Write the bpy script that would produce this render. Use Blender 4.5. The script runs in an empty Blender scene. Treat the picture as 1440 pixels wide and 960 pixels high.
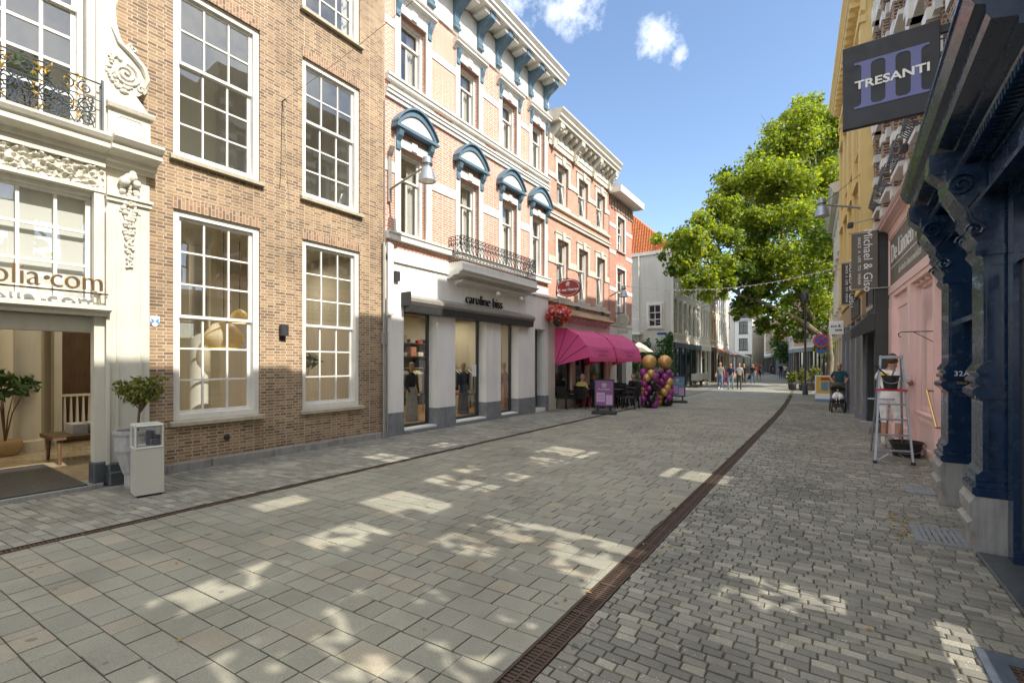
import bpy, math, random
from mathutils import Vector, Matrix, noise as mnoise
R = math.radians
rnd = random.Random(7)
sc = bpy.context.scene
COL = sc.collection
W = {}                      # world location of every root and part

# ------------------------------------------------------------------ materials
def lin(c):
    if isinstance(c, str):
        c = tuple(int(c[i:i+2], 16) / 255 for i in (0, 2, 4))
        return tuple(x / 12.92 if x <= .04045 else ((x + .055) / 1.055) ** 2.4 for x in c)
    return tuple(c)
def node(nt, t, **k):
    n = nt.nodes.new(t)
    for a, v in k.items():
        if a.startswith('i_'):
            n.inputs[a[2:].replace('_', ' ')].default_value = v
        else:
            setattr(n, a, v)
    return n
def new_mat(name):
    m = bpy.data.materials.new(name); m.use_nodes = True
    nt = m.node_tree
    return m, nt, nt.nodes['Principled BSDF']
def mixc(nt, fac, a, b, blend='MIX'):
    n = nt.nodes.new('ShaderNodeMix'); n.data_type = 'RGBA'; n.blend_type = blend
    for sock, v in ((n.inputs[0], fac), (n.inputs[6], a), (n.inputs[7], b)):
        if isinstance(v, bpy.types.NodeSocket): nt.links.new(v, sock)
        elif isinstance(v, (int, float)): sock.default_value = v
        else: sock.default_value = (*v, 1)
    return n.outputs[2]
def ramp(nt, fac, stops):
    n = nt.nodes.new('ShaderNodeValToRGB')
    el = n.color_ramp.elements
    while len(el) < len(stops): el.new(.5)
    for e, (p, c) in zip(el, stops):
        e.position = p; e.color = (*c, 1) if not isinstance(c, (int, float)) else (c, c, c, 1)
    nt.links.new(fac, n.inputs[0]); return n.outputs[0]
def mth(nt, op, a, b=None):
    n = nt.nodes.new('ShaderNodeMath'); n.operation = op
    for i, v in enumerate((a, b)):
        if v is None: continue
        if isinstance(v, bpy.types.NodeSocket): nt.links.new(v, n.inputs[i])
        else: n.inputs[i].default_value = v
    return n.outputs[0]
def noise(nt, vec, scale, detail=4, rough=.55):
    n = node(nt, 'ShaderNodeTexNoise', i_Scale=scale, i_Detail=detail, i_Roughness=rough)
    if vec is not None: nt.links.new(vec, n.inputs['Vector'])
    return n.outputs['Fac']
def bump(nt, bsdf, h, strength=.3, dist=.01):
    b = node(nt, 'ShaderNodeBump', i_Strength=strength, i_Distance=dist)
    nt.links.new(h, b.inputs['Height']); nt.links.new(b.outputs[0], bsdf.inputs['Normal'])
def pos(nt):
    return nt.nodes.new('ShaderNodeNewGeometry').outputs['Position']

def paint(name, c, rough=.5, var=.12, scale=3., metal=0., bmp=0., spec=.5, streak=True, coat=0.):
    """A painted, stone or metal surface with uneven tone."""
    m, nt, b = new_mat(name); c = lin(c); p = pos(nt)
    f1 = noise(nt, p, scale, 5)
    mp = node(nt, 'ShaderNodeMapping'); mp.inputs['Scale'].default_value = (6, 6, .5)
    nt.links.new(p, mp.inputs[0])
    f2 = noise(nt, mp.outputs[0], scale, 4)
    f = mth(nt, 'MULTIPLY', mth(nt, 'ADD', f1, f2), .5) if streak else f1
    lo = tuple(x * (1 - var * 1.6) for x in c); hi = tuple(min(1, x * (1 + var * .7)) for x in c)
    nt.links.new(ramp(nt, f, [(.32, lo), (.52, c), (.7, hi)]), b.inputs['Base Color'])
    nt.links.new(ramp(nt, noise(nt, p, scale * 4, 3), [(.3, max(0, rough - .1)), (.7, min(1, rough + .12))]), b.inputs['Roughness'])
    b.inputs['Metallic'].default_value = metal
    b.inputs['Specular IOR Level'].default_value = spec
    b.inputs['Coat Weight'].default_value = coat
    if bmp: bump(nt, b, noise(nt, p, 60, 4), bmp, .005)
    return m
def plain(name, c, rough=.5, metal=0., emit=0., spec=.5):
    m, nt, b = new_mat(name); c = lin(c)
    b.inputs['Base Color'].default_value = (*c, 1); b.inputs['Roughness'].default_value = rough
    b.inputs['Metallic'].default_value = metal; b.inputs['Specular IOR Level'].default_value = spec
    if emit:
        b.inputs['Emission Color'].default_value = (*c, 1); b.inputs['Emission Strength'].default_value = emit
    return m
def facade_uv(nt, rot=0):
    g = nt.nodes.new('ShaderNodeNewGeometry')
    sp = nt.nodes.new('ShaderNodeSeparateXYZ'); nt.links.new(g.outputs['Position'], sp.inputs[0])
    sn = nt.nodes.new('ShaderNodeSeparateXYZ'); nt.links.new(g.outputs['True Normal'], sn.inputs[0])
    sel = mth(nt, 'GREATER_THAN', mth(nt, 'ABSOLUTE', sn.outputs[0]), .6)
    mx = nt.nodes.new('ShaderNodeMix'); nt.links.new(sel, mx.inputs[0])
    nt.links.new(sp.outputs[0], mx.inputs[2]); nt.links.new(sp.outputs[1], mx.inputs[3])
    cb = nt.nodes.new('ShaderNodeCombineXYZ')
    a, z = mx.outputs[0], sp.outputs[2]
    if rot: a, z = z, a
    nt.links.new(a, cb.inputs[0]); nt.links.new(z, cb.inputs[1])
    return cb.outputs[0], g.outputs['Position']
def brick(name, c1, c2, c3, mortar, bw=.21, bh=.06, ms=.008, rot=0, bmp=.5, stain=.25, rough=.85, msoft=.1):
    m, nt, b = new_mat(name); uv, p = facade_uv(nt, rot)
    # slight waviness of hand-laid courses
    wob = node(nt, 'ShaderNodeTexNoise', i_Scale=1.3, i_Detail=2); nt.links.new(p, wob.inputs['Vector'])
    vm = nt.nodes.new('ShaderNodeVectorMath'); vm.operation = 'MULTIPLY_ADD'
    nt.links.new(wob.outputs['Color'], vm.inputs[0]); vm.inputs[1].default_value = (.012, .012, 0); nt.links.new(uv, vm.inputs[2])
    t = nt.nodes.new('ShaderNodeTexBrick')
    t.offset = .5; t.squash = .62; t.squash_frequency = 2
    nt.links.new(vm.outputs[0], t.inputs['Vector'])
    for k, v in (('Scale', 1), ('Mortar Size', ms), ('Mortar Smooth', msoft), ('Brick Width', bw), ('Row Height', bh), ('Bias', 0)):
        t.inputs[k].default_value = v
    t.inputs['Color1'].default_value = (0, 0, 0, 1); t.inputs['Color2'].default_value = (1, 1, 1, 1)
    t.inputs['Mortar'].default_value = (.5, .5, .5, 1)
    c1, c2, c3, mortar = map(lin, (c1, c2, c3, mortar))
    col = ramp(nt, t.outputs['Color'], [(.0, c1), (.5, c2), (1., c3)])
    n1 = noise(nt, p, 35, 4)
    col = mixc(nt, .5, col, ramp(nt, n1, [(.3, (.62, .62, .62)), (.7, (1.25, 1.22, 1.2))]), 'MULTIPLY')
    col = mixc(nt, t.outputs['Fac'], col, mortar)
    n2 = noise(nt, p, .9, 6, .65)
    col = mixc(nt, stain, col, ramp(nt, n2, [(.3, (.45, .42, .4)), (.55, (1.05, 1.03, 1.)), (.75, (1.35, 1.3, 1.2))]), 'MULTIPLY')
    nt.links.new(col, b.inputs['Base Color']); b.inputs['Roughness'].default_value = rough
    h = mth(nt, 'SUBTRACT', mth(nt, 'MULTIPLY', n1, .35), t.outputs['Fac'])
    bump(nt, b, h, bmp, .012)
    return m
def glass(name, tint=(.93, .95, .94), refl=1.0, rough=0.0):
    m = bpy.data.materials.new(name); m.use_nodes = True; nt = m.node_tree; nt.nodes.clear()
    out = nt.nodes.new('ShaderNodeOutputMaterial')
    tr = node(nt, 'ShaderNodeBsdfTransparent'); tr.inputs[0].default_value = (*tint, 1)
    gl = node(nt, 'ShaderNodeBsdfGlossy'); gl.inputs['Roughness'].default_value = rough
    gl.inputs['Color'].default_value = (.95, .97, 1, 1)
    # faint unevenness of old panes
    p = pos(nt); bp = node(nt, 'ShaderNodeBump', i_Strength=.05, i_Distance=.02)
    nt.links.new(noise(nt, p, 2.2, 1), bp.inputs['Height']); nt.links.new(bp.outputs[0], gl.inputs['Normal'])
    lw = node(nt, 'ShaderNodeLayerWeight', i_Blend=.5)      # same from both sides of the pane
    f = mth(nt, 'ADD', mth(nt, 'MULTIPLY', mth(nt, 'POWER', lw.outputs['Facing'], 4.), .84), .15 * refl)
    mx = nt.nodes.new('ShaderNodeMixShader')
    nt.links.new(f, mx.inputs[0]); nt.links.new(tr.outputs[0], mx.inputs[1]); nt.links.new(gl.outputs[0], mx.inputs[2])
    nt.links.new(mx.outputs[0], out.inputs[0]); return m
def leaf_mat(name, c1, c2, trans=.45):
    m = bpy.data.materials.new(name); m.use_nodes = True; nt = m.node_tree; nt.nodes.clear()
    out = nt.nodes.new('ShaderNodeOutputMaterial')
    g = nt.nodes.new('ShaderNodeNewGeometry')
    col = ramp(nt, g.outputs['Random Per Island'], [(0., lin(c1)), (1., lin(c2))])
    d = nt.nodes.new('ShaderNodeBsdfPrincipled'); d.inputs['Roughness'].default_value = .45
    nt.links.new(col, d.inputs['Base Color'])
    t = nt.nodes.new('ShaderNodeBsdfTranslucent')
    nt.links.new(mixc(nt, 1., col, (1.6, 1.5, .4), 'MULTIPLY'), t.inputs[0])
    mx = nt.nodes.new('ShaderNodeMixShader'); mx.inputs[0].default_value = trans
    nt.links.new(d.outputs[0], mx.inputs[1]); nt.links.new(t.outputs[0], mx.inputs[2])
    nt.links.new(mx.outputs[0], out.inputs[0]); return m
def stone_mat(name, stops, rough=.75, speck=.3, warm=None, scale=1.):
    """Paving stones: one tone per stone, grain, stains and bright chips."""
    m, nt, b = new_mat(name); g = nt.nodes.new('ShaderNodeNewGeometry'); p = g.outputs['Position']
    col = ramp(nt, g.outputs['Random Per Island'], [(q, lin(c)) for q, c in stops])
    grain = noise(nt, p, 90, 3, .7)
    col = mixc(nt, .55, col, ramp(nt, grain, [(.3, (.6, .6, .6)), (.7, (1.35, 1.35, 1.33))]), 'MULTIPLY')
    big = noise(nt, p, 1.1 * scale, 6, .62)
    col = mixc(nt, .6, col, ramp(nt, big, [(.3, (.62, .6, .56)), (.5, (1, 1, .97)), (.72, (1.3, 1.28, 1.2))]), 'MULTIPLY')
    v = node(nt, 'ShaderNodeTexVoronoi', i_Scale=42.); nt.links.new(p, v.inputs['Vector'])
    v2 = noise(nt, p, 6, 3)
    chip = mth(nt, 'MULTIPLY', mth(nt, 'LESS_THAN', v.outputs['Distance'], .2), mth(nt, 'GREATER_THAN', v2, .6))
    col = mixc(nt, mth(nt, 'MULTIPLY', chip, speck), col, (.55, .53, .48))
    gv = node(nt, 'ShaderNodeTexVoronoi', i_Scale=2.6); nt.links.new(p, gv.inputs['Vector'])      # trodden gum
    col = mixc(nt, mth(nt, 'MULTIPLY', mth(nt, 'LESS_THAN', gv.outputs['Distance'], .055), .55), col, (.07, .068, .062))
    sm = noise(nt, p, .38, 7, .7)
    col = mixc(nt, .55, col, ramp(nt, sm, [(.34, (.6, .57, .52)), (.5, (1, 1, 1)), (.66, (1.16, 1.14, 1.08))]), 'MULTIPLY')
    spot = noise(nt, p, 3.3, 2)
    col = mixc(nt, mth(nt, 'MULTIPLY', mth(nt, 'GREATER_THAN', spot, .74), .5), col, (.05, .05, .048))
    nt.links.new(col, b.inputs['Base Color'])
    nt.links.new(ramp(nt, big, [(.3, rough - .18), (.7, rough + .1)]), b.inputs['Roughness'])
    b.inputs['Specular IOR Level'].default_value = .35
    bump(nt, b, mth(nt, 'ADD', grain, mth(nt, 'MULTIPLY', noise(nt, p, 22, 3), 1.2)), .35, .006)
    return m

M = {}
M['brown_brick'] = brick('brown_brick', (.15, .10, .068), (.275, .183, .11), (.375, .26, .155), (.45, .375, .275), .2, .054, .0075, stain=.5, bmp=.6)
M['brown_soldier'] = brick('brown_soldier', (.17, .105, .07), (.29, .17, .10), (.36, .225, .14), (.40, .33, .25), .17, .056, .0075, rot=1, stain=.2)
M['peach_brick'] = brick('peach_brick', (.44, .18, .13), (.52, .23, .17), (.58, .285, .215), (.68, .52, .42), .21, .065, .013, stain=.18, bmp=.3)
M['rose_brick'] = brick('rose_brick', (.46, .235, .17), (.52, .285, .21), (.57, .33, .245), (.5, .34, .25), .21, .055, .006, stain=.18, bmp=.2)
M['red_brick'] = brick('red_brick', (.40, .18, .13), (.46, .22, .16), (.52, .265, .19), (.45, .28, .22), .21, .055, .006, stain=.2, bmp=.2)
M['dark_brick'] = brick('dark_brick', (.10, .05, .035), (.16, .075, .05), (.22, .11, .075), (.42, .36, .28), .22, .075, .012, stain=.25)
M['white'] = paint('white_paint', (.70, .685, .635), .45, .09, 2.)
M['cream'] = paint('cream_paint', (.58, .555, .475), .5, .1, 2.)
M['shop_white'] = paint('white_render', (.76, .745, .715), .65, .08, 1.2)
M['offwhite'] = paint('offwhite_render', (.66, .62, .54), .75, .1, .8, bmp=.1)
M['greywall'] = paint('grey_render', (.56, .53, .47), .8, .1, .6, bmp=.1)
M['yellow'] = paint('yellow_stucco', (.66, .49, .20), .6, .08, .8)
M['pale_yellow'] = paint('pale_stucco', (.62, .50, .30), .65, .09, .8)
M['tan'] = paint('tan_wall', (.40, .27, .14), .75, .15, .8)
M['slate_blue'] = paint('slate_blue', (.11, .185, .245), .45, .18, 4.)
M['navy'] = paint('navy_gloss', (.008, .025, .062), .2, .2, 3., spec=.55, coat=.2)
M['teal'] = paint('teal_paint', (.012, .04, .055), .4, .2, 3.)
M['pink'] = paint('pink_paint', (.84, .60, .565), .4, .05, 2.)
M['charcoal'] = paint('charcoal', (.035, .036, .038), .45, .2, 4.)
M['greyblue'] = paint('grey_blue_paint', (.20, .215, .245), .5, .1, 3.)
M['stone'] = paint('grey_stone', (.27, .265, .25), .8, .25, 5., bmp=.35)
M['bluestone'] = paint('bluestone', (.20, .215, .225), .6, .22, 5., bmp=.25)
M['darkstone'] = paint('dark_stone', (.06, .068, .075), .45, .25, 4., bmp=.15)
M['sandstone'] = paint('sandstone_sill', (.40, .36, .27), .8, .2, 6., bmp=.3)
M['iron'] = paint('wrought_iron', (.03, .034, .04), .5, .2, 8., metal=.2)
M['steel_iron'] = paint('blue_iron', (.085, .105, .135), .45, .2, 8., metal=.3)
M['gold'] = plain('gilding', (.78, .52, .12), .3, .9)
M['gunmetal'] = paint('lamp_metal', (.36, .34, .31), .45, .12, 6., metal=.5)
M['aluminium'] = paint('aluminium', (.33, .36, .40), .4, .08, 6., metal=.6)
M['black'] = paint('black_plastic', (.016, .016, .017), .5, .2, 6.)
M['rattan'] = paint('black_rattan', (.018, .017, .017), .55, .3, 40., bmp=.5)
M['frame_dark'] = paint('dark_frame', (.03, .036, .045), .4, .15, 4.)
M['glass'] = glass('window_glass')
M['shopglass'] = glass('shop_glass', (.9, .92, .9), .9)
M['dimglass'] = None
m, nt, b = new_mat('dim_glass'); b.inputs['Base Color'].default_value = (.02, .025, .028, 1); b.inputs['Roughness'].default_value = .05
b.inputs['Specular IOR Level'].default_value = .9; M['dimglass'] = m
M['room'] = paint('room_wall', (.50, .46, .36), .85, .08, 1.)
M['room_pale'] = paint('pale_room', (.68, .665, .60), .85, .06, 1.)
M['shopfloor'] = paint('shop_floor', (.36, .29, .19), .22, .12, 1.)
M['wood_floor'] = paint('oak_floor', (.42, .25, .09), .4, .15, 2.)
M['blind'] = paint('window_blind', (.60, .60, .57), .8, .03, 1.)
M['curtain'] = paint('curtain_cloth', (.60, .58, .52), .9, .06, 3.)
M['tile'] = None
m, nt, b = new_mat('orange_pantiles'); p = pos(nt)
wv = node(nt, 'ShaderNodeTexWave', i_Scale=1.6, i_Distortion=.0); wv.bands_direction = 'X'; nt.links.new(p, wv.inputs['Vector'])
wz = node(nt, 'ShaderNodeTexWave', i_Scale=1.1); wz.bands_direction = 'Z'; wz.wave_profile = 'SAW'; nt.links.new(p, wz.inputs['Vector'])
nt.links.new(mixc(nt, .5, ramp(nt, noise(nt, p, 5, 4), [(.3, (.42, .10, .03)), (.7, (.62, .2, .06))]), ramp(nt, wz.outputs['Fac'], [(0, (.35, .35, .35)), (.3, (1.1, 1.1, 1.1))]), 'MULTIPLY'), b.inputs['Base Color'])
bump(nt, b, mth(nt, 'ADD', wv.outputs['Fac'], wz.outputs['Fac']), .9, .06); b.inputs['Roughness'].default_value = .8; M['tile'] = m
M['slate'] = paint('slate_roof', (.06, .058, .06), .7, .25, 3., bmp=.3)
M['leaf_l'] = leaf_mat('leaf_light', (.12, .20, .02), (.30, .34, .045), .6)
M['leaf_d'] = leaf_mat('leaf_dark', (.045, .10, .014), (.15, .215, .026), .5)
M['leaf_i'] = leaf_mat('ivy_leaf', (.03, .085, .015), (.06, .15, .03), .3)
M['leaf_p'] = leaf_mat('plant_leaf', (.05, .09, .02), (.24, .24, .04), .35)
M['leaf_s'] = leaf_mat('shop_plant_leaf', (.03, .07, .02), (.06, .11, .03), .3)
M['bark'] = paint('plane_bark', (.17, .14, .095), .9, .35, 3., bmp=.5)
M['pink_cloth'] = leaf_mat('awning_cloth', (.74, .10, .30), (.78, .115, .33), .25)
M['pink_dark'] = plain('awning_print', (.42, .035, .13), .9)
M['white_cloth'] = leaf_mat('cream_cloth', (.72, .69, .6), (.76, .73, .66), .3)
M['red_cloth'] = leaf_mat('red_awning_cloth', (.5, .12, .10), (.55, .15, .12), .25)
M['putty'] = paint('putty_lacquer', (.50, .49, .43), .4, .04, 2.)
M['concrete'] = paint('concrete_pot', (.36, .355, .345), .8, .15, 8., bmp=.3)
M['letter_white'] = plain('white_lettering', (.78, .78, .76), .5)
M['text_grey'] = plain('grey_lettering', (.55, .52, .46), .5)
M['signgrey'] = paint('olive_grey_panel', (.165, .155, .125), .5, .06, 2.)
M['bannergrey'] = paint('taupe_banner', (.13, .115, .095), .7, .06, 2.)
M['signblue'] = paint('sign_charcoal', (.022, .024, .032), .5, .08, 2.)
M['violet'] = plain('violet_lettering', (.14, .155, .36), .5)
M['brass'] = plain('brass', (.55, .38, .16), .3, .9)
M['wood'] = paint('dark_wood', (.10, .055, .025), .5, .25, 5.)
M['lampglass'] = plain('lamp_glass', (.5, .5, .48), .2)
M['skin'] = paint('skin', (.44, .225, .15), .55, .1, 14., streak=False)
M['hair_dark'] = plain('dark_hair', (.025, .017, .012), .7)
M['hair_grey'] = plain('grey_hair', (.38, .36, .34), .8)
M['hair_brown'] = plain('brown_hair', (.08, .045, .025), .7)
M['hair_blond'] = plain('blond_hair', (.35, .22, .10), .7)
def cloth(name, c): 
    M[name] = paint(name + '_cloth', c, .9, .14, 9., bmp=.2, streak=False)
for n_, c_ in (('tee_white', (.82, .815, .81)), ('jeans', (.10, .17, .27)), ('pale_jeans', (.22, .28, .34)), ('black_c', (.018, .018, .022)), ('sage', (.26, .27, .22)),
               ('grey_c', (.33, .34, .35)), ('olive', (.06, .058, .035)), ('yellow_c', (.60, .50, .17)), ('crimson', (.40, .03, .05)), ('tealshirt', (.02, .075, .085)),
               ('pink_c', (.62, .10, .30)), ('red_c', (.50, .05, .03)), ('salmon', (.6, .3, .22)), ('navy_c', (.02, .03, .07)), ('denim_d', (.04, .06, .10)), ('blue_c', (.05, .14, .28))):
    cloth(n_, c_)
M['purple'] = plain('purple_poster', (.22, .075, .22), .35)
M['lilac'] = plain('lilac_print', (.50, .32, .52), .4)
M['balloon_p'] = plain('purple_latex', (.27, .035, .20), .22)
M['balloon_k'] = plain('black_latex', (.012, .012, .014), .2)
M['balloon_g'] = plain('gold_latex', (.60, .36, .12), .33, .3)
M['red_oval'] = plain('oxblood_enamel', (.23, .02, .03), .3)
M['petal_r'] = leaf_mat('red_petal', (.6, .04, .03), (.75, .10, .05), .3)
M['petal_p'] = leaf_mat('pink_petal', (.65, .15, .25), (.75, .45, .5), .3)
M['rust'] = paint('rusty_cast_iron', (.085, .055, .04), .65, .3, 12., metal=.4, bmp=.4)
M['hole'] = plain('drain_dark', (.006, .006, .006), .9)
M['green_paint'] = plain('sage_enamel', (.42, .47, .38), .5)
M['road_blue'] = plain('signal_blue', (.02, .07, .32), .35)
M['road_red'] = plain('signal_red', (.55, .03, .03), .35)
M['poster_y'] = plain('yellow_poster', (.62, .40, .05), .4)
M['poster_b'] = plain('poster_blue', (.12, .22, .33), .4)
M['red_plastic'] = plain('red_plastic', (.42, .03, .04), .4)
M['shoe'] = plain('white_shoe', (.6, .6, .58), .6)
M['shade'] = leaf_mat('woven_shade', (.62, .56, .44), (.66, .6, .47), .25)
M['green_shade'] = plain('green_lamp_shade', (.25, .62, .24), .4)

# ------------------------------------------------------------------ geometry
class Fr:
    """A facade's own axes: a along the wall, d out of it, z up."""
    def __init__(s, ox, oy, ax, ay, dx, dy):
        l = math.hypot(ax, ay); s.o = (ox, oy); s.a = (ax / l, ay / l)
        l = math.hypot(dx, dy); s.d = (dx / l, dy / l)
        s.flip = s.a[0] * s.d[1] - s.a[1] * s.d[0] < 0
    def __call__(s, a, d, z):
        return Vector((s.o[0] + a * s.a[0] + d * s.d[0], s.o[1] + a * s.a[1] + d * s.d[1], z))
WORLD = Fr(0, 0, 1, 0, 0, 1)
FL = Fr(-8.7, 0, 0, 1, 1, 0)
SPLIT = set('window_surround lintel stone_base shop_sill shop_pilaster hood_bracket arch_tympanum string_course stone_trim shop_column scroll_bracket cornice photo foot wall_trim shop_frame fascia curtain plinth shop_front door_step canopy hoop armrest pilaster pole'.split())
class MB:
    def __init__(s, fr=WORLD): s.fr = fr; s.v = []; s.f = []; s.mi = []; s.cur = 0
    def add(s, vs, fs):
        n = len(s.v); s.v += [s.fr(*p) for p in vs]
        for f in fs:
            s.f.append([n + i for i in (reversed(f) if s.fr.flip else f)]); s.mi.append(s.cur)
        return s
    def box(s, a0, a1, d0, d1, z0, z1):
        return s.add([(a0, d0, z0), (a1, d0, z0), (a1, d1, z0), (a0, d1, z0), (a0, d0, z1), (a1, d0, z1), (a1, d1, z1), (a0, d1, z1)],
                     [(0, 3, 2, 1), (4, 5, 6, 7), (0, 1, 5, 4), (1, 2, 6, 5), (2, 3, 7, 6), (3, 0, 4, 7)])
    def ring(s, a0, a1, d0, d1, z0, z1, w):      # rectangular frame standing in the wall plane
        s.box(a0, a0 + w, d0, d1, z0, z1); s.box(a1 - w, a1, d0, d1, z0, z1)
        s.box(a0 + w, a1 - w, d0, d1, z0, z0 + w); s.box(a0 + w, a1 - w, d0, d1, z1 - w, z1); return s
    def bev(s, a0, a1, d0, d1, z0, z1, r=.02):    # box with chamfered vertical and top edges
        def lay(q, z): return [(a0 + q, d0 + r, z), (a0 + r, d0 + q, z), (a1 - r, d0 + q, z), (a1 - q, d0 + r, z), (a1 - q, d1 - r, z), (a1 - r, d1 - q, z), (a0 + r, d1 - q, z), (a0 + q, d1 - r, z)]
        q2 = r * .5
        vs = lay(0, z0) + lay(0, z1 - r) + [(min(max(a, a0 + r), a1 - r), min(max(d, d0 + r), d1 - r), z1) for a, d, z in lay(0, z1)]
        fs = [tuple(reversed(range(8))), tuple(range(16, 24))]
        for k in (0, 8):
            for i in range(8): j = (i + 1) % 8; fs.append((k + i, k + j, k + 8 + j, k + 8 + i))
        return s.add(vs, fs)
    def loft(s, rings, caps=True, closed=True):
        n = len(rings[0]); vs = [p for r_ in rings for p in r_]; fs = []
        for k in range(len(rings) - 1):
            for i in range(n if closed else n - 1):
                j = (i + 1) % n; fs.append((k * n + i, k * n + j, (k + 1) * n + j, (k + 1) * n + i))
        if caps: fs += [tuple(reversed(range(n))), tuple(range((len(rings) - 1) * n, len(rings) * n))]
        return s.add(vs, fs)
    def prismD(s, poly, d0, d1): return s.loft([[(a, d, z) for a, z in poly] for d in (d1, d0)])    # outline in a,z
    def prismA(s, poly, a0, a1): return s.loft([[(a, d, z) for d, z in poly] for a in (a0, a1)])    # profile in d,z
    def prismZ(s, poly, z0, z1): return s.loft([[(a, d, z) for a, d in poly] for z in (z0, z1)])    # plan in a,d
    def quad(s, *p): return s.add(list(p), [tuple(range(len(p)))])
    def tube(s, pts, r, n=6, closed=False, caps=True):
        P = [Vector(p) for p in pts]; rings = []; N = len(P); up = None
        for i, p in enumerate(P):
            t = (P[(i + 1) % N] if (closed or i < N - 1) else p) - (P[i - 1] if (closed or i > 0) else p)
            if t.length < 1e-9: t = Vector((0, 0, 1))
            t.normalize()
            if up is None: up = Vector((0, 0, 1)) if abs(t.z) < .9 else Vector((1, 0, 0))
            x = up - t * up.dot(t)
            if x.length < 1e-4: x = t.orthogonal()
            x.normalize(); y = t.cross(x); up = x
            rr = r[i] if isinstance(r, (list, tuple)) else r
            rings.append([tuple(p + x * (rr * math.cos(2 * math.pi * k / n)) + y * (rr * math.sin(2 * math.pi * k / n))) for k in range(n)])
        if closed: rings.append(rings[0]); caps = False
        return s.loft(rings, caps)
    def lathe(s, prof, a=0, d=0, z=0, n=16, axis='z'):
        rings = []
        for r_, h in prof:
            ring = []
            for k in range(n):
                c, q = r_ * math.cos(2 * math.pi * k / n), r_ * math.sin(2 * math.pi * k / n)
                ring.append((a + c, d + q, z + h) if axis == 'z' else ((a + c, d + h, z + q) if axis == 'd' else (a + h, d + c, z + q)))
            rings.append(ring)
        return s.loft(rings)
    def ball(s, c, r, n=10, m=7, sx=1, sy=1, sz=1):
        rings = []
        for i in range(m + 1):
            t = math.pi * i / m; t = min(max(t, .02), math.pi - .02)
            rings.append([(c[0] + sx * r * math.sin(t) * math.cos(2 * math.pi * k / n), c[1] + sy * r * math.sin(t) * math.sin(2 * math.pi * k / n), c[2] - sz * r * math.cos(t)) for k in range(n)])
        return s.loft(rings)
    def spiral(s, a, d, z, r, turns=1.6, th=0., sg=1, w=.008, n=4, r0=.15, steps=14):
        pts = []
        for i in range(steps + 1):
            q = i / steps; rr = r * (1 - (1 - r0) * q); an = th + sg * q * turns * 2 * math.pi
            pts.append((a + rr * math.cos(an), d, z + rr * math.sin(an)))
        return s.tube(pts, w, n)
    def wall(s, a0, a1, z0, z1, ops, depth=.25, d=0.):
        A = sorted({a0, a1, *[x for o in ops for x in o[:2] if a0 < x < a1]}); Z = sorted({z0, z1, *[x for o in ops for x in o[2:4] if z0 < x < z1]})
        for i in range(len(A) - 1):
            for j in range(len(Z) - 1):
                ca, cz = (A[i] + A[i+1]) / 2, (Z[j] + Z[j+1]) / 2
                if any(o[0] < ca < o[1] and o[2] < cz < o[3] for o in ops): continue
                s.quad((A[i+1], d, Z[j]), (A[i], d, Z[j]), (A[i], d, Z[j+1]), (A[i+1], d, Z[j+1]))
        for o in ops:
            p, q, u, w = o[:4]; e = d - depth
            s.quad((p, d, u), (p, e, u), (p, e, w), (p, d, w)); s.quad((q, e, u), (q, d, u), (q, d, w), (q, e, w))
            s.quad((p, d, w), (p, e, w), (q, e, w), (q, d, w)); s.quad((p, e, u), (p, d, u), (q, d, u), (q, e, u))
        return s
    def shell(s, a0, a1, z0, z1, depth, d=0.):    # sides, back and top of a building behind its front
        s.quad((a0, d, z0), (a0, d - depth, z0), (a0, d - depth, z1), (a0, d, z1)); s.quad((a1, d - depth, z0), (a1, d, z0), (a1, d, z1), (a1, d - depth, z1))
        s.quad((a0, d - depth, z0), (a1, d - depth, z0), (a1, d - depth, z1), (a0, d - depth, z1)); s.quad((a0, d, z1), (a0, d - depth, z1), (a1, d - depth, z1), (a1, d, z1))
        return s
    def cornice(s, a0, a1, z0, z1, dm, d=0.):
        h = z1 - z0
        return s.prismA([(d - .05, z0), (d + .18 * dm, z0), (d + .2 * dm, z0 + .14 * h), (d + .34 * dm, z0 + .2 * h), (d + .36 * dm, z0 + .36 * h), (d + .62 * dm, z0 + .46 * h), (d + .8 * dm, z0 + .5 * h),
                         (d + .8 * dm, z0 + .7 * h), (d + .9 * dm, z0 + .76 * h), (d + dm, z0 + .9 * h), (d + dm, z1), (d - .05, z1)], a0, a1)
    def build(s, name, mats, parent=None, loc=None, smooth=False):
        if not isinstance(mats, (list, tuple)): mats = [mats]
        if name in SPLIT and parent is not None and loc is None:
            cl = s.clusters()
            if 1 < len(cl) <= 90:
                for c_ in cl:
                    m_ = MB(); m_.v = s.v; m_.f = [s.f[i] for i in c_]; m_.mi = [s.mi[i] for i in c_]; m_.compact(); o = m_._build(name, mats, parent, None, smooth)
                return o
        return s._build(name, mats, parent, loc, smooth)
    def compact(s):
        used = sorted({i for f in s.f for i in f}); ix = {v: k for k, v in enumerate(used)}; s.v = [s.v[i] for i in used]; s.f = [[ix[i] for i in f] for f in s.f]
    def clusters(s, gap=.012):
        """Faces grouped into pieces that touch: each becomes a part of its own."""
        par = list(range(len(s.v)))
        def fd(i):
            while par[i] != i: par[i] = par[par[i]]; i = par[i]
            return i
        for f in s.f:
            for i in f[1:]: par[fd(i)] = fd(f[0])
        isl = {}
        for k, f in enumerate(s.f): isl.setdefault(fd(f[0]), []).append(k)
        L = list(isl.values()); B = []
        for l in L:
            P = [s.v[i] for k in l for i in s.f[k]]; B.append([min(p[j] for p in P) - gap for j in range(3)] + [max(p[j] for p in P) + gap for j in range(3)])
        par = list(range(len(L)))
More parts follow.
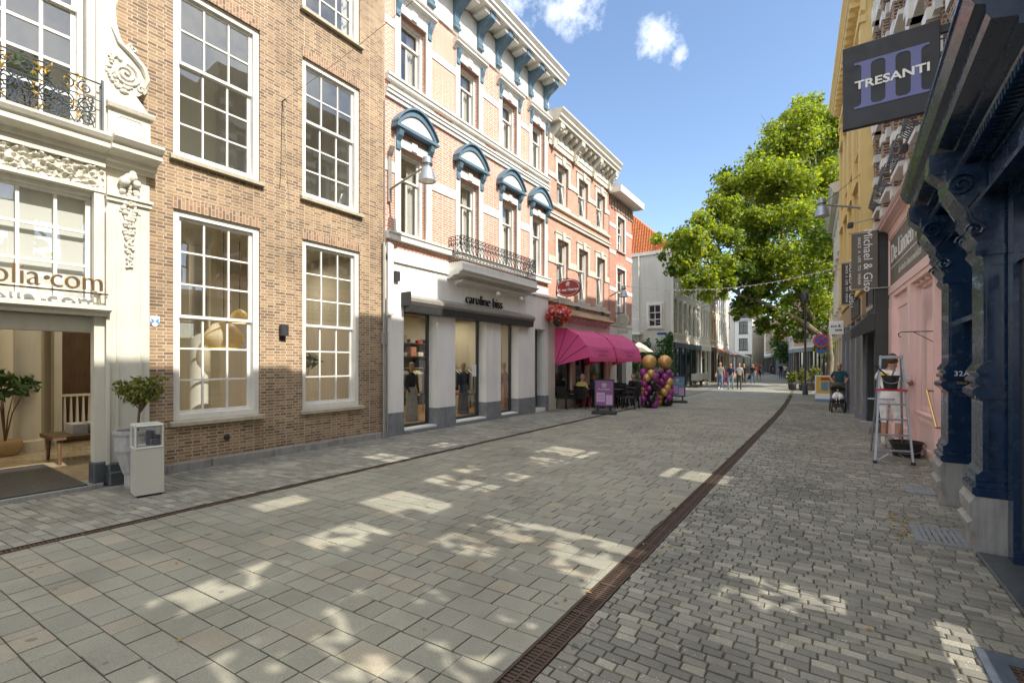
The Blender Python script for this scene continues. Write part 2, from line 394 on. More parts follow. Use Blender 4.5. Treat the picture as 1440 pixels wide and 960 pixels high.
        for i in range(len(L)):
            for j in range(i):
                if all(B[i][k] <= B[j][k + 3] and B[j][k] <= B[i][k + 3] for k in range(3)): par[fd(i)] = fd(j)
        out = {}
        for i, l in enumerate(L): out.setdefault(fd(i), []).extend(l)
        return list(out.values())
    def _build(s, name, mats, parent=None, loc=None, smooth=False):
        org = Vector(loc) if loc is not None else (W[parent] if parent is not None else Vector((0, 0, 0)))
        me = bpy.data.meshes.new(name); me.from_pydata([tuple(v - org) for v in s.v], [], s.f)
        for m in mats: me.materials.append(m)
        me.polygons.foreach_set('material_index', s.mi)
        if smooth:
            me.polygons.foreach_set('use_smooth', [True] * len(s.f)); me.set_sharp_from_angle(angle=R(42))
        me.update()
        o = bpy.data.objects.new(name, me); COL.objects.link(o); W[o] = org
        if parent is not None: o.parent = parent; o.location = org - W[parent]
        else: o.location = org
        return o
def tag(o, label=None, cat=None, group=None, kind=None):
    for k, v in (('label', label), ('category', cat), ('group', group), ('kind', kind)):
        if v: o[k] = v
    return o
def thing(name, label, cat, loc, group=None):
    o = bpy.data.objects.new(name, None); COL.objects.link(o); o.location = loc; W[o] = Vector(loc); o.empty_display_size = .2
    return tag(o, label, cat, group)
def dup(o, loc, rz=0., label=None, parent=None):
    c = o.copy(); COL.objects.link(c)
    if parent is None:
        c.location = loc; c.rotation_euler = (0, 0, rz); W[c] = Vector(loc)
        if label: c['label'] = label
    else: c.parent = parent
    for ch in list(o.children): dup(ch, None, 0, None, c)
    return c
def text(body, size, mats, parent, fn, depth=.01, name='lettering', loc=None, align='CENTER', sx=1., bold=0.):
    """Letters as a solid mesh; fn(x, y, t) maps text plane + thickness to the world."""
    cu = bpy.data.curves.new('t', 'FONT'); cu.body = body; cu.size = size; cu.extrude = depth / 2; cu.align_x = align; cu.align_y = 'CENTER'
    cu.resolution_u = 3; cu.offset = bold
    ob = bpy.data.objects.new('t', cu); COL.objects.link(ob)
    dg = bpy.context.evaluated_depsgraph_get(); me = bpy.data.meshes.new_from_object(ob.evaluated_get(dg))
    vs = [fn(v.co.x * sx, v.co.y, v.co.z) for v in me.vertices]; fs = [list(p.vertices) for p in me.polygons]
    bpy.data.objects.remove(ob); bpy.data.curves.remove(cu); bpy.data.meshes.remove(me)
    mb = MB(); mb.v = [Vector(v) for v in vs]; mb.f = fs; mb.mi = [0] * len(fs)
    return mb.build(name, mats, parent, loc)
def leafy(mb, c, r, n, size, rng, shell=.5, flat=1., up=.3, asp=.75):
    """Leaf-sized pointed faces through an ellipsoid (radii r), denser towards its skin."""
    for _ in range(n):
        v = Vector((rng.gauss(0, 1), rng.gauss(0, 1), rng.gauss(0, 1))); v.normalize()
        q = (shell + (1 - shell) * rng.random()) * (.82 + .26 * rng.random())
        p = Vector(c) + Vector((v.x * r[0], v.y * r[1], v.z * r[2])) * q
        nrm = (v * .6 + Vector((rng.gauss(0, .6), rng.gauss(0, .6), rng.gauss(0, .6) + up))).normalized()
        t = nrm.orthogonal().normalized(); t.rotate(Matrix.Rotation(rng.random() * 6.283, 3, nrm)); b_ = nrm.cross(t)
        s_ = size * (.6 + .8 * rng.random()); w = s_ * asp * .5; k = nrm * (s_ * .12)
        mb.add([tuple(p - t * s_ * .5), tuple(p + b_ * w - k), tuple(p + t * s_ * .5), tuple(p - b_ * w - k)], [(0, 1, 2, 3)])
def curtain(mb, a0, a1, d, z0, z1, amp=.03, pitch=.09):
    n = max(4, int((a1 - a0) / pitch * 4)); r0, r1 = [], []
    for i in range(n + 1):
        a = a0 + (a1 - a0) * i / n; dd = d + amp * math.sin(i * math.pi / 2)
        r0.append((a, dd, z0)); r1.append((a, dd, z1))
    mb.loft([r0, r1], False, False)
def window(fr, bld, a0, a1, z0, z1, rec=.05, fw=.09, cols=3, rt=3, rb=3, split=None, fm='white', sill='sandstone', bar=.028, pane='glass', drape=0, sd=.09, sh=.08, name='window', so=.06, style='sash', blind=0):
    """A sash or casement window filling an opening: frame > sash bars, panes, sill, curtains."""
    mb = MB(fr); mb.ring(a0, a1, -rec - .13, -rec, z0, z1, fw)
    w = mb.build(name, M[fm], bld)
    A0, A1, Z0, Z1 = a0 + fw, a1 - fw, z0 + fw, z1 - fw; sp = split or (Z0 + Z1) / 2
    mb = MB(fr); gl = MB(fr)
    for (u, v, nr, dd, nc) in ((Z0, sp + .025, rb, -rec - .115, cols), (sp - .025, Z1, rt, -rec - .065, cols if style == 'sash' else 1)):
        if nr <= 0: continue
        mb.ring(A0, A1, dd - .04, dd, u, v, .05)
        for i in range(1, nc):
            a = A0 + (A1 - A0) * i / nc; bw = bar if style == 'sash' else .05
            mb.box(a - bw / 2, a + bw / 2, dd - .035, dd + .002, u + .05, v - .05)
        for j in range(1, nr):
            z = u + .03 + (v - u - .06) * j / nr; mb.box(A0 + .05, A1 - .05, dd - .034, dd + .001, z - bar / 2, z + bar / 2)
        for i in range(nc):
            p, q = A0 + .02 + (A1 - A0 - .04) * i / nc, A0 + .02 + (A1 - A0 - .04) * (i + 1) / nc
            e = dd - .02 + rnd.uniform(-.0015, .0015); e2 = dd - .02 + rnd.uniform(-.0015, .0015)
            gl.quad((q, e, u + .02), (p, e2, u + .02), (p, e2, v - .02), (q, e, v - .02))
    mb.build('sash', M[fm], w); gl.build('pane', M[pane], w)
    if sill: MB(fr).prismA([(-rec - .02, z0 - sh), (sd, z0 - sh), (sd, z0 - .02), (-rec - .02, z0 + .015)], a0 - so, a1 + so).build('sill', M[sill], w)
    if drape:
        cb = MB(fr); cw = (a1 - a0) * drape
        curtain(cb, A0, A0 + cw, -rec - .25, z0, z1); curtain(cb, A1 - cw, A1, -rec - .25, z0, z1)
        cb.build('curtain', M['curtain'], w)
    if blind:
        MB(fr).box(A0, A1, -rec - .21, -rec - .2, z1 - (z1 - z0) * blind, z1).build('blind', M['blind'], w)
    return w
def rooms(fr, bld, a0, a1, levels, depth=3.2, d0=-.3, mat='room_pale', name='interior'):
    mb = MB(fr)
    for z0, z1 in levels:
        mb.quad((a0, d0, z0), (a1, d0, z0), (a1, -depth, z0), (a0, -depth, z0)); mb.quad((a0, d0, z1), (a0, -depth, z1), (a1, -depth, z1), (a1, d0, z1))
        mb.quad((a0, -depth, z0), (a1, -depth, z0), (a1, -depth, z1), (a0, -depth, z1))
        mb.quad((a0, d0, z0), (a0, -depth, z0), (a0, -depth, z1), (a0, d0, z1)); mb.quad((a1, d0, z0), (a1, d0, z1), (a1, -depth, z1), (a1, -depth, z0))
    return mb.build(name, M[mat], bld)
# ================================================================= left row
F = FL
def sides(mb, a0, a1, z0, z1, depth, left=True, right=True):
    if left: mb.quad((a0, 0, z0), (a0, -depth, z0), (a0, -depth, z1), (a0, 0, z1))
    if right: mb.quad((a1, -depth, z0), (a1, 0, z0), (a1, 0, z1), (a1, -depth, z1))
    mb.quad((a0, -depth, z0), (a1, -depth, z0), (a1, -depth, z1), (a0, -depth, z1)); mb.quad((a0, 0, z1), (a0, -depth, z1), (a1, -depth, z1), (a1, 0, z1))

# ---- cream carved shop at the near end
b0 = thing('carved_shop_house', 'cream house with carved scrolls, a gilt balcony rail and an open shop doorway', 'house', (-8.7, -.5, 0))
mb = MB(F); ops = [(-2.3, 2.24, 0, 2.42), (-2.3, 2.2, 2.62, 4.2), (-1.6, 2.1, 5.02, 8.6)]
mb.wall(-4.5, 2.77, 0, 5.0, [o_ if o_[3] < 5 else (*o_[:3], 5.0) for o_ in ops[:2]], .3); mb.wall(-4.5, 2.25, 5.0, 11.5, ops[2:], .3); sides(mb, -4.5, 2.25, 0, 11.5, 6, True, False)
mb.build('wall', M['cream'], b0)
mb = MB(F)                                                     # pilaster with panel mouldings
mb.box(2.27, 2.77, 0, .13, .3, 4.45); mb.ring(2.37, 2.68, .13, .147, .75, 4.0, .022)
mb.box(2.25, 2.29, .13, .16, .3, 4.0); mb.box(2.25, 2.79, .13, .17, 4.1, 4.16); mb.box(2.25, 2.8, 0, .2, 4.16, 4.2)
mb.box(2.14, 2.27, -.1, .06, .3, 4.45)
mb.build('pilaster', M['cream'], b0)
mb = MB(F); mb.bev(2.12, 2.29, -.12, .1, 0, .34, .02); mb.bev(2.26, 2.8, 0, .24, 0, .2, .02); mb.bev(2.27, 2.78, 0, .19, .2, .32, .02)
mb.build('plinth', M['darkstone'], b0)
mb = MB(F)                                                     # carved drop of fruit on the pilaster
q = random.Random(3)
for i in range(26):
    t = i / 25; zz = 4.42 - t * 1.25; ww = .11 * (1 - t * .75) * (.55 + .45 * abs(math.sin(t * 14)))
    for s_ in (-1, 0, 1):
        mb.ball((2.52 + s_ * ww * .8 + q.uniform(-.01, .01), .15, zz + q.uniform(-.02, .02)), .022 + .03 * (1 - t) * q.random(), 7, 5)
for i in range(9): mb.ball((2.52 + q.uniform(-.1, .1), .2, 4.47 + q.uniform(-.08, .1)), q.uniform(.045, .075), 8, 6)
mb.build('carved_swag', M['cream'], b0, smooth=True)
mb = MB(F)                                                     # frieze of carved leaves
N, K = 420, 30; rings = []
for j in range(K + 1):
    row = []
    for i in range(N + 1):
        a = -2.3 + 4.55 * i / N; z = 4.26 + .3 * j / K
        h = mnoise.noise((a * 17, z * 15, 1)) * 1.3 + mnoise.noise((a * 38, z * 34, 4)) * .8 + .35 * math.sin(a * 26 + 3 * math.sin(z * 30))
        row.append((a, .02 + .075 * max(0, min(1, h + .3)), z))
    rings.append(row)
mb.loft(rings, False, False); mb.build('carved_frieze', M['cream'], b0, smooth=True)
mb = MB(F); mb.box(-2.3, 2.26, 0, .09, 4.57, 4.62); mb.box(-2.3, 2.26, 0, .08, 4.2, 4.26); mb.cornice(-4.5, 2.26, 4.62, 4.98, .36, 0); mb.cornice(2.26, 2.86, 4.62, 4.98, .46, 0)
mb.build('cornice', M['cream'], b0)
# upper storey: window, pedestal and scroll
wn = window(F, b0, -1.6, 2.1, 5.02, 8.6, .1, .1, 10, 2, 4, 6.78, 'white', None, .04, drape=0, blind=0)
mb = MB(F); mb.box(2.05, 2.14, 0, .1, 4.98, 9); mb.box(2.14, 2.26, 0, .16, 4.98, 9); mb.build('window_jamb', M['cream'], b0)
mb = MB(F); mb.box(2.26, 2.76, 0, .2, 4.98, 5.42); mb.prismA([(0, 5.42), (.26, 5.42), (.28, 5.47), (.24, 5.5), (0, 5.5)], 2.24, 2.8)
pan = [(2.36, 5.12), (2.4, 5.08), (2.62, 5.08), (2.66, 5.12), (2.66, 5.3), (2.62, 5.34), (2.4, 5.34), (2.36, 5.3)]
mb.tube([(a, .2, z) for a, z in pan], .012, 5, True)
mb.build('pedestal', M['cream'], b0)
mb = MB(F)
out = [(2.24, 5.5), (2.78, 5.5), (2.7, 5.62), (2.6, 5.74), (2.64, 5.76), (2.72, 5.86), (2.76, 6.0), (2.74, 6.14), (2.66, 6.24), (2.58, 6.33), (2.6, 6.42), (2.55, 6.47), (2.47, 6.43), (2.42, 6.5), (2.37, 6.7), (2.36, 6.95), (2.38, 7.0), (2.38, 7.12), (2.34, 7.14), (2.34, 9), (2.24, 9)]
mb.prismD(out, 0, .14); mb.spiral(2.48, .15, 6.0, .17, 2.2, 1.5, -1, .03, 6, .1, 30); mb.spiral(2.56, .15, 6.42, .06, 1.4, 2, 1, .016, 5, .1, 16)
mb.spiral(2.66, .15, 5.86, .06, 1.4, -1, 1, .018, 5, .1, 16)
mb.tube([(2.7, .15, 5.9), (2.74, .16, 6.05), (2.68, .17, 6.2), (2.55, .17, 6.32), (2.4, .16, 6.42), (2.32, .15, 6.6)], [.02, .035, .045, .04, .03, .015], 6)
for i in range(46):
    an = q.uniform(1.8, 5.2); mb.ball((2.47 + q.uniform(.16, .24) * math.cos(an), .15, 6.02 + q.uniform(.17, .3) * math.sin(an)), q.uniform(.014, .036), 6, 5)
mb.build('carved_scroll', M['cream'], b0, smooth=True)
# transom window over the door, glazing bars and blind
window(F, b0, -2.3, 2.2, 2.62, 4.2, .06, .06, 12, 3, 0, 2.66, 'white', None, .035, name='transom_window')
MB(F).box(-2.3, 2.2, -.26, -.25, 2.62, 4.2).build('blind', M['blind'], b0)
mb = MB(F); mb.prismA([(-.3, 2.42), (.2, 2.42), (.2, 2.46), (.3, 2.5), (.3, 2.56), (-.3, 2.62)], -2.4, 2.28); mb.box(-2.3, 2.2, -.28, -.1, 2.2, 2.42)
mb.build('door_canopy', M['cream'], b0)
mb = MB(F); mb.prismZ([(-4, -.3), (2.14, -.3), (2.26, .02), (2.2, .22), (-4, .26)], -.02, .05); mb.build('threshold', M['stone'], b0)
# shared shop interior behind both the cream house and the brown house
mb = MB(F)
mb.quad((-4.4, -.3, .052), (7.35, -.3, .052), (7.35, -4.9, .052), (-4.4, -4.9, .052)); mb.build('shop_floor', M['shopfloor'], b0)
mb = MB(F); mb.quad((-4.4, -4.9, 0), (7.35, -4.9, 0), (7.35, -4.9, 4.5), (-4.4, -4.9, 4.5)); mb.quad((-4.4, -.3, 4.5), (7.35, -.3, 4.5), (7.35, -4.9, 4.5), (-4.4, -4.9, 4.5))
mb.quad((-4.4, -.3, 0), (-4.4, -4.9, 0), (-4.4, -4.9, 4.5), (-4.4, -.3, 4.5)); mb.quad((7.35, -.3, 0), (7.35, -4.9, 0), (7.35, -4.9, 4.5), (7.35, -.3, 4.5))
mb.box(-4.4, 7.35, -4.9, -4.88, .05, .2); mb.build('shop_walls', M['room'], b0)
mb = MB(F); mb.lathe([(.24, .05), (.24, .25), (.19, .28), (.19, 4.2), (.26, 4.3), (.26, 4.5)], 2.2, -4.2, 0, 24); mb.lathe([(.24, .05), (.24, .25), (.19, .28), (.19, 4.2), (.26, 4.3), (.26, 4.5)], 4.4, -2.2, 0, 24)
mb.build('shop_column', M['cream'], b0, smooth=True)
mb = MB(F); mb.box(2.66, 2.78, -4.88, -4.6, .05, 3.2); mb.box(3.3, 3.42, -4.88, -4.6, .05, 3.2); mb.box(2.66, 3.42, -4.88, -4.6, 3.2, 3.4)
for i in range(5): mb.lathe([(.015, .1), (.03, .5), (.015, 1.0)], 2.84 + i * .1, -4.7, .05, 6)
mb.box(2.78, 3.3, -4.73, -4.67, 1.05, 1.1); mb.build('inner_doorway', M['cream'], b0)
MB(F).box(2.78, 3.3, -4.879, -4.87, .06, 3.2).build('stair_panel', M['wood'], b0)
rooms(F, b0, -4.4, 2.7, [(4.7, 9)], 3.4, -.35, 'room_pale', 'upper_room')
# gilt balcony rail standing on the cornice
rl = thing('balcony_railing', 'grey wrought iron balcony railing with gilded leaves over the shop cornice', 'railing', (-8.7, 0, 4.98))
mb = MB(F); D = .26
mb.tube([(-2, D, 5.66), (2.18, D, 5.66)], .012, 5); mb.tube([(-2, D, 5.01), (2.18, D, 5.01)], .012, 5); mb.tube([(-2, D, 5.42), (2.18, D, 5.42)], .008, 5)
mb.tube([(2.18, D, 4.98), (2.18, D, 5.72)], .016, 6); mb.tube([(2.18, 0, 5.66), (2.18, D, 5.66)], .012, 5); mb.tube([(2.18, 0, 5.01), (2.18, D, 5.01)], .012, 5)
q = random.Random(11)
for k in range(-5, 6):
    c = k * .38
    if not -2 < c < 2.1: continue
    for s_ in (-1, 1):
        mb.spiral(c + s_ * .095, D, 5.53, .085, 1.7, math.pi / 2, s_, .009, 4, .12, 18); mb.spiral(c + s_ * .085, D + .01, 5.3, .1, 1.8, -math.pi / 2, s_, .009, 4, .12, 18)
        mb.spiral(c + s_ * .12, D, 5.12, .09, 1.6, math.pi / 2, -s_, .009, 4, .12, 18); mb.spiral(c + s_ * .05, D, 5.2, .055, 1.5, 0, s_, .008, 4, .15, 12)
        mb.spiral(c + s_ * .16, D - .01, 5.28, .06, 1.4, 2, -s_, .008, 4, .15, 12); mb.spiral(c + s_ * .165, D, 5.38, .05, 1.4, 1, s_, .007, 4, .15, 12)
        mb.tube([(c + s_ * .01, D, 5.02), (c + s_ * .07, D, 5.14), (c + s_ * .02, D, 5.26), (c + s_ * .1, D, 5.4)], .008, 4)
        mb.tube([(c + s_ * .19, D, 5.02), (c + s_ * .14, D, 5.2), (c + s_ * .18, D, 5.42)], .008, 4)
mb.cur = 1
for k in range(-5, 6):
    c = k * .38
    if not -2 < c < 2.1: continue
    for i in range(11):
        a, z, an = c + q.uniform(-.1, .1), 5.5 + q.uniform(-.06, .14), q.uniform(0, 6.28); l = q.uniform(.04, .085)
        mb.tube([(a, D + .02, z), (a + l * .5 * math.cos(an), D + .035, z + l * .5 * math.sin(an)), (a + l * math.cos(an + .5), D + .025, z + l * math.sin(an + .5))], [.006, .014, .002], 5)
    for i in range(9):
        a, z, an = c + .06 * math.sin(i), 5.05 + i * .045, q.uniform(0, 6.28); l = q.uniform(.04, .075)
        mb.tube([(a, D + .02, z), (a + l * .5 * math.cos(an), D + .035, z + l * .5 * math.sin(an)), (a + l * math.cos(an + .6), D + .025, z + l * math.sin(an + .6))], [.006, .013, .002], 5)
mb.build('scrollwork', [M['steel_iron'], M['gold']], rl)
# letters over the door: the part of the name in view
tl = thing('shop_name_letters', 'dark three dimensional shop name letters on a rail above the open doorway', 'shop sign', (-8.42, 1.6, 2.75))
def fleft(A, D, Z): return lambda x, y, t: F(A + x, D + t, Z + y)
for wd_, A_ in (('com', 2.2), ('olia', 1.56)):
    text(wd_, .37, M['wood'], tl, fleft(A_, .27, 2.87), .05, 'letters', align='RIGHT', sx=.86, bold=-.004)
    text(wd_, .37, M['gold'], tl, fleft(A_, .235, 2.875), .02, 'gilt_edge', align='RIGHT', sx=.86, bold=.0)
MB(F).lathe([(.001, .25), (.028, .25), (.028, .295), (.001, .295)], 1.615, 0, 2.87, 12, 'd').build('dot', M['wood'], tl)
mb = MB(F); mb.tube([(0, .2, 2.73), (2.26, .2, 2.73)], .012, 6); mb.tube([(.3, 0, 2.73), (.3, .2, 2.73)], .01, 6); mb.tube([(2.2, 0, 2.73), (2.2, .2, 2.73)], .01, 6); mb.build('mounting_rail', M['wood'], tl)

# ---- brown brick house
b1 = thing('brown_brick_house', 'brown brick house with tall white sash windows beside the cream carved shop', 'house', (-8.7, 5.1, 0))
wins = [(3.13, 4.51, .82, 4.25), (5.35, 6.73, .82, 4.25), (3.13, 4.51, 5.1, 7.9), (5.35, 6.73, 5.1, 7.9), (3.13, 4.51, 8.87, 11.2), (5.35, 6.73, 8.87, 11.2)]
mb = MB(F); mb.wall(2.77, 7.42, 0, 12, wins, .32); mb.wall(2.25, 2.77, 4.99, 12, []); sides(mb, 2.77, 7.42, 0, 12, 6, False, True); mb.build('wall', M['brown_brick'], b1)
for i, (a0, a1, z0, z1) in enumerate(wins):
    if i < 2: window(F, b1, a0, a1, z0, z1, .05, .1, 3, 3, 3, 2.53)
    else: window(F, b1, a0, a1, z0, z1, .05, .1, 3, 2, 3, z0 + 1.6 if i < 4 else z0 + 1.4, drape=.0 if i < 4 else .12)
mb = MB(F)
for a0, a1, z0, z1 in wins: mb.box(a0 - .02, a1 + .02, -.02, .004, z1, z1 + .2)
mb.build('lintel', M['brown_soldier'], b1)
mb = MB(F); q = random.Random(5); a = 2.77
while a < 7.4:
    l = min(q.uniform(.6, 1.1), 7.4 - a); mb.bev(a, a + l - .006, -.05, .045 + q.uniform(-.006, .006), -.05, .14 + q.uniform(-.004, .004), .012); a += l
mb.build('plinth', M['stone'], b1)
rooms(F, b1, 2.85, 7.35, [(5.05, 8.0), (8.82, 11.5)], 2.4, -.35, 'room_pale', 'upper_room')
mb = MB(F)
mb.lathe([(.05, 0), (.05, .02), (.025, .03), (.025, .05)], 3.93, 0, .47, 12, 'd'); mb.build('vent_ring', M['charcoal'], b1)
lb = thing('wall_uplighter', 'small black box lamp on brown brick between two ground floor windows', 'wall lamp', F(4.93, .0, 2.4))
MB(F).bev(4.86, 5.0, .02, .12, 2.28, 2.5, .01).build('housing', M['charcoal'], lb); MB(F).box(4.88, 4.98, 0, .02, 2.2, 2.48).build('back_plate', M['black'], lb)
sh = thing('heritage_shield', 'small blue and white enamel shield on brown brick beside the cream pilaster', 'plaque', F(2.88, .0, 2.45))
po = [(2.82, 2.32 + .17), (2.94, 2.49), (2.94, 2.4), (2.91, 2.34), (2.88, 2.32), (2.85, 2.34), (2.82, 2.4)]
MB(F).prismD(po, .002, .014).build('plate', M['letter_white'], sh)
mb = MB(F); mb.quad((2.88, .016, 2.41), (2.83, .016, 2.46), (2.83, .016, 2.36), ); mb.quad((2.88, .016, 2.41), (2.93, .016, 2.46), (2.93, .016, 2.36)); mb.build('blue_quarter', plain('enamel_blue', (.1, .25, .6), .3), sh)
hk = MB(F); hk.tube([(4.93, 0, 6.78), (4.93, .12, 6.8), (4.95, .14, 6.74)], .012, 5); hk.tube([(4.93, .005, 6.8), (4.9, .005, 5.4), (4.88, .005, 5.1)], .006, 4)
tag(hk.build('cable_anchor', M['iron'], None, F(4.93, 0, 6.78)), 'iron eye bolt with a cable down brown brick between two upper windows', 'wall anchor')
mb = MB(F); mb.tube([F_ for F_ in [(4.93 + t * (-.1), .12 + t * 9.2, 6.8 + t * 1.6 - 1.2 * t * (1 - t)) for t in [i / 12 for i in range(13)]]], .004, 4)
tag(mb.build('span_wire', M['iron'], None, F(4.93, .12, 6.8)), 'thin dark wire running from the brown brick wall out over the street', 'wire')
dp = MB(F); dp.tube([(7.36, .06, 0), (7.36, .06, 4.6)], .03, 8); dp.tube([(7.46, .05, 0), (7.46, .05, 3.3)], .022, 8); dp.tube([(7.41, .04, 3.2), (7.41, .04, 8)], .012, 6); dp.bev(7.3, 7.42, 0, .1, 2.2, 2.5, .01)
tag(dp.build('drain_pipe', M['gunmetal'], None, F(7.4, 0, 0)), 'grey pipes running down the joint between brown and peach brick houses', 'pipe')

# ---- peach brick house over the white shop front
b2 = thing('peach_brick_house', 'peach brick house with blue arched window hoods and a balcony over a white shop', 'house', (-8.7, 11.3, 0))
cs = [8.34, 10.56, 12.62, 14.46]; hw = .44
w1 = [(c - hw, c + hw, 4.95, 7.05) for c in cs]; w2 = [(c - hw, c + hw, 8.68, 10.35) for c in cs]
shopw = [(8.02, 9.2, .12, 3.1), (9.95, 11.38, .12, 3.1), (12.15, 13.16, .12, 3.1), (14.25, 15.0, .12, 3.0)]
mb = MB(F); mb.wall(7.42, 15.2, 4.55, 12.1, w1 + w2, .3); sides(mb, 7.42, 15.2, 4.55, 12.1, 6); mb.build('wall', M['peach_brick'], b2)
mb = MB(F); mb.wall(7.42, 15.2, 0, 4.55, shopw, .42, .012); sides(mb, 7.42, 15.2, 0, 4.54, 6)
mb.box(7.46, 15.2, .01, .07, 4.2, 4.3); mb.box(7.46, 15.2, .01, .05, 4.3, 4.36); mb.box(7.46, 7.62, .01, .1, 2.9, 4.62); mb.ring(12.3, 13.6, .012, .03, 3.45, 3.95, .03); mb.build('shop_front', M['shop_white'], b2)
mb = MB(F)
for p, q_ in ((7.5, 8.02), (9.2, 9.95), (11.38, 12.15), (13.16, 14.25), (15.0, 15.2)):
    mb.box(p - .006 if p > 7.6 else p, q_ + .006, -.42, .03, 0, .56)
mb.build('stone_base', M['bluestone'], b2)
mb = MB(F)
for p, q_, u, w in shopw[:3]: mb.prismA([(-.4, 0), (.05, 0), (.05, .08), (-.4, .125)], p + .006, q_ - .006)
mb.box(14.26, 14.99, -.9, .0, 0, .1); mb.build('shop_sill', M['bluestone'], b2)
for p, q_, u, w in shopw[:3]:
    f_ = MB(F).ring(p, q_, -.36, -.28, u + .005, w, .06).build('shop_window', M['frame_dark'], b2)
    MB(F).quad((q_ - .05, -.32, u + .05), (p + .05, -.32, u + .05), (p + .05, -.32, w - .05), (q_ - .05, -.32, w - .05)).build('pane', M['shopglass'], f_)
MB(F).box(14.25, 15.0, -.44, -.36, .12, 3.0).build('side_door', M['frame_dark'], b2)
mb = MB(F)
for (a0, a1, z0, z1) in w1 + w2:                                # flat white surrounds
    mb.box(a0 - .18, a0, -.02, .05, z0 - .02, z1 + .22); mb.box(a1, a1 + .18, -.02, .05, z0 - .02, z1 + .22); mb.box(a0, a1, -.02, .05, z1, z1 + .22)
    mb.box((a0 + a1) / 2 - .09, (a0 + a1) / 2 + .09, .05, .08, z1 + .02, z1 + .24)
mb.build('window_surround', M['white'], b2)
for i, (a0, a1, z0, z1) in enumerate(w1 + w2):
    window(F, b2, a0, a1, z0, z1, .12, .08, 2, 1, 1, z0 + (z1 - z0) * .68, 'white', None, .03, drape=.27, style='casement')
mb = MB(F)                                                      # white string courses
for z0, z1, dd in ((4.72, 4.86, .14), (4.86, 4.9, .17), (8.5, 8.58, .12), (8.58, 8.64, .15), (8.2, 8.28, .1), (8.1, 8.2, .06), (8.28, 8.33, .13)): mb.box(7.44, 15.2, 0, dd, z0, z1)
pr = 7.44
for c in cs:
    mb.box(pr, c - hw - .18, 0, .022, 6.35, 6.6); mb.box(pr, c - hw - .18, 0, .022, 9.85, 10.05); pr = c + hw + .18
    mb.box(c - .75, c + .75, 0, .03, 8.33, 8.5)
mb.box(pr, 15.2, 0, .022, 6.35, 6.6); mb.box(pr, 15.2, 0, .022, 9.85, 10.05); mb.box(7.44, 15.2, 0, .06, 11.0, 11.12); mb.box(7.44, 15.2, 0, .045, 11.12, 11.95)
mb.build('string_course', M['white'], b2)
for c in cs:                                                    # hoods of the first floor
    mb = MB(F); z0, w_, hh = 7.42, .7, .5
    arc = [(c - w_ + 2 * w_ * i / 14, z0 + .12 + hh * math.sin(math.pi * i / 14) ** .8) for i in range(15)]
    inn = [(c - w_ * .86 + 1.72 * w_ * i / 14, z0 + .1 + hh * .74 * math.sin(math.pi * i / 14) ** .8) for i in range(15)]
    for k in range(14):
        mb.prismD([arc[k], arc[k+1], inn[k+1], inn[k]], 0, .2); 
        a_ = [(x, z + .05) for x, z in (arc[k], arc[k+1])]; mb.prismD([arc[k], arc[k+1], a_[1], a_[0]], 0, .26)
    mb.box(c - w_ - .02, c + w_ + .02, 0, .25, z0, z0 + .06); mb.box(c - w_, c + w_, 0, .2, z0 + .06, z0 + .11)
    h = mb.build('arched_hood', M['slate_blue'], b2)
    MB(F).prismD(inn, 0, .16).build('hood_infill', M['white'], h)
    mb = MB(F)
    for s_ in (-1, 1):
        x = c + s_ * (hw + .1); mb.prismA([(.04, 6.95), (.09, 6.95), (.1, 7.05), (.08, 7.15), (.17, 7.26), (.22, 7.42), (.04, 7.42)], x - .07, x + .07)
    mb.build('hood_bracket', M['slate_blue'], h)
    mb = MB(F); mb.cornice(c - .72, c + .72, 10.6, 10.85, .24, 0); mb.prismD([(c - .2, 10.85), (c + .2, 10.85), (c + .14, 11.0), (c - .14, 11.0)], 0, .14)
    h = mb.build('straight_hood', M['white'], b2)
    mb = MB(F)
    for s_ in (-1, 1):
        x = c + s_ * (hw + .1); mb.prismA([(.04, 10.2), (.09, 10.2), (.08, 10.35), (.14, 10.48), (.17, 10.6), (.04, 10.6)], x - .065, x + .065)
    mb.build('hood_bracket', M['slate_blue'], h)
mb = MB(F); mb.prismA([(0, 12.02), (.66, 12.02), (.66, 12.1), (.72, 12.14), (.72, 12.2), (.82, 12.3), (.82, 12.36), (0, 12.42)], 7.3, 15.35)
for i in range(15):
    a = 7.75 + i * .5; mb.box(a - .12, a + .12, .1, .55, 11.9, 12.02)
mb.build('cornice', M['white'], b2)
for a in (7.85, 8.9, 9.92, 10.98, 11.92, 12.98, 13.85, 14.9):
    mb = MB(F); mb.prismA([(.04, 11.15), (.12, 11.15), (.15, 11.25), (.1, 11.33), (.14, 11.5), (.24, 11.62), (.44, 11.72), (.58, 11.84), (.58, 12.02), (.04, 12.02)], a - .11, a + .11)
    mb.prismA([(.04, 11.1), (.16, 11.1), (.16, 11.16), (.04, 11.16)], a - .13, a + .13); mb.tube([(a - .13, .48, 11.88), (a + .13, .48, 11.88)], .09, 10)
    mb.build('cornice_bracket', M['slate_blue'], b2)
rooms(F, b2, 7.5, 15.1, [(4.9, 7.2), (8.6, 10.5)], 1.6, -.42, 'room_pale', 'upper_room')
mb = MB(F); mb.quad((7.5, -.45, .13), (15.1, -.45, .13), (15.1, -5, .13), (7.5, -5, .13)); mb.build('shop_floor', M['wood_floor'], b2)
mb = MB(F); mb.quad((7.5, -.45, 3.6), (7.5, -5, 3.6), (15.1, -5, 3.6), (15.1, -.45, 3.6)); mb.quad((7.5, -5, 0), (15.1, -5, 0), (15.1, -5, 3.6), (7.5, -5, 3.6))
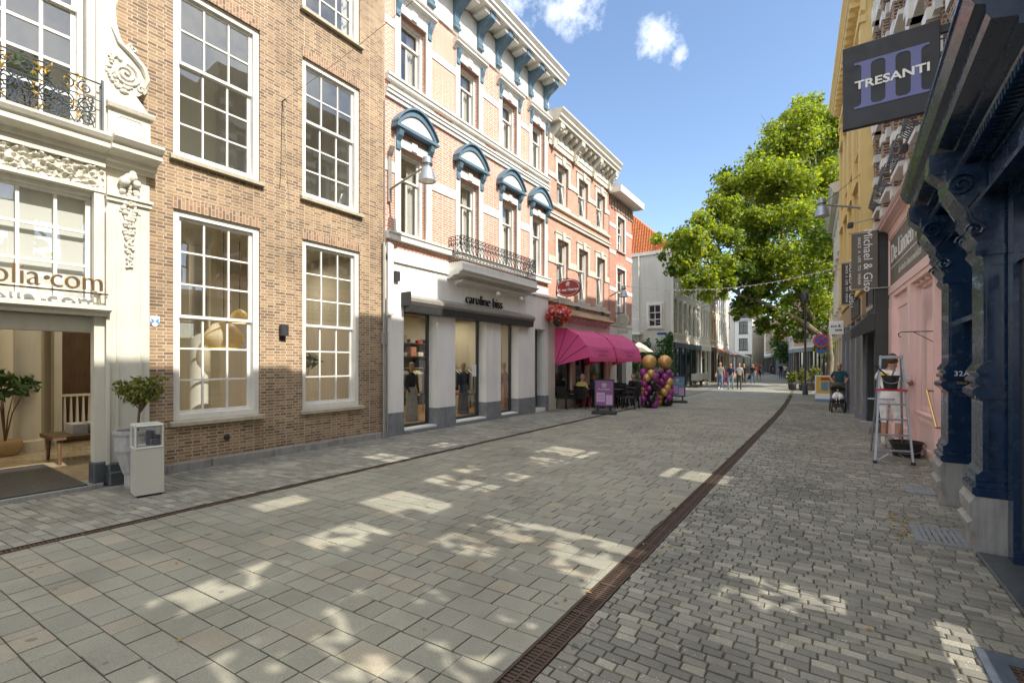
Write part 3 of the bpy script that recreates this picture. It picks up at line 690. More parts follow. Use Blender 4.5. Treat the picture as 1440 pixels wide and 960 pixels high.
mb.quad((7.5, -.45, 0), (7.5, -5, 0), (7.5, -5, 3.6), (7.5, -.45, 3.6)); mb.quad((14.2, -.45, 0), (14.2, -.45, 3.6), (14.2, -5, 3.6), (14.2, -5, 0)); mb.build('shop_walls', M['room'], b2)
# balcony
bl = MB(F); bl.box(9.66, 13.55, 0, .52, 4.3, 4.52); bl.cornice(9.6, 13.62, 4.08, 4.3, .55, .02); bl.cornice(9.9, 13.3, 3.95, 4.08, .3, .02)
bal = bl.build('balcony', M['white'], b2)
mb = MB(F)
def rail_run(p0, p1, z0, z1, n):
    (a0, d0), (a1, d1) = p0, p1; L = math.hypot(a1 - a0, d1 - d0)
    at = lambda t, z: (a0 + (a1 - a0) * t, d0 + (d1 - d0) * t, z)
    for z in (z0 + .04, z0 + .22, z1 - .1, z1): mb.tube([at(0, z), at(1, z)], .011, 4)
    for i in range(n + 1):
        t = i / n; mb.tube([at(t, z0), at(t, z1)], .01, 4)
        if i == n: break
        c = (i + .5) / n; e = .5 / n
        for sg in (-1, 1):
            pts = [at(c + sg * e * .8 * math.sin(k * .9), z0 + .22 + (z1 - .32 - z0) * k / 8) for k in range(9)]; mb.tube(pts, .009, 4)
            mb.tube([at(c + sg * e * .5 * math.cos(k), z0 + .13 + .07 * math.sin(k)) for k in (0, 1, 2, 3, 4, 5)], .008, 4)
        mb.ball(at(c, z1 - .05), .03, 6, 4); mb.ball(at(c, z0 + .5), .035, 6, 4, 1, .4, 1.6)
rail_run((9.68, .49), (13.52, .49), 4.52, 5.23, 24); rail_run((9.68, .02), (9.68, .49), 4.52, 5.23, 3); rail_run((13.52, .02), (13.52, .49), 4.52, 5.23, 3)
mb.build('railing', M['iron'], bal)
# awning cassette, letters, little lamps
aw = thing('awning_cassette', 'long grey rolled awning box with a black valance over the white shop windows', 'awning', F(10.9, 0, 3.0))
MB(F).prismA([(0, 3.24), (.2, 3.2), (.27, 3.28), (.27, 3.36), (.1, 3.46), (0, 3.48)], 7.98, 13.86).build('casing', M['gunmetal'], aw)
MB(F).prismA([(0, 3.02), (.2, 3.02), (.22, 3.2), (0, 3.23)], 8.02, 13.84).build('valance', M['charcoal'], aw)
MB(F).bev(7.93, 8.0, 0, .32, 3.16, 3.5, .02).build('end_cap', M['black'], aw)
tn = thing('shop_name_letters', 'slim black shop name letters on white render under the balcony', 'shop sign', F(11.2, .05, 3.65))
text('caroline biss', .42, M['black'], tn, fleft(11.25, .07, 3.62), .05, 'letters', sx=.88, bold=-.006)
for i, a in enumerate((11.6, 12.9)):
    s_ = thing('spot_lamp', ['white round spot lamp under the balcony left of the other', 'white round spot lamp under the balcony right of the other'][i], 'lamp', F(a, .3, 3.9), 'spot lamps under the balcony')
    MB(F).lathe([(.05, 0), (.07, -.04), (.07, -.1), (.05, -.12)], a, .3, 3.95, 12).build('housing', M['white'], s_, smooth=True)
bx = MB(F).bev(7.68, 7.84, .02, .1, 3.75, 3.98, .01); tag(bx.build('alarm_box', M['charcoal'], None, F(7.76, .02, 3.86)), 'dark square alarm box at the left end of the white shop front', 'alarm box')

# ---- rose brick house over the pink awnings
b3 = thing('rose_brick_house', 'rose brick house with ornate cream corbelled cornice above the pink awnings', 'house', (-8.7, 18.1, 0))
cc = [16.38, 18.24, 20.1]; hw = .46
v1 = [(c - hw, c + hw, 4.35, 6.6) for c in cc]; v2 = [(c - hw, c + hw, 7.95, 9.55) for c in cc]
mb = MB(F); mb.wall(15.2, 21.1, 3.95, 10.4, v1 + v2, .28, -.02); sides(mb, 15.2, 21.1, 3.9, 10.4, 6); mb.build('wall', M['rose_brick'], b3)
mb = MB(F); shop3 = [(15.75, 17.2, .4, 2.7), (17.5, 18.6, .02, 2.7), (18.9, 20.7, .4, 2.7)]; mb.wall(15.2, 21.1, 0, 3.95, shop3, .3, 0); mb.build('shop_front', M['cream'], b3)
for p, q_, u, w in shop3:
    f_ = MB(F).ring(p, q_, -.2, -.1, u, w, .07).build('shop_window', M['wood'], b3); MB(F).quad((q_, -.15, u), (p, -.15, u), (p, -.15, w), (q_, -.15, w)).build('pane', M['dimglass'], f_)
mb = MB(F)
for (a0, a1, z0, z1) in v1 + v2:
    mb.box(a0 - .17, a0, -.04, .03, z0 + (z1 - z0) * .55, z1 + .2); mb.box(a1, a1 + .17, -.04, .03, z0 + (z1 - z0) * .55, z1 + .2); mb.box(a0, a1, -.04, .03, z1, z1 + .2)
    c = (a0 + a1) / 2; mb.prismD([(c - .09, z1 - .02), (c + .09, z1 - .02), (c + .14, z1 + .3), (c - .14, z1 + .3)], 0, .09); mb.box(a0 - .2, a1 + .2, 0, .06, z1 + .2, z1 + .25)
    mb.box(a0 - .1, a1 + .1, -.02, .08, z0 - .1, z0)
for z0, z1, dd in ((4.1, 4.24, .08), (7.3, 7.42, .07), (7.42, 7.48, .11), (7.75, 7.85, .08), (10.0, 10.2, .06)): mb.box(15.22, 21.1, -.02, dd, z0, z1)
for zz, (p, q_) in ((5.6, (5.6, 5.85)), (8.85, (8.85, 9.05))):
    pr = 15.22
    for c in cc: mb.box(pr, c - hw - .17, -.02, .015, p, q_); pr = c + hw + .17
    mb.box(pr, 21.1, -.02, .015, p, q_)
mb.build('stone_trim', M['cream'], b3)
for i, (a0, a1, z0, z1) in enumerate(v1 + v2):
    w = window(F, b3, a0, a1, z0, z1, .12, .07, 1, 1, 1, z0 + (z1 - z0) * .62, 'white', None, .03, drape=.2, style='casement')
    mb = MB(F); e = .14                                          # tilted open lower light
    for (p, q_) in ((a0 + .08, a0 + .14), (a1 - .14, a1 - .08)): mb.loft([[(p, -.16, z0 + .08), (q_, -.16, z0 + .08), (q_, -.12, z0 + .08), (p, -.12, z0 + .08)], [(p, -.16 - e, z0 + (z1 - z0) * .6), (q_, -.16 - e, z0 + (z1 - z0) * .6), (q_, -.12 - e, z0 + (z1 - z0) * .6), (p, -.12 - e, z0 + (z1 - z0) * .6)]])
    mb.box(a0 + .08, a1 - .08, -.16, -.12, z0 + .08, z0 + .14); mb.box(a0 + .08, a1 - .08, -.16 - e, -.12 - e, z0 + (z1 - z0) * .58, z0 + (z1 - z0) * .6); mb.build('tilted_light', M['white'], w)
mb = MB(F); mb.box(15.2, 21.1, -.02, .09, 10.2, 10.75); mb.prismA([(0, 10.75), (.5, 10.75), (.5, 10.82), (.58, 10.9), (.58, 10.98), (.68, 11.1), (.68, 11.16), (0, 11.22)], 15.15, 21.15); mb.build('cornice', M['cream'], b3)
for k, a in enumerate((15.5, 17.3, 19.15, 20.9)):
    mb = MB(F); mb.prismA([(.05, 10.0), (.14, 10.0), (.2, 10.15), (.17, 10.3), (.3, 10.42), (.48, 10.55), (.48, 10.75), (.05, 10.75)], a - .14, a + .14)
    q = random.Random(k)
    for i in range(10): mb.ball((a + q.uniform(-.12, .12), .2 + q.uniform(0, .28), 10.4 + q.uniform(-.2, .3)), q.uniform(.03, .06), 7, 5)
    mb.ball((a, .12, 9.95), .07, 8, 6); mb.build('carved_corbel', M['cream'], b3, smooth=True)
for s0 in (15.5, 17.3, 19.15):
    for j in (1, 2, 3):
        a = s0 + .45 * j; mb = MB(F); mb.prismA([(.05, 10.42), (.12, 10.42), (.18, 10.5), (.36, 10.58), (.42, 10.68), (.42, 10.75), (.05, 10.75)], a - .09, a + .09); mb.build('corbel', M['cream'], b3)
rooms(F, b3, 15.3, 21.0, [(4.3, 6.75), (7.9, 9.7)], 1.6, -.4, 'room_pale', 'upper_room')
mb = MB(F); mb.box(15.25, 21.0, 0, .28, 3.62, 3.7); mb.prismA([(0, 3.7), (.34, 3.62), (.36, 3.66), (0, 3.9)], 15.25, 21.0); mb.cur = 1
for i in range(22): mb.prismA([(.01, 3.4), (.06, 3.4), (.2, 3.56), (.2, 3.62), (.01, 3.62)], 15.4 + i * .25, 15.5 + i * .25)
mb.build('shop_cornice', [M['tan'], M['cream']], b3)
dm = MB(F); dm.box(20.2, 21.3, -2.2, -1.2, 11.2, 12.4); dm.prismA([(-2.4, 12.4), (-1.0, 12.4), (-.95, 12.55), (-1.2, 12.75), (-2.4, 12.75)], 20.0, 21.5); dm.build('dormer', M['white'], b3)
# ---- narrow red brick house
b4 = thing('narrow_brick_house', 'narrow red brick house with arched windows on the corner of the side street', 'house', (-8.7, 22.6, 0))
x1 = [(22.05, 23.15, 4.0, 6.5)]; x2 = [(22.1, 23.1, 7.4, 9.1)]
mb = MB(F); mb.wall(21.1, 24.2, 3.6, 9.9, x1 + x2, .25, .0); sides(mb, 21.1, 24.2, 3.6, 9.9, 8); mb.build('wall', M['red_brick'], b4)
mb = MB(F); mb.wall(21.1, 24.2, 0, 3.6, [(22.0, 23.3, .1, 2.7)], .3, .02); sides(mb, 21.1, 24.2, 0, 3.59, 8); mb.build('ground_floor', M['white'], b4)
for (a0, a1, z0, z1) in x1 + x2: window(F, b4, a0, a1, z0, z1, .1, .08, 2, 2, 2, z0 + (z1 - z0) * .55, drape=.2)
mb = MB(F)
for (a0, a1, z0, z1) in x1 + x2:
    c = (a0 + a1) / 2; hw_ = (a1 - a0) / 2 + .12
    arc = [(c + hw_ * math.cos(math.pi * (1 - i / 10)), z1 + .36 * math.sin(math.pi * i / 10)) for i in range(11)]; inn = [(c + (hw_ - .13) * math.cos(math.pi * (1 - i / 10)), z1 + .24 * math.sin(math.pi * i / 10)) for i in range(11)]
    mb.prismD(arc, .0, .02)
mb.build('arch_tympanum', M['rose_brick'], b4)
mb = MB(F)
for (a0, a1, z0, z1) in x1 + x2:
    mb.box(a0 - .14, a0, -.02, .035, z0, z1 + .02); mb.box(a1, a1 + .14, -.02, .035, z0, z1 + .02); mb.box(a0 - .14, a1 + .14, 0, .04, z1, z1 + .12)
for z in (5.3, 7.1, 8.4): mb.box(21.12, 21.9, 0, .02, z, z + .18); mb.box(23.3, 24.22, -.02, .02, z, z + .18)
mb.box(21.1, 24.22, 0, .06, 3.6, 3.75); mb.prismA([(0, 9.9), (.6, 9.9), (.62, 10.2), (.5, 10.3), (0, 10.3)], 21.05, 24.4); mb.build('stone_trim', M['white'], b4)
mb = MB(F)
for i in range(8): mb.box(21.3 + i * .38, 21.58 + i * .38, 0, .05, 9.3, 9.85)
mb.build('brick_pattern', M['dark_brick'], b4)
MB(F).quad((22, -.2, .1), (23.3, -.2, .1), (23.3, -.2, 2.7), (22, -.2, 2.7)).build('shop_window', M['dimglass'], b4)
# ================================================================= ground
def sheet(name, mat, poly, z): 
    o = MB().quad(*[(x, y, z) for x, y in poly]).build(name, mat, None, (0, 0, 0)); return tag(o, kind='structure')
m, nt, b = new_mat('joint_soil'); p = pos(nt)
nt.links.new(ramp(nt, noise(nt, p, 2.5, 5), [(.35, (.085, .075, .055)), (.5, (.13, .115, .08)), (.66, (.12, .125, .05))]), b.inputs['Base Color']); b.inputs['Roughness'].default_value = .95; M['joint'] = m
M['slab'] = stone_mat('paving_slab', [(0, (.225, .222, .188)), (.35, (.25, .246, .208)), (.8, (.275, .269, .226)), (.95, (.28, .258, .208)), (1, (.32, .29, .23))], .72, .12)
M['sett'] = stone_mat('granite_sett', [(0, (.155, .152, .135)), (.4, (.20, .195, .17)), (.8, (.245, .237, .202)), (1, (.32, .305, .26))], .62, .8)
M['sidestone'] = stone_mat('pavement_stone', [(0, (.19, .187, .17)), (.4, (.235, .23, .202)), (.8, (.28, .27, .233)), (1, (.34, .325, .28))], .7, .3)
sheet('ground', M['joint'], [(-400, -300), (400, -300), (400, 900), (-400, 900)], -.012)
def stones(x0, x1, y0, y1, pitch, lens, gap, inset, tilt, seed, hj=.003, alt=0., edge=None, ang=.0):
    """Rows of separate stones across the street with real joints between them."""
    q = random.Random(seed); mb = MB(); y = y0
    t = math.tan(tilt); row = 0
    while y < y1:
        pj = pitch * q.uniform(.94, 1.06); xa, xb = (edge(y + pj / 2) if edge else (x0, x1)); xm = (x0 + x1) / 2
        x = xa - q.random() * lens[0] * .8
        while x < xb - .01:
            l = q.uniform(*lens) if q.random() > alt else q.uniform(lens[0] * .55, lens[0] * .8)
            p0, p1 = max(x, xa), min(x + l, xb)
            if p1 - p0 > .04:
                g = gap * q.uniform(.6, 1.3) / 2; j = lambda: q.uniform(-ang, ang)
                c = [(p0 + g + j(), y + g + j()), (p1 - g + j(), y + g + j()), (p1 - g + j(), y + pj - g + j()), (p0 + g + j(), y + pj - g + j())]
                c = [(cx, cy + (cx - xm) * t) for cx, cy in c]; mx, my = sum(k[0] for k in c) / 4, sum(k[1] for k in c) / 4
                hh = q.gauss(0, hj); tx, ty = q.gauss(0, hj * 3), q.gauss(0, hj * 3)
                def ring(ins, dz):
                    r_ = []
                    for cx, cy in c:
                        dx, dy = mx - cx, my - cy; L = math.hypot(dx, dy); k = min(ins / L * 1.4, .6)
                        r_.append((cx + dx * k, cy + dy * k, hh + dz + tx * (cx - mx) + ty * (cy - my)))
                    return r_
                rs = [ring(0, -.03), ring(0, -inset * .75), ring(inset * .5, -inset * .18), ring(inset * 1.3, 0)] if inset > .004 else [ring(0, -.03), ring(0, -.002), ring(inset, 0)]
                n = len(rs); vs = [v for r_ in rs for v in r_]; fs = [(k * 4 + i, k * 4 + (i + 1) % 4, k * 4 + 4 + (i + 1) % 4, k * 4 + 4 + i) for k in range(n - 1) for i in range(4)]
                fs.append(tuple(range((n - 1) * 4, n * 4))); mb.add(vs, fs)
            x += l
        y += pj; row += 1
    return mb
def gx(y):                                  # right-hand gutter line
    return -1.44 if y < 16 else -1.44 - .0016 * (y - 16) ** 2
tag(stones(-6.28, -1.525, -3.2, 27, .192, (.17, .36), .009, .003, R(3.5), 1, .0012, .12, edge=lambda y: (-6.28, gx(y) - .085)).build('road', M['slab'], None, (0, 0, 0)), kind='structure')
tag(stones(-1.355, 2.2, 0, 24, .081, (.115, .16), .011, .006, R(-1), 2, .002, .05, edge=lambda y: (gx(y) + .085, 1.14 if y < 5.9 else 2.1), ang=.004).build('pavement', M['sett'], None, (0, 0, 0)), kind='structure')
tag(stones(-8.75, -6.42, -3, 25, .105, (.16, .26), .008, .005, R(6), 3, .002, .15, ang=.003).build('pavement', M['sidestone'], None, (0, 0, 0)), kind='structure')
def flat_stone(name, stops, bw, bh, ms):
    m, nt, b = new_mat(name); p = pos(nt); t = nt.nodes.new('ShaderNodeTexBrick'); nt.links.new(p, t.inputs['Vector'])
    for k, v in (('Scale', 1), ('Mortar Size', ms), ('Brick Width', bw), ('Row Height', bh)): t.inputs[k].default_value = v
    t.inputs['Color1'].default_value = (*stops[0], 1); t.inputs['Color2'].default_value = (*stops[1], 1); t.inputs['Mortar'].default_value = (.07, .065, .05, 1)
    nt.links.new(mixc(nt, .6, t.outputs[0], ramp(nt, noise(nt, p, .9, 6), [(.3, (.65, .63, .6)), (.7, (1.3, 1.28, 1.2))]), 'MULTIPLY'), b.inputs['Base Color']); b.inputs['Roughness'].default_value = .7; return m
M['far_slab'] = flat_stone('distant_slabs', [(.25, .245, .21), (.30, .29, .25)], .33, .21, .008); M['far_sett'] = flat_stone('distant_setts', [(.235, .228, .2), (.285, .275, .235)], .2, .1, .012)
sheet('road', M['far_slab'], [(-6.28, 26.7), (-1.6, 26.7), (-1.75, 29), (-2.1, 37), (-8, 60), (-14, 110), (-30, 110), (-14, 62), (-6.6, 40)], -.004)
sheet('pavement', M['far_sett'], [(-1.45, 23.9), (3, 23.9), (20, 24), (20, 44), (2, 60), (-2, 100), (-14, 110), (-8, 60), (-1.9, 37), (-1.6, 29)], -.006)
sheet('pavement', M['far_sett'], [(-40, 24.2), (-6.42, 24.2), (-6.6, 40), (-14, 62), (-40, 62)], -.008)
# drainage channels of cast iron
def channel(name, xf, w, y0, y1, label):
    root = thing(name, label, 'drain', (xf(y0), y0, 0)); fr = MB(); hl = MB(); br = MB(); y = y0
    while y < y1:
        y2 = min(y + .5, y1); c = (xf(y) + xf(y2)) / 2
        for s_ in (-1, 1): fr.box(c + s_ * w / 2 - (.016 if s_ > 0 else 0), c + s_ * w / 2 + (.016 if s_ < 0 else 0), y, y2 - .003, -.03, .002)
        hl.quad((c - w / 2, y, -.03), (c + w / 2, y, -.03), (c + w / 2, y2, -.03), (c - w / 2, y2, -.03))
        n = 16 if y < 14 else 4
        for k in range(n):
            yy = y + (y2 - y) * k / n; br.box(c - w / 2 + .017, c + w / 2 - .017, yy, yy + (.5 / n) * .5, -.03, -.004)
        br.box(c - .008, c + .008, y, y2, -.03, -.003); br.box(c - w / 2 + .017, c + w / 2 - .017, y2 - .03, y2 - .004, -.03, -.002); y = y2
    fr.build('edge_rail', M['rust'], root); br.build('grating', M['rust'], root); hl.build('trough', M['hole'], root)
channel('drain_channel', gx, .165, -.5, 30, 'wide rusty slotted drain channel between road slabs and granite setts')
channel('drain_channel', lambda y: -6.35, .135, -2, 24, 'narrow rusty drain channel beside the pavement of the brick houses')
# cellar gratings, steps by the navy shop
def grate(x0, x1, y0, y1, label, n, border=.09, diag=False):
    r_ = thing('cellar_grate', label, 'grate', ((x0 + x1) / 2, (y0 + y1) / 2, 0), 'cellar gratings in the granite setts')
    m_ = MB(); B = border; z = .012
    m_.box(x0, x0 + B, y0, y1, -.03, z); m_.box(x1 - B, x1, y0, y1, -.03, z); m_.box(x0 + B, x1 - B, y0, y0 + B, -.03, z); m_.box(x0 + B, x1 - B, y1 - B, y1, -.03, z); m_.build('frame', M['bluestone'] if not diag else M['steel_iron'], r_)
    MB().quad((x0 + B, y0 + B, .0135 if False else -.002), (x1 - B, y0 + B, -.002), (x1 - B, y1 - B, -.002), (x0 + B, y1 - B, -.002)).build('shaft', M['hole'], r_)
    m_ = MB()
    for i in range(n):
        if diag:
            yy = y0 + B + (y1 - y0 - 2 * B) * (i + .5) / n; m_.box(x0 + B, x1 - B, yy - .006, yy + .006, -.002, .008)
        else:
            xx = x0 + B + (x1 - x0 - 2 * B) * (i + .5) / n; m_.box(xx - .017, xx + .017, y0 + B, y1 - B, -.002, .01)
    if diag:
        for i in range(6): xx = x0 + B + (x1 - x0 - 2 * B) * (i + .5) / 6; m_.box(xx - .004, xx + .004, y0 + B, y1 - B, -.002, .006)
    m_.build('bar', M['rust'] if diag else M['bluestone'], r_)
grate(.72, 1.13, 6.05, 6.62, 'bluestone grate with dark slots in front of the near navy pilaster', 6, .06)
grate(.88, 1.2, 8.25, 8.72, 'smaller slotted grate in front of the far navy pilaster', 5, .06)
grate(.74, 1.4, 3.15, 3.96, 'steel framed cellar grate with brown bars at the near street corner', 16, .12, True)
mb = MB(); mb.bev(1.12, 1.62, 2, 5.93, -.03, .03, .01); tag(mb.build('door_step', M['darkstone'], None, (1.3, 4, 0)), 'long dark stone strip before the navy shop entrance', 'step')
mb = MB(); mb.bev(1.5, 2.4, 2, 5.8, -.03, .15, .015); tag(mb.build('door_step', M['stone'], None, (1.9, 4, 0)), 'raised grey stone step under the navy shop door', 'step')
# fallen leaves
mb = MB(); q = random.Random(21)
for i in range(130):
    x, y = (q.uniform(.55, .78), q.uniform(6.0, 7.0)) if i < 50 else (q.uniform(-6.3, 1.1), q.uniform(1.2, 14)); s_ = q.uniform(.012, .03); an = q.uniform(0, 6.28)
    c_, n_ = math.cos(an) * s_, math.sin(an) * s_; mb.quad((x - c_, y - n_, .006), (x + n_ * .5, y - c_ * .5, .014), (x + c_, y + n_, .007), (x - n_ * .5, y + c_ * .5, .012))
tag(mb.build('fallen_leaves', leaf_mat('dry_leaf', (.30, .15, .03), (.45, .30, .06), .2), None, (0, 0, 0)), 'scattered dry yellow leaves on the paving stones', 'leaves', kind='stuff')
# ================================================================= right row
FB = Fr(.9415, 0, .03, 1, -1, .03); FP = Fr(1.92, 0, -.042, 1, -1, -.042); FY = Fr(1.73, 0, -.05, 1, -1, -.05); FG = Fr(1.15, 0, -.028, 1, -1, -.028)
# ---- navy shop
r1 = thing('navy_shop_house', 'glossy navy wooden shop front with scrolled brackets under a deep cornice', 'house', FB(6, 0, 0))
sh_p = [(0, .53), (.02, .55), (.02, .6), (-.015, .62), (.005, .66), (-.02, .69), (-.02, .73), (-.05, .77), (-.05, 1.4), (-.02, 1.43), (.02, 1.47), (.015, 1.51), (-.04, 1.55), (.0, 1.58), (.0, 1.61), (-.035, 1.64), (-.005, 1.68), (-.03, 1.72), (-.055, 1.76), (-.055, 2.72), (-.03, 2.75), (.0, 2.8), (-.02, 2.86), (.03, 2.94), (.02, 3.02), (.07, 3.1), (.055, 3.18), (.12, 3.28), (.18, 3.4), (.2, 3.5), (.2, 3.6)]
pl_p = [(0, 0), (0, .18), (.05, .22), (.055, .27), (.01, .31), (.035, .35), (.04, .46), (.015, .5), (0, .53)]
for nm, a0, a1, off in (('p', 5.95, 6.46, 0), ('q', 6.47, 7.0, -.13), ('r', 7.79, 8.38, 0)):
    bk = -.3
    mb = MB(FB); mb.prismA([(bk, 0)] + [(d + off, z) for d, z in pl_p] + [(bk, .53)], a0, a1); mb.build('stone_plinth', M['stone'], r1)
    mb = MB(FB); mb.prismA([(bk, .532)] + [(d + off, z) for d, z in sh_p] + [(bk, 3.6)], a0 + .015, a1 - .015)
    if nm != 'q':
        e = a0 + .012
        for z0, z1 in ((.8, 1.36), (1.8, 2.66)):               # raised panel on the flank
            for (d0, d1, u, w) in ((-.27, -.255, z0, z1), (-.09, -.075, z0, z1), (-.255, -.09, z0, z0 + .015), (-.255, -.09, z1 - .015, z1)): mb.box(e - .008, e + .01, d0, d1, u, w)
        for z0, z1, k in ((.53, .6, .02), (.62, .66, .012), (.68, .73, .016), (1.43, 1.5, .02), (1.56, 1.62, .014), (2.74, 2.82, .02)): mb.box(a0 + .015 - k, a0 + .03, bk, .0, z0, z1)
    p_ = mb.build('pilaster', M['navy'], r1)
    if nm != 'q':
        mb = MB(FB)
        for s_ in (a0 + .0, a1 - .0):
            pts = []
            for i in range(22):
                t = i / 21; an = math.pi * .9 - t * 3.4 * math.pi; rr = .11 * (1 - .8 * t); pts.append((s_, .09 + rr * math.cos(an), 3.42 + rr * math.sin(an)))
            mb.tube(pts, .018, 6)
            pts = []
            for i in range(16):
                t = i / 15; an = t * 3 * math.pi; rr = .07 * (1 - .8 * t); pts.append((s_, .0 + rr * math.cos(an), 2.98 + rr * math.sin(an)))
            mb.tube(pts, .014, 6); mb.tube([(s_, -.02, 3.32), (s_, .06, 3.2), (s_, .02, 3.08), (s_, -.07, 2.98)], .016, 6)
        mb.build('scroll_bracket', M['navy'], p_, smooth=True)
mb = MB(FB); mb.box(7.0, 7.79, -.52, -.47, .0, 2.3); mb.ring(7.0, 7.79, -.52, -.47, 2.3, 3.3, .08); mb.ring(7.02, 7.77, -.47, -.44, .05, 2.15, .09); mb.box(7.0, 7.79, -.47, -.3, 2.2, 2.32); mb.box(7.0, 7.79, -.3, -.16, 2.24, 2.3)
mb.build('side_door', M['navy'], r1)
MB(FB).quad((7.1, -.5, 2.34), (7.7, -.5, 2.34), (7.7, -.5, 3.2), (7.1, -.5, 3.2)).build('transom_pane', M['glass'], r1)
mb = MB(FB); mb.box(4.4, 8.4, -.3, -.1, 3.3, 3.62); mb.ring(4.5, 5.9, -.1, -.08, 3.34, 3.58, .03); mb.box(4.4, 8.4, -.1, -.05, 3.28, 3.32); mb.box(4.4, 8.4, -.3, -.04, 3.6, 3.7)
mb.build('fascia', M['navy'], r1)
mb = MB(FB); mb.prismA([(-.3, 3.7), (.02, 3.7), (.05, 3.76), (.12, 3.78), (.12, 3.83), (.24, 3.86), (.26, 3.9), (.26, 3.96), (.31, 3.98), (.35, 4.06), (.35, 4.12), (-.5, 4.32)], 4.0, 8.46)
mb.prismA([(.24, 4.0), (.365, 4.1), (.365, 4.13), (.24, 4.13)], 4.0, 8.48)
for i in range(54): a = 4.05 + i * .08; mb.box(a, a + .045, -.04, .06, 3.635, 3.702)
mb.build('cornice', M['navy'], r1)
for a in (5.98, 7.85):                                          # big brackets under the cornice
    mb = MB(FB); mb.prismA([(-.1, 3.2), (.06, 3.2), (.14, 3.3), (.1, 3.42), (.2, 3.5), (.31, 3.62), (.31, 3.78), (-.1, 3.78)], a + .08, a + .36); mb.tube([(a + .06, .22, 3.66), (a + .38, .22, 3.66)], .09, 12); mb.build('cornice_bracket', M['navy'], r1)
mb = MB(FB); mb.box(4.4, 5.93, -.32, -.28, 0, .15)
for a in (4.4, 5.74): mb.box(a, a + .16, -.34, -.2, .0, 3.3)
mb.box(4.5, 5.9, -.33, -.22, 2.62, 2.78); mb.box(4.5, 5.9, -.33, -.22, 3.2, 3.3); mb.build('shop_frame', M['navy'], r1)
mb = MB(FB); mb.ring(4.56, 5.74, -.32, -.25, .16, 2.62, .07); mb.build('shop_door', M['charcoal'], r1)
mb = MB(FB); mb.quad((4.5, -.29, .15), (5.74, -.29, .15), (5.74, -.29, 3.2), (4.5, -.29, 3.2)); mb.build('shop_pane', M['dimglass'], r1)
xx = FB(7.805, -.17, 1.6); text('32A', .085, M['letter_white'], r1, lambda x, y, t: FB(7.795 - t, -.17 - x, 1.62 + y) if 0 else Vector((xx.x + x, FB(7.79, 0, 0).y - .004 - t, 1.625 + y)), .004, 'house_number')
MB().box(xx.x - .045, xx.x + .045, xx.y - .03, xx.y - .015, 1.5, 1.525).build('name_plate', M['brass'], r1)
# storeys over the navy shop, bare openings added to throw sun patches below
up = [(4.5, 5.1, 4.5, 6.3), (5.25, 5.85, 4.5, 6.6), (6.3, 7.15, 4.45, 6.0), (7.4, 8.3, 4.45, 6.2), (5.0, 5.6, 7.3, 8.3), (6.6, 7.2, 7.6, 8.2)]
mb = MB(FB); mb.wall(4.38, 5.9, 4.25, 11.0, up, .22, -.62); mb.wall(5.9, 8.5, 4.25, 12.3, up, .22, -.62); mb.wall(8.5, 8.9, 4.25, 12.3, [], .2, -.62); mb.build('upper_wall', M['pale_yellow'], r1)
mb = MB(FB); mb.wall(4.4, 8.5, 0, 4.3, [(7.02, 7.9, 2.7, 4.1)], .02, -1.1); mb.quad((4.4, -.3, 4.24), (8.5, -.3, 4.24), (8.5, -1.1, 4.24), (4.4, -1.1, 4.24)); mb.quad((4.4, -.3, 0), (4.4, -1.1, 0), (4.4, -1.1, 4.24), (4.4, -.3, 4.24)); mb.build('sun_block_wall', M['room'], r1)  # unseen wall added to stop slits of sun, one hole left for a patch
for a0, a1, z0, z1 in up:
    mb = MB(FB); mb.ring(a0, a1, -.8, -.72, z0, z1, .06); mb.box((a0 + a1) / 2 - .025, (a0 + a1) / 2 + .025, -.79, -.73, z0, z1); mb.box(a0, a1, -.79, -.73, (z0 + z1) / 2 - .025, (z0 + z1) / 2 + .025); mb.build('window', M['white'], r1)  # empty frames in the added openings, no glass
# ---- unseen wall added beside the camera, pierced to throw sun patches
r0 = thing('sun_patch_wall', 'unseen pale wall added beside the navy shop, pierced to cast sun patches', 'house', (1.6, 0, 0))
q = random.Random(4)
low = [(.9, 2.5, 2.9, 4.3), (2.95, 4.1, 2.7, 4.5), (3.55, 4.15, 1.35, 2.2), (3.3, 4.2, .75, 1.05), (2.9, 4.1, .3, .55), (-.6, .7, 3.2, 4.4), (.9, 1.9, 4.8, 5.3), (2.2, 2.9, 4.8, 5.5), (3.3, 4.0, 4.9, 6.0), (-.6, .1, 5.0, 5.8), (2.4, 3.0, 6.4, 6.9)]
mb = MB(Fr(1.6, 0, 0, 1, -1, 0)); mb.wall(-9, 4.38, 0, 11.0, low, .15); mb.build('wall', M['pale_yellow'], r0)
# ---- pink shop and the banded brick house above it
r2 = thing('pink_shop_house', 'pink wooden shop front under dark brick storeys with white stone bands', 'house', FP(11.8, 0, 0))
mb = MB(FP); mb.box(8.5, 15.1, -.3, 0, 3.44, 5.0); mb.ring(8.6, 15.08, 0, .05, 3.46, 4.98, .16); mb.ring(8.76, 14.92, 0, .03, 3.62, 4.82, .04); mb.cornice(8.4, 15.15, 4.98, 5.16, .3, 0)
mb.box(8.5, 15.1, -.45, .03, 3.36, 3.46); mb.build('fascia', M['pink'], r2)
sg = MB(FP).box(8.82, 14.88, .0, .022, 3.68, 4.76).build('sign_panel', M['signgrey'], r2)
fr_right = lambda fr, A, D, Z: (lambda x, y, t: fr(A - x, D + t, Z + y))
text('De Linnen Heren', .62, M['letter_white'], sg, fr_right(FP, 12.45, .03, 4.38), .012, 'shop_name', sx=1.02)
text('de beste linnenwinkel', .24, M['text_grey'], sg, fr_right(FP, 12.5, .03, 3.86), .01, 'shop_motto', sx=1.1)
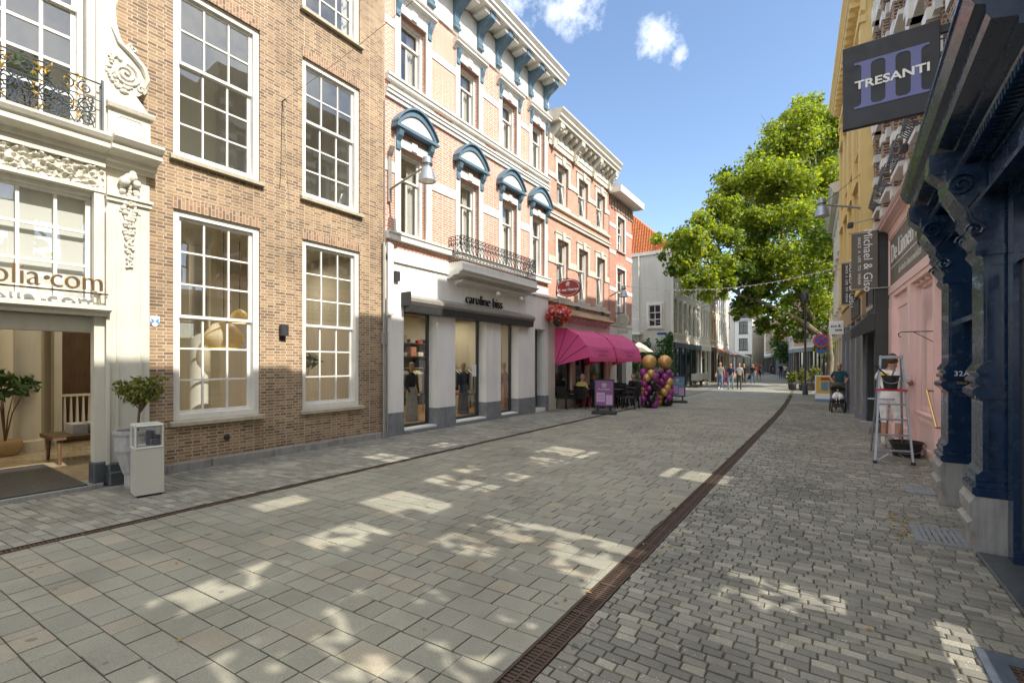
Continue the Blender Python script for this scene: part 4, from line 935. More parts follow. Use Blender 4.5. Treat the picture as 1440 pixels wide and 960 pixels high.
MB(FP).box(10.3, 14.7, .022, .03, 4.07, 4.09).build('underline', M['letter_white'], sg)
mb = MB(FP)
mb.box(8.5, 9.75, -.4, -.02, 0, 3.4); mb.box(9.3, 9.72, -.02, .03, .0, 3.36); mb.box(12.25, 15.1, -.4, -.04, 0, 3.4)
for p, q_ in ((14.35, 15.05), (12.3, 12.6)): mb.box(p, q_, -.04, .04, 0, 3.36); mb.box(p - .03, q_ + .03, -.04, .06, 0, .3); mb.box(p + .1, q_ - .1, .04, .05, .5, 3.1)
mb.ring(12.75, 14.2, -.04, -.02, .5, 3.1, .05); mb.box(12.6, 14.35, -.04, -.01, .0, .35)
mb.build('shop_pilaster', M['pink'], r2)
mb = MB(FP); mb.box(10.75, 12.25, -.4, -.06, 0, .78); mb.ring(10.85, 12.15, -.06, -.035, .12, .7, .06); mb.prismA([(-.4, .78), (-.02, .78), (-.02, .81), (-.4, .86)], 10.72, 12.28); mb.box(10.7, 10.8, -.4, -.03, 0, 3.4); mb.build('stall_riser', M['pink'], r2)
f_ = MB(FP).ring(10.8, 12.25, -.2, -.12, .84, 3.3, .07).build('shop_window', M['pink'], r2)
MB(FP).quad((10.86, -.16, .9), (12.2, -.16, .9), (12.2, -.16, 3.24), (10.86, -.16, 3.24)).build('pane', M['shopglass'], f_)
mb = MB(FP); curtain(mb, 10.85, 12.2, -.5, .85, 3.2, .05, .22); mb.build('window_drape', M['curtain'], f_)
mb = MB(FP); mb.box(9.75, 10.7, -.26, -.2, .02, 3.36); mb.ring(9.8, 10.66, -.2, -.16, .05, 2.25, .1); mb.box(9.92, 10.54, -.2, -.18, .3, .9); mb.ring(9.8, 10.66, -.2, -.15, 2.3, 3.3, .08); mb.build('shop_door', M['pink'], r2)
mb = MB(FP); mb.box(9.88, 10.58, -.19, -.185, 2.38, 3.22); mb.build('leaded_pane', M['blind'], r2)
mb = MB(FP)
for z in (2.55, 2.72, 2.9, 3.08): mb.tube([(9.9, -.18, z), (10.05, -.175, z + .06), (10.23, -.18, z - .02), (10.4, -.175, z + .06), (10.56, -.18, z)], .006, 4)
mb.build('leading', M['iron'], r2)
for i in range(13):
    MB(FP).ball((9.2 + i * .42, -.06, 3.31), .045, 8, 6).build('globe_bulb', M['pink'], r2, smooth=True)
hr = MB(FP); hr.tube([(10.72, -.03, 1.28), (10.72, .06, 1.28), (10.05, .06, .72), (10.05, -.03, .72)], .02, 8); tag(hr.build('handrail', M['brass'], None, FP(10.4, 0, 1)), 'sloping brass handrail fixed to the pink shop door post', 'handrail')
hb = MB(FP); hb.tube([(10.6, 0, 2.3), (10.6, .42, 2.3), (10.6, .46, 2.27), (10.6, .45, 2.22), (10.6, .42, 2.22)], .009, 5); hb.tube([(10.6, .0, 2.12), (10.6, .26, 2.3)], .007, 5); tag(hb.build('hook_bracket', M['iron'], None, FP(10.6, 0, 2.3)), 'thin black hook bracket sticking out of the pink shop front', 'bracket')
bw = [(a, a + .85, z0, z1) for a in (9.1, 10.75, 12.4, 14.05, 15.65) for z0, z1 in ((5.9, 8.0), (9.0, 11.0))]
mb = MB(FP); mb.wall(8.5, 16.85, 5.1, 13.3, bw, .3); mb.shell(8.5, 16.85, 5.1, 13.3, 3); mb.build('upper_wall', M['dark_brick'], r2)
for a in (8.6, 10.15, 11.8, 13.45, 15.1, 16.5):
    mb = MB(FP); mb.box(a, a + .32, 0, .14, 5.16, 13); mb.build('brick_pier', M['dark_brick'], r2)
    for k in range(12):
        z = 5.5 + k * .62; MB(FP).box(a - .03, a + .35, .0, .17, z, z + .2).build('stone_band', M['white'], r2)
for a0, a1, z0, z1 in bw:
    window(FP, r2, a0, a1, z0, z1, .1, .07, 2, 1, 1, z0 + 1.3, 'white', 'white', .04, 'dimglass', 0, .22, .12)
    mb = MB(FP); mb.box(a0 - .16, a1 + .16, 0, .2, z1, z1 + .28); mb.prismD([((a0 + a1) / 2 - .12, z1), ((a0 + a1) / 2 + .12, z1), ((a0 + a1) / 2 + .18, z1 + .4), ((a0 + a1) / 2 - .18, z1 + .4)], 0, .26)
    for k in range(3): mb.box(a0 - .2, a0, 0, .1, z0 + .1 + k * .7, z0 + .35 + k * .7); mb.box(a1, a1 + .2, 0, .1, z0 + .1 + k * .7, z0 + .35 + k * .7)
    mb.build('window_surround', M['white'], r2)
    if z0 < 7:
        mb = MB(FP)
        for i in range(9): a = a0 + .05 + i * (a1 - a0 - .1) / 8; mb.tube([(a, .1, z0 + .02), (a, .3, z0 + .2), (a, .22, z0 + .55)], .012, 4)
        for z, d in ((z0 + .55, .22), (z0 + .05, .2), (z0 + .3, .28)): mb.tube([(a0, d, z), (a1, d, z)], .014, 4); mb.tube([(a0, 0, z), (a0, d, z)], .012, 4); mb.tube([(a1, 0, z), (a1, d, z)], .012, 4)
        for i in range(4): mb.spiral(a0 + .14 + i * .19, .27, z0 + .3, .09, 1.5, 0, 1, .01, 4)
        mb.build('window_guard', M['steel_iron'], r2)
# ---- charcoal shop
r3 = thing('charcoal_shop', 'charcoal panelled shop front with a slanting dark canopy beside the pink shop', 'shop', FY(15.9, 0, 0))
mb = MB(FY); mb.box(14.98, 15.2, -.6, .0, 0, 5.0); mb.box(15.2, 16.78, -.3, -.02, 3.05, 5.0); mb.box(16.5, 16.78, -.6, 0, 0, 3.05); mb.box(14.95, 16.82, -.6, .06, 5.0, 5.12); mb.ring(15.3, 16.7, -.02, .01, 3.3, 4.9, .05); mb.build('wall', M['charcoal'], r3)
mb = MB(FY); mb.prismA([(-.02, 2.62), (.5, 2.38), (.5, 2.62), (.1, 3.02), (-.02, 3.02)], 15.0, 16.8); mb.build('canopy', M['charcoal'], r3)
mb = MB(FY); mb.box(15.2, 16.5, -.62, -.56, .1, 2.7); mb.box(15.8, 15.86, -.56, -.52, .1, 2.7); mb.build('shop_door', M['black'], r3)
mb = MB(FY); mb.box(14.98, 16.8, -.6, .12, -.02, .12); mb.box(14.98, 15.4, -.1, .3, -.02, .24); mb.build('door_step', M['stone'], r3)
text('Michael & Giso', .2, M['text_grey'], r3, fr_right(FY, 15.9, .02, 3.25), .01, 'shop_name')
# ---- yellow house
r4 = thing('yellow_house', 'tall yellow stucco house with grey blue shop pilasters and a deep cornice', 'house', FY(20.5, 0, 0))
yw = [(a, a + .9, z0, z1) for a in (17.5, 19.25, 21.0, 22.75) for z0, z1 in ((4.9, 7.0), (8.2, 10.4))]
mb = MB(FY); mb.wall(16.85, 24.4, 3.9, 12.4, yw, .25); mb.shell(16.85, 24.4, 3.9, 12.4, 4); mb.build('wall', M['yellow'], r4)
for a in (16.87, 18.65, 20.4, 22.15, 23.95):
    mb = MB(FY); mb.box(a, a + .42, 0, .12, 4.2, 11.6); mb.box(a - .05, a + .47, 0, .17, 11.6, 11.8); mb.box(a - .05, a + .47, 0, .17, 4.1, 4.4); mb.box(a + .06, a + .36, .12, .14, 4.8, 11.2); mb.build('pilaster', M['yellow'], r4)
for a0, a1, z0, z1 in yw:
    window(FY, r4, a0, a1, z0, z1, .1, .07, 2, 1, 2, z0 + 1.4, 'white', 'yellow', .04, 'dimglass', 0, .12)
    mb = MB(FY); mb.ring(a0 - .12, a1 + .12, 0, .06, z0 - .02, z1 + .12, .12); mb.box(a0 - .2, a1 + .2, 0, .18, z1 + .14, z1 + .22); mb.build('window_surround', M['yellow'], r4)
mb = MB(FY); mb.prismA([(0, 11.9), (.12, 11.95), (.12, 12.3), (.4, 12.5), (.4, 12.62), (.5, 12.72), (.5, 12.85), (0, 12.95)], 16.8, 24.5); mb.box(16.85, 24.4, 0, .08, 3.9, 4.1)
mb.build('cornice', M['yellow'], r4)
for i in range(16): MB(FY).box(17.0 + i * .46, 17.2 + i * .46, .1, .36, 12.2, 12.42).build('cornice_bracket', M['yellow'], r4)
mb = MB(FY); sw = [(17.25, 18.5, .3, 3.0), (18.95, 20.2, .3, 3.0), (20.65, 21.9, .05, 3.0), (22.35, 23.7, .3, 3.0)]; mb.wall(16.82, 24.4, 0, 3.9, sw, .35, -.02); mb.box(16.85, 24.35, -.02, .08, 3.15, 3.75); mb.build('shop_front', M['tan'], r4)
for a in (16.88, 18.52, 20.22, 21.92, 23.72):
    mb = MB(FY); mb.box(a, a + .4, -.02, .07, .25, 3.15); mb.box(a - .03, a + .43, -.02, .1, 0, .3); mb.build('shop_pilaster', M['greyblue'], r4)
for a0, a1, z0, z1 in sw:
    f_ = MB(FY).ring(a0, a1, -.3, -.2, z0, z1, .08).build('shop_window', M['greyblue'], r4); MB(FY).quad((a0, -.25, z0), (a1, -.25, z0), (a1, -.25, z1), (a0, -.25, z1)).build('pane', M['dimglass'], f_)
MB(FY).box(17.3, 19.6, .08, .12, 3.2, 3.7).build('sign_board', M['charcoal'], r4)
# ---- pale house at the cross street
r5 = thing('pale_stucco_house', 'pale stucco house with a cream cornice next to the plane tree', 'house', FG(28, 0, 0))
gw = [(a, a + .95, z0, z1) for a in (25.1, 26.9, 28.7, 30.3) for z0, z1 in ((4.3, 6.0), (6.8, 8.4))]
mb = MB(FG); mb.wall(24.45, 31.6, 0, 9.1, gw + [(25, 26.6, .2, 2.9), (27.2, 28.6, .05, 2.9), (29.2, 31, .2, 2.9)], .25); mb.shell(24.45, 31.6, 0, 9.1, 6); mb.build('wall', M['pale_yellow'], r5)
for a0, a1, z0, z1 in gw:
    window(FG, r5, a0, a1, z0, z1, .1, .07, 2, 1, 2, z0 + 1.1, 'white', 'white', .04, 'dimglass', 0, .1)
    mb = MB(FG); mb.ring(a0 - .12, a1 + .12, 0, .05, z0 - .02, z1 + .12, .12); mb.build('window_surround', M['white'], r5)
for a0, a1, z0, z1 in ((25, 26.6, .2, 2.9), (27.2, 28.6, .05, 2.9), (29.2, 31, .2, 2.9)):
    f_ = MB(FG).ring(a0, a1, -.2, -.1, z0, z1, .08).build('shop_window', M['greyblue'], r5); MB(FG).quad((a0, -.15, z0), (a1, -.15, z0), (a1, -.15, z1), (a0, -.15, z1)).build('pane', M['dimglass'], f_)
mb = MB(FG); mb.box(24.45, 31.6, 0, .08, 8.5, 9.1); mb.prismA([(0, 9.1), (.3, 9.12), (.34, 9.3), (.42, 9.4), (.42, 9.52), (0, 9.6)], 24.4, 31.9); mb.box(24.45, 31.6, 0, .06, 3.3, 3.6); mb.box(24.45, 31.6, .02, .3, 3.6, 3.72); mb.build('cornice', M['cream'], r5)
# ---- hanging signs
ts = thing('tresanti_sign', 'square charcoal hanging sign with violet column emblem over the navy shop', 'shop sign', (.72, 8.5, 5.8))
ts.name = 'hanging_sign'
MB().bev(.175, 1.254, 8.455, 8.545, 5.2, 6.4, .012).build('panel', M['signblue'], ts)
def flatY(A, Y, Z): return lambda x, y, t: Vector((A + x, Y - t, Z + y))
em = MB(); y0, y1 = 8.447, 8.4555
em.box(.31, 1.14, y0, y1, 5.46, 5.49); em.box(.31, 1.14, y0, y1, 6.1, 6.13)
for c in (.45, .725, 1.0):
    w_, k = .055, .05; em.box(c - w_, c + w_, y0, y1, 5.49, 6.1)
    for s_ in (-1, 1):
        em.prismD([(c + s_ * w_, 5.49), (c + s_ * (w_ + k), 5.49), (c + s_ * (w_ + .015), 5.505), (c + s_ * w_, 5.54)], y0, y1); em.prismD([(c + s_ * w_, 6.1), (c + s_ * (w_ + k), 6.1), (c + s_ * (w_ + .015), 6.085), (c + s_ * w_, 6.05)], y0, y1)
em.build('column_emblem', M['violet'], ts)
text('TRESANTI', .165, M['letter_white'], ts, flatY(.735, 8.443, 5.79), .006, 'lettering', sx=1.13, bold=.004)
MB().box(1.25, 1.6, 8.47, 8.53, 6.22, 6.32).build('arm', M['black'], ts)
def banner(x0, x1, y, z0, z1, mat, lab, t1, t2, nm='banner_sign', tm='letter_white'):
    b_ = thing(nm, lab, 'banner', ((x0 + x1) / 2, y, (z0 + z1) / 2))
    MB().bev(x0, x1, y - .012, y + .012, z0, z1, .004).build('cloth', mat, b_); mb = MB(); mb.tube([(x0 - .05, y, z1 + .03), (x1 + .25, y, z1 + .03)], .018, 8); mb.tube([(x0 - .05, y, z0 - .02), (x1 + .25, y, z0 - .02)], .018, 8); mb.build('pole', M['gunmetal'], b_)
    c = x0 + (x1 - x0) * .62; text(t1, .26, M[tm], b_, lambda x, yy, t: Vector((c + yy, y - .014 - t, (z0 + z1) / 2 - x)), .004, 'lettering')
    text(t2, .085, M[tm], b_, lambda x, yy, t: Vector((x0 + (x1 - x0) * .3 + yy, y - .014 - t, (z0 + z1) / 2 - x)), .004, 'small_lettering', sx=1.25)
    return b_
banner(.49, 1.03, 14.9, 3.67, 5.08, M['bannergrey'], 'taupe banner with a white name running downwards beside the pink shop', 'Michael & Giso', 'SINCE  A  LIFE  TO  WEAR')
banner(.36, .82, 19.0, 3.72, 5.06, M['charcoal'], 'black banner with white writing hanging behind the taupe banner', 'Michael & Giso', 'SINCE  A  LIFE  TO  WEAR')
ws = thing('box_sign', 'small white square box sign with dark letters sticking out under the yellow house', 'shop sign', (.23, 20, 3))
MB().bev(.02, .45, 19.94, 20.06, 2.78, 3.24, .02).build('box', M['letter_white'], ws); text('ace &', .13, M['black'], ws, flatY(.21, 19.935, 3.07), .004, 'lettering', bold=.002); text('tate', .13, M['black'], ws, flatY(.29, 19.935, 2.93), .004, 'lettering', bold=.002)
MB().tube([(.45, 20, 3.02), (.72, 20, 3.02)], .02, 8).build('arm', M['gunmetal'], ws)
for (fr, a, d, z, lab) in ((FP, 10.9, .34, 5.62, 'dark floodlight on the banded brick wall below the hanging sign'), (FY, 15.0, .5, 5.35, 'grey floodlight on the pole above the taupe banner')):
    o = thing('floodlight', lab, 'floodlight', fr(a, d, z)); MB(fr).bev(a - .1, a + .1, d - .05, d + .07, z - .07, z + .05, .02).build('housing', M['charcoal'], o); MB(fr).tube([(a, 0, z + .1), (a, d - .04, z + .02)], .015, 6).build('arm', M['gunmetal'], o)
# ================================================================= things on and along the street
def wall_lamp(fr, a, z, L, label, plate=True, sc_=1.):
    o = thing('street_lamp', label, 'street lamp', fr(a, 0, z), 'bell lamps on wall arms')
    mb = MB(fr); mb.tube([(a, .06, z + .05), (a, L - .12, z + .3 * sc_)], [.035, .028], 4); mb.build('arm', M['gunmetal'], o)
    if plate:
        mb = MB(fr); mb.bev(a - .05, a + .05, 0, .07, z - .25, z + .95, .01); mb.prismA([(.05, z + .8), (.12, z + .9), (.18, z + 1.05), (.1, z + 1.05), (.04, z + .95)], a - .05, a + .05); mb.build('bracket_plate', M['gunmetal'], o)
    z2 = z + .3 * sc_
    mb = MB(fr); mb.lathe([(.02, .2), (.1, .19), (.11, .1), (.11, .02), (.09, 0), (.09, -.02), (.12, -.05), (.17, -.2), (.19, -.31), (.2, -.33), (.18, -.33), (.16, -.22)], a, L, z2, 20); h = mb.build('lamp_head', M['aluminium'], o, smooth=True)
    mb = MB(fr); mb.lathe([(.001, 0), (.172, .005), (.172, .02), (.001, .03)], a, L, z2 - .325, 20); mb.build('glass', M['lampglass'], h)
    mb = MB(fr); mb.lathe([(.115, .06), (.12, .05), (.12, .035), (.115, .03)], a, L, z2, 20); mb.build('band', M['charcoal'], h)
    return o
wall_lamp(FL, 7.55, 5.85, 1.28, 'grey bell street lamp on a wall arm beside the first blue arched hood')
wall_lamp(FY, 16.9, 6.2, 1.05, 'grey bell street lamp on an arm from the yellow house', False)
wall_lamp(FL, 21.0, 4.9, .75, 'white bell street lamp on the narrow red brick house at the corner', False)
st = MB(); st.tube([FY(16.9, .05, 7.3), FY(16.9, .95, 6.6)], .008, 4); tag(st.build('stay_wire', M['iron'], None, FY(16.9, 0, 7)), 'thin stay wire above the lamp arm of the yellow house', 'wire')
def cable(p0, p1, sag, label, r=.012, lights=0):
    o = thing('overhead_cable', label, 'cable', ((p0[0] + p1[0]) / 2, (p0[1] + p1[1]) / 2, (p0[2] + p1[2]) / 2)); P = []
    for i in range(25):
        t = i / 24; P.append(tuple(p0[k] + (p1[k] - p0[k]) * t - (sag * 4 * t * (1 - t) if k == 2 else 0) for k in range(3)))
    MB().tube(P, r, 4).build('cord', M['text_grey'], o)
    if lights:
        mb = MB()
        for i in range(1, lights):
            t = i / lights; mb.ball(tuple(p0[k] + (p1[k] - p0[k]) * t - (sag * 4 * t * (1 - t) + .04 if k == 2 else 0) for k in range(3)), .03, 5, 4)
        mb.build('bulb', M['letter_white'], o)
cable((-8.1, 21.2, 5.45), (.45, 25.5, 6.1), .55, 'light string sagging across the street in front of the plane tree', .014, 40)
cable((-8.6, 23.8, 4.9), (-9.3, 35, 5.0), .6, 'thin cable hanging over the side street to the grey corner house')
# cabinet planter, urn with clipped tree
pb = thing('display_pedestal', 'white display pedestal with a glass top case on the pavement by the shop door', 'display case', (-7.55, 2.38, 0))
ang = R(-8)
def rot(x, y, z, c=(-7.56, 2.42)): return (c[0] + x * math.cos(ang) - y * math.sin(ang), c[1] + x * math.sin(ang) + y * math.cos(ang), z)
mb = MB(); w = .155
mb.loft([[rot(-w, -w, .03), rot(w, -w, .03), rot(w, w, .03), rot(-w, w, .03)], [rot(-w, -w, .63), rot(w, -w, .63), rot(w, w, .63), rot(-w, w, .63)]]); mb.build('cabinet', M['putty'], pb)
MB().loft([[rot(s_ * .13, t_ * .13, 0) for s_, t_ in ((-1, -1), (1, -1), (1, 1), (-1, 1))], [rot(s_ * .13, t_ * .13, .03) for s_, t_ in ((-1, -1), (1, -1), (1, 1), (-1, 1))]]).build('base', M['black'], pb)
mb = MB()
for s_, t_ in ((-1, -1), (1, -1), (1, 1), (-1, 1)): mb.tube([rot(s_ * (w - .012), t_ * (w - .012), .63), rot(s_ * (w - .012), t_ * (w - .012), .93)], .016, 4)
for z in (.64, .93):
    P = [rot(s_ * (w - .01), t_ * (w - .01), z) for s_, t_ in ((-1, -1), (1, -1), (1, 1), (-1, 1))]
    for i in range(4): mb.tube([P[i], P[(i + 1) % 4]], .02, 4)
mb.build('case_frame', M['putty'], pb)
mb = MB()
for i, (s_, t_) in enumerate(((-1, -1), (1, -1), (1, 1), (-1, 1))):
    u_ = ((1, -1), (1, 1), (-1, 1), (-1, -1))[i]; mb.quad(rot(s_ * .15, t_ * .15, .65), rot(u_[0] * .15, u_[1] * .15, .65), rot(u_[0] * .15, u_[1] * .15, .92), rot(s_ * .15, t_ * .15, .92))
mb.quad(rot(-.14, -.14, .935), rot(.14, -.14, .935), rot(.14, .14, .935), rot(-.14, .14, .935)); mb.build('case_glass', M['glass'], pb)
cards = MB(); cards.loft([[rot(.04, -.02, .66), rot(.12, .02, .66), rot(.1, .06, .66), rot(.02, .02, .66)], [rot(.04, -.02, .86), rot(.12, .02, .86), rot(.1, .06, .86), rot(.02, .02, .86)]])
cards.loft([[rot(.06, .05, .66), rot(.13, .05, .66), rot(.13, .12, .66), rot(.06, .12, .66)], [rot(.06, .05, .8), rot(.13, .05, .8), rot(.13, .12, .8), rot(.06, .12, .8)]])
tag(cards.build('gift_box', M['navy_c'], None, rot(.07, .03, .66)), 'dark blue boxes displayed inside the glass case of the pedestal', 'box')
ur = thing('urn_planter', 'tall tapered grey concrete urn half hidden behind the white pedestal', 'planter', (-8.08, 2.47, 0))
MB().lathe([(.13, 0), (.15, .05), (.15, .2), (.17, .24), (.24, .5), (.26, .55), (.26, .74), (.28, .78), (.28, .82), (.24, .82), (.23, .7)], -8.08, 2.47, 0, 8).build('bowl', M['concrete'], ur)
tr = thing('clipped_tree', 'small bushy topiary tree with yellow tips growing from the grey urn', 'tree', (-8.08, 2.47, .72))
mb = MB(); mb.tube([(-8.08, 2.47, .7), (-8.07, 2.48, .95), (-8.08, 2.5, 1.18)], [.02, .016, .014], 6); q = random.Random(8)
for i in range(9):
    an = q.uniform(0, 6.28); mb.tube([(-8.08, 2.5, 1.05 + .012 * i), (-8.08 + .12 * math.cos(an), 2.5 + .12 * math.sin(an), 1.25), (-8.08 + .22 * math.cos(an), 2.5 + .22 * math.sin(an), 1.36 + q.uniform(0, .12))], [.009, .006, .003], 4)
mb.build('trunk', M['wood'], tr)
mb = MB(); leafy(mb, (-8.08, 2.5, 1.36), (.25, .25, .22), 800, .07, q, .35, asp=.42)
for i in range(14): an = q.uniform(0, 6.28); leafy(mb, (-8.08 + .24 * math.cos(an), 2.5 + .24 * math.sin(an), 1.38 + q.uniform(-.05, .2)), (.09, .09, .06), 22, .07, q, .3, asp=.4)
mb.build('crown', M['leaf_p'], tr)
# inside the cream shop
bt = thing('low_bench', 'dark wooden bench table just inside the open shop doorway', 'bench', (-11.0, 2.5, .05))
MB().bev(-11.45, -10.6, 2.1, 3.1, .47, .53, .01).build('top', M['wood'], bt)
for x, y in ((-11.35, 2.2), (-10.7, 2.2), (-11.35, 3.0), (-10.7, 3.0)): MB().tube([(x, y, .47), (x + (.05 if x > -11 else -.05), y, .052)], [.035, .022], 6).build('leg', M['wood'], bt)
for i in range(3):
    bx = MB().bev(-11.2 + i * .02, -10.75, 2.38 + i * .24, 2.58 + i * .24, .532, .7, .006); tag(bx.build('stacked_box', M['concrete'], None, (-11, 2.48 + i * .24, .53)), ['pale grey box at the street end of the dark bench', 'pale grey box in the middle of the bench', 'pale grey box at the inner end of the bench'][i], 'box', 'boxes on the bench')
mt = MB().bev(-10.9, -8.55, -1.2, 2.05, .053, .07, .005); tag(mt.build('door_mat', M['charcoal'], None, (-9.7, .5, .05)), 'large black door mat inside the open shop doorway', 'mat')
def pot_plant(x, y, s_, label, pot='tan', nm='potted_plant', z=.05, seed=1, hgt=1.2):
    o = thing(nm, label, 'plant', (x, y, z)); q = random.Random(seed)
    MB().lathe([(.16 * s_, 0), (.25 * s_, .12 * s_), (.29 * s_, .28 * s_), (.27 * s_, .36 * s_), (.24 * s_, .34 * s_)], x, y, z, 16).build('pot', M[pot], o, smooth=True)
    mb = MB(); lf = MB()
    for k in range(5):
        an = q.uniform(0, 6.28); h = hgt * q.uniform(.75, 1.1); e = .25 * q.random(); P = [(x, y, z + .3 * s_), (x + e * .4 * math.cos(an), y + e * .4 * math.sin(an), z + h * .6), (x + e * math.cos(an) * 1.3, y + e * 1.3 * math.sin(an), z + h)]; mb.tube(P, [.014, .01, .006], 5)
        leafy(lf, P[2], (.24, .24, .2), 22, .2, q, .3, asp=.5)
    mb.build('stem', M['wood'], o); lf.build('foliage', M['leaf_s'], o)
pot_plant(-12.55, 1.85, .8, 'fig plant in a round tan pot inside the open doorway', seed=3, hgt=1.3)
pot_plant(-9.5, 5.75, .9, 'large leafy plant behind the ground floor window beside the drain pipes', 'concrete', seed=5, hgt=2.0)
pot_plant(-9.3, 1.6, .5, 'trailing plant behind the upper window over the gilt railing', 'concrete', z=4.9, seed=6, hgt=.9)
def pendant(x, y, z, r, label, mat, zc=4.48):
    o = thing('pendant_lamp', label, 'lamp', (x, y, z)); MB().lathe([(.04, r * 1.05), (r * .55, r * .85), (r, r * .25), (r, -.1 * r), (r * .75, -.5 * r), (r * .7, -.5 * r), (r * .93, -.05 * r), (r * .5, r * .75)], x, y, z, 20).build('shade', M[mat], o, smooth=True)
    MB().tube([(x, y, z + r), (x, y, zc)], .008, 4).build('cord', M['black'], o); MB().ball((x, y, z), .06, 10, 8).build('bulb', plain('bulb_glow', (1, .78, .45), .5, 0, 4), o)
    l = bpy.data.lights.new('bulb_light', 'POINT'); l.energy = 4; l.color = (1, .86, .64); l.shadow_soft_size = .08; lo = bpy.data.objects.new('bulb_light', l); COL.objects.link(lo); lo.parent = o; lo.location = (0, 0, -.25)
pendant(-10.3, 4.6, 2.25, .36, 'wide woven pendant lamp glowing behind the ground floor window by the enamel shield', 'shade')
pendant(-10.9, 5.2, 2.75, .2, 'small woven pendant lamp higher and further inside than the wide one', 'shade')
pendant(-10.9, .9, 3.3, .25, 'pendant lamp hanging in the room behind the open doorway', 'shade')
gl = thing('table_lamp', 'green shaded table lamp behind the ground floor window beside the drain pipes', 'lamp', (-9.25, 5.55, .9)); MB().lathe([(.09, 1.0), (.17, .72), (.165, .72), (.085, .99)], -9.25, 5.55, .9, 16).build('shade', M['green_shade'], gl, smooth=True); MB().lathe([(.12, 0), (.12, .03), (.015, .05), (.015, .75)], -9.25, 5.55, .9, 12).build('stand', M['brass'], gl)
tb = thing('side_table', 'small wooden table carrying the green lamp behind the window', 'table', (-9.25, 5.55, .05)); MB().bev(-9.5, -9.0, 5.3, 5.85, .8, .85, .01).build('top', M['wood'], tb)
for x in (-9.45, -9.05):
    for y in (5.35, 5.8): MB().box(x - .02, x + .02, y - .02, y + .02, .052, .8).build('leg', M['wood'], tb)
def ceiling_spots(fr, lst, z, label, e):
    for i, (a, d) in enumerate(lst):
        o = thing('ceiling_spot', label, 'ceiling lamp', fr(a, d, z), 'ceiling spots ' + label[-24:]); MB(fr).lathe([(.07, 0), (.07, -.1), (.05, -.11), (.001, -.105)], a, d, z, 12).build('housing', M['letter_white'], o)
        l = bpy.data.lights.new('spot_light', 'AREA'); l.shape = 'DISK'; l.size = .3; l.energy = e; l.color = (1, .88, .68); lo = bpy.data.objects.new('spot_light', l); COL.objects.link(lo); lo.parent = o; lo.location = (0, 0, -.14)
ceiling_spots(FL, [(-1.5, -2.6), (1.6, -3.4), (3.2, -3.0), (6.2, -2.4)], 4.48, 'white ceiling spot glowing in the rooms of the cream and brown houses', 16)
ceiling_spots(FL, [(8.5, -2.0), (9.8, -3.4), (10.8, -1.8), (12.6, -2.4), (13.3, -3.6)], 3.58, 'white ceiling spot glowing inside the white shop', 10)
# fashion shop contents
q = random.Random(31)
def clothes_rack(a0, a1, d, label):
    o = thing('clothes_rack', label, 'clothes rack', FL((a0 + a1) / 2, d, .13)); mb = MB(FL); mb.tube([(a0, d, .13), (a0, d, 1.6), (a1, d, 1.6), (a1, d, .13)], .018, 6); mb.build('rail', M['aluminium'], o); n = int((a1 - a0) / .09)
    for i in range(n):
        a = a0 + .06 + i * .09; mb = MB(FL); h = q.uniform(.6, .95); mb.loft([[(a - .02, d - .05, 1.52), (a + .02, d - .05, 1.52), (a + .02, d + .05, 1.52), (a - .02, d + .05, 1.52)], [(a - .03, d - .22, 1.42), (a + .03, d - .22, 1.42), (a + .03, d + .22, 1.42), (a - .03, d + .22, 1.42)], [(a - .035, d - .2, 1.5 - h), (a + .035, d - .2, 1.5 - h), (a + .035, d + .2, 1.5 - h), (a - .035, d + .2, 1.5 - h)]])
        mb.build('garment', M[q.choice(['black_c', 'tee_white', 'yellow_c', 'denim_d', 'sage', 'grey_c', 'salmon'])], o)
clothes_rack(9.7, 11.4, -2.7, 'rack of clothes inside the white shop window next to the drain pipes'); clothes_rack(12.3, 13.9, -2.5, 'rack of clothes behind the paper notice in the middle shop window')
sf = thing('display_shelf', 'dark shelving stacked with folded clothes at the back of the white shop', 'shelf', FL(12.8, -4.7, .13)); MB(FL).box(11.2, 14.1, -4.95, -4.9, .13, 2.6).build('back_board', M['wood'], sf)
for zz in (.5, 1.0, 1.5, 2.0, 2.5):
    MB(FL).box(11.2, 14.1, -4.9, -4.45, zz, zz + .04).build('shelf_board', M['wood'], sf)
    for k in range(7):
        a = 11.35 + k * .4 + q.uniform(-.05, .05); hh = q.uniform(.1, .36); MB(FL).bev(a, a + .28, -4.85, -4.5, zz + .041, zz + .041 + hh, .02).build('folded_clothes', M[q.choice(['black_c', 'tee_white', 'yellow_c', 'denim_d', 'sage', 'grey_c', 'salmon', 'crimson'])], sf)
for i, (a, d) in enumerate(((13.6, -1.9), (11.7, -1.2))):
    o = thing('display_table', ['low display table with folded clothes behind the shop window by the side door', 'low display table with folded clothes behind the middle shop window'][i], 'table', FL(a, d, .13)); MB(FL).bev(a - .4, a + .4, d - .3, d + .3, .75, .8, .01).build('top', M['wood'], o)
    for x in (-.35, .35):
        for y in (-.25, .25): MB(FL).box(a + x - .025, a + x + .025, d + y - .025, d + y + .025, .132, .75).build('leg', M['wood'], o)
    for k in range(4): MB(FL).bev(a - .36 + k * .18, a - .21 + k * .18, d - .2, d + .15, .802, .83 + .05 * q.random(), .015).build('folded_clothes', M[q.choice(['tee_white', 'denim_d', 'salmon', 'sage'])], o)
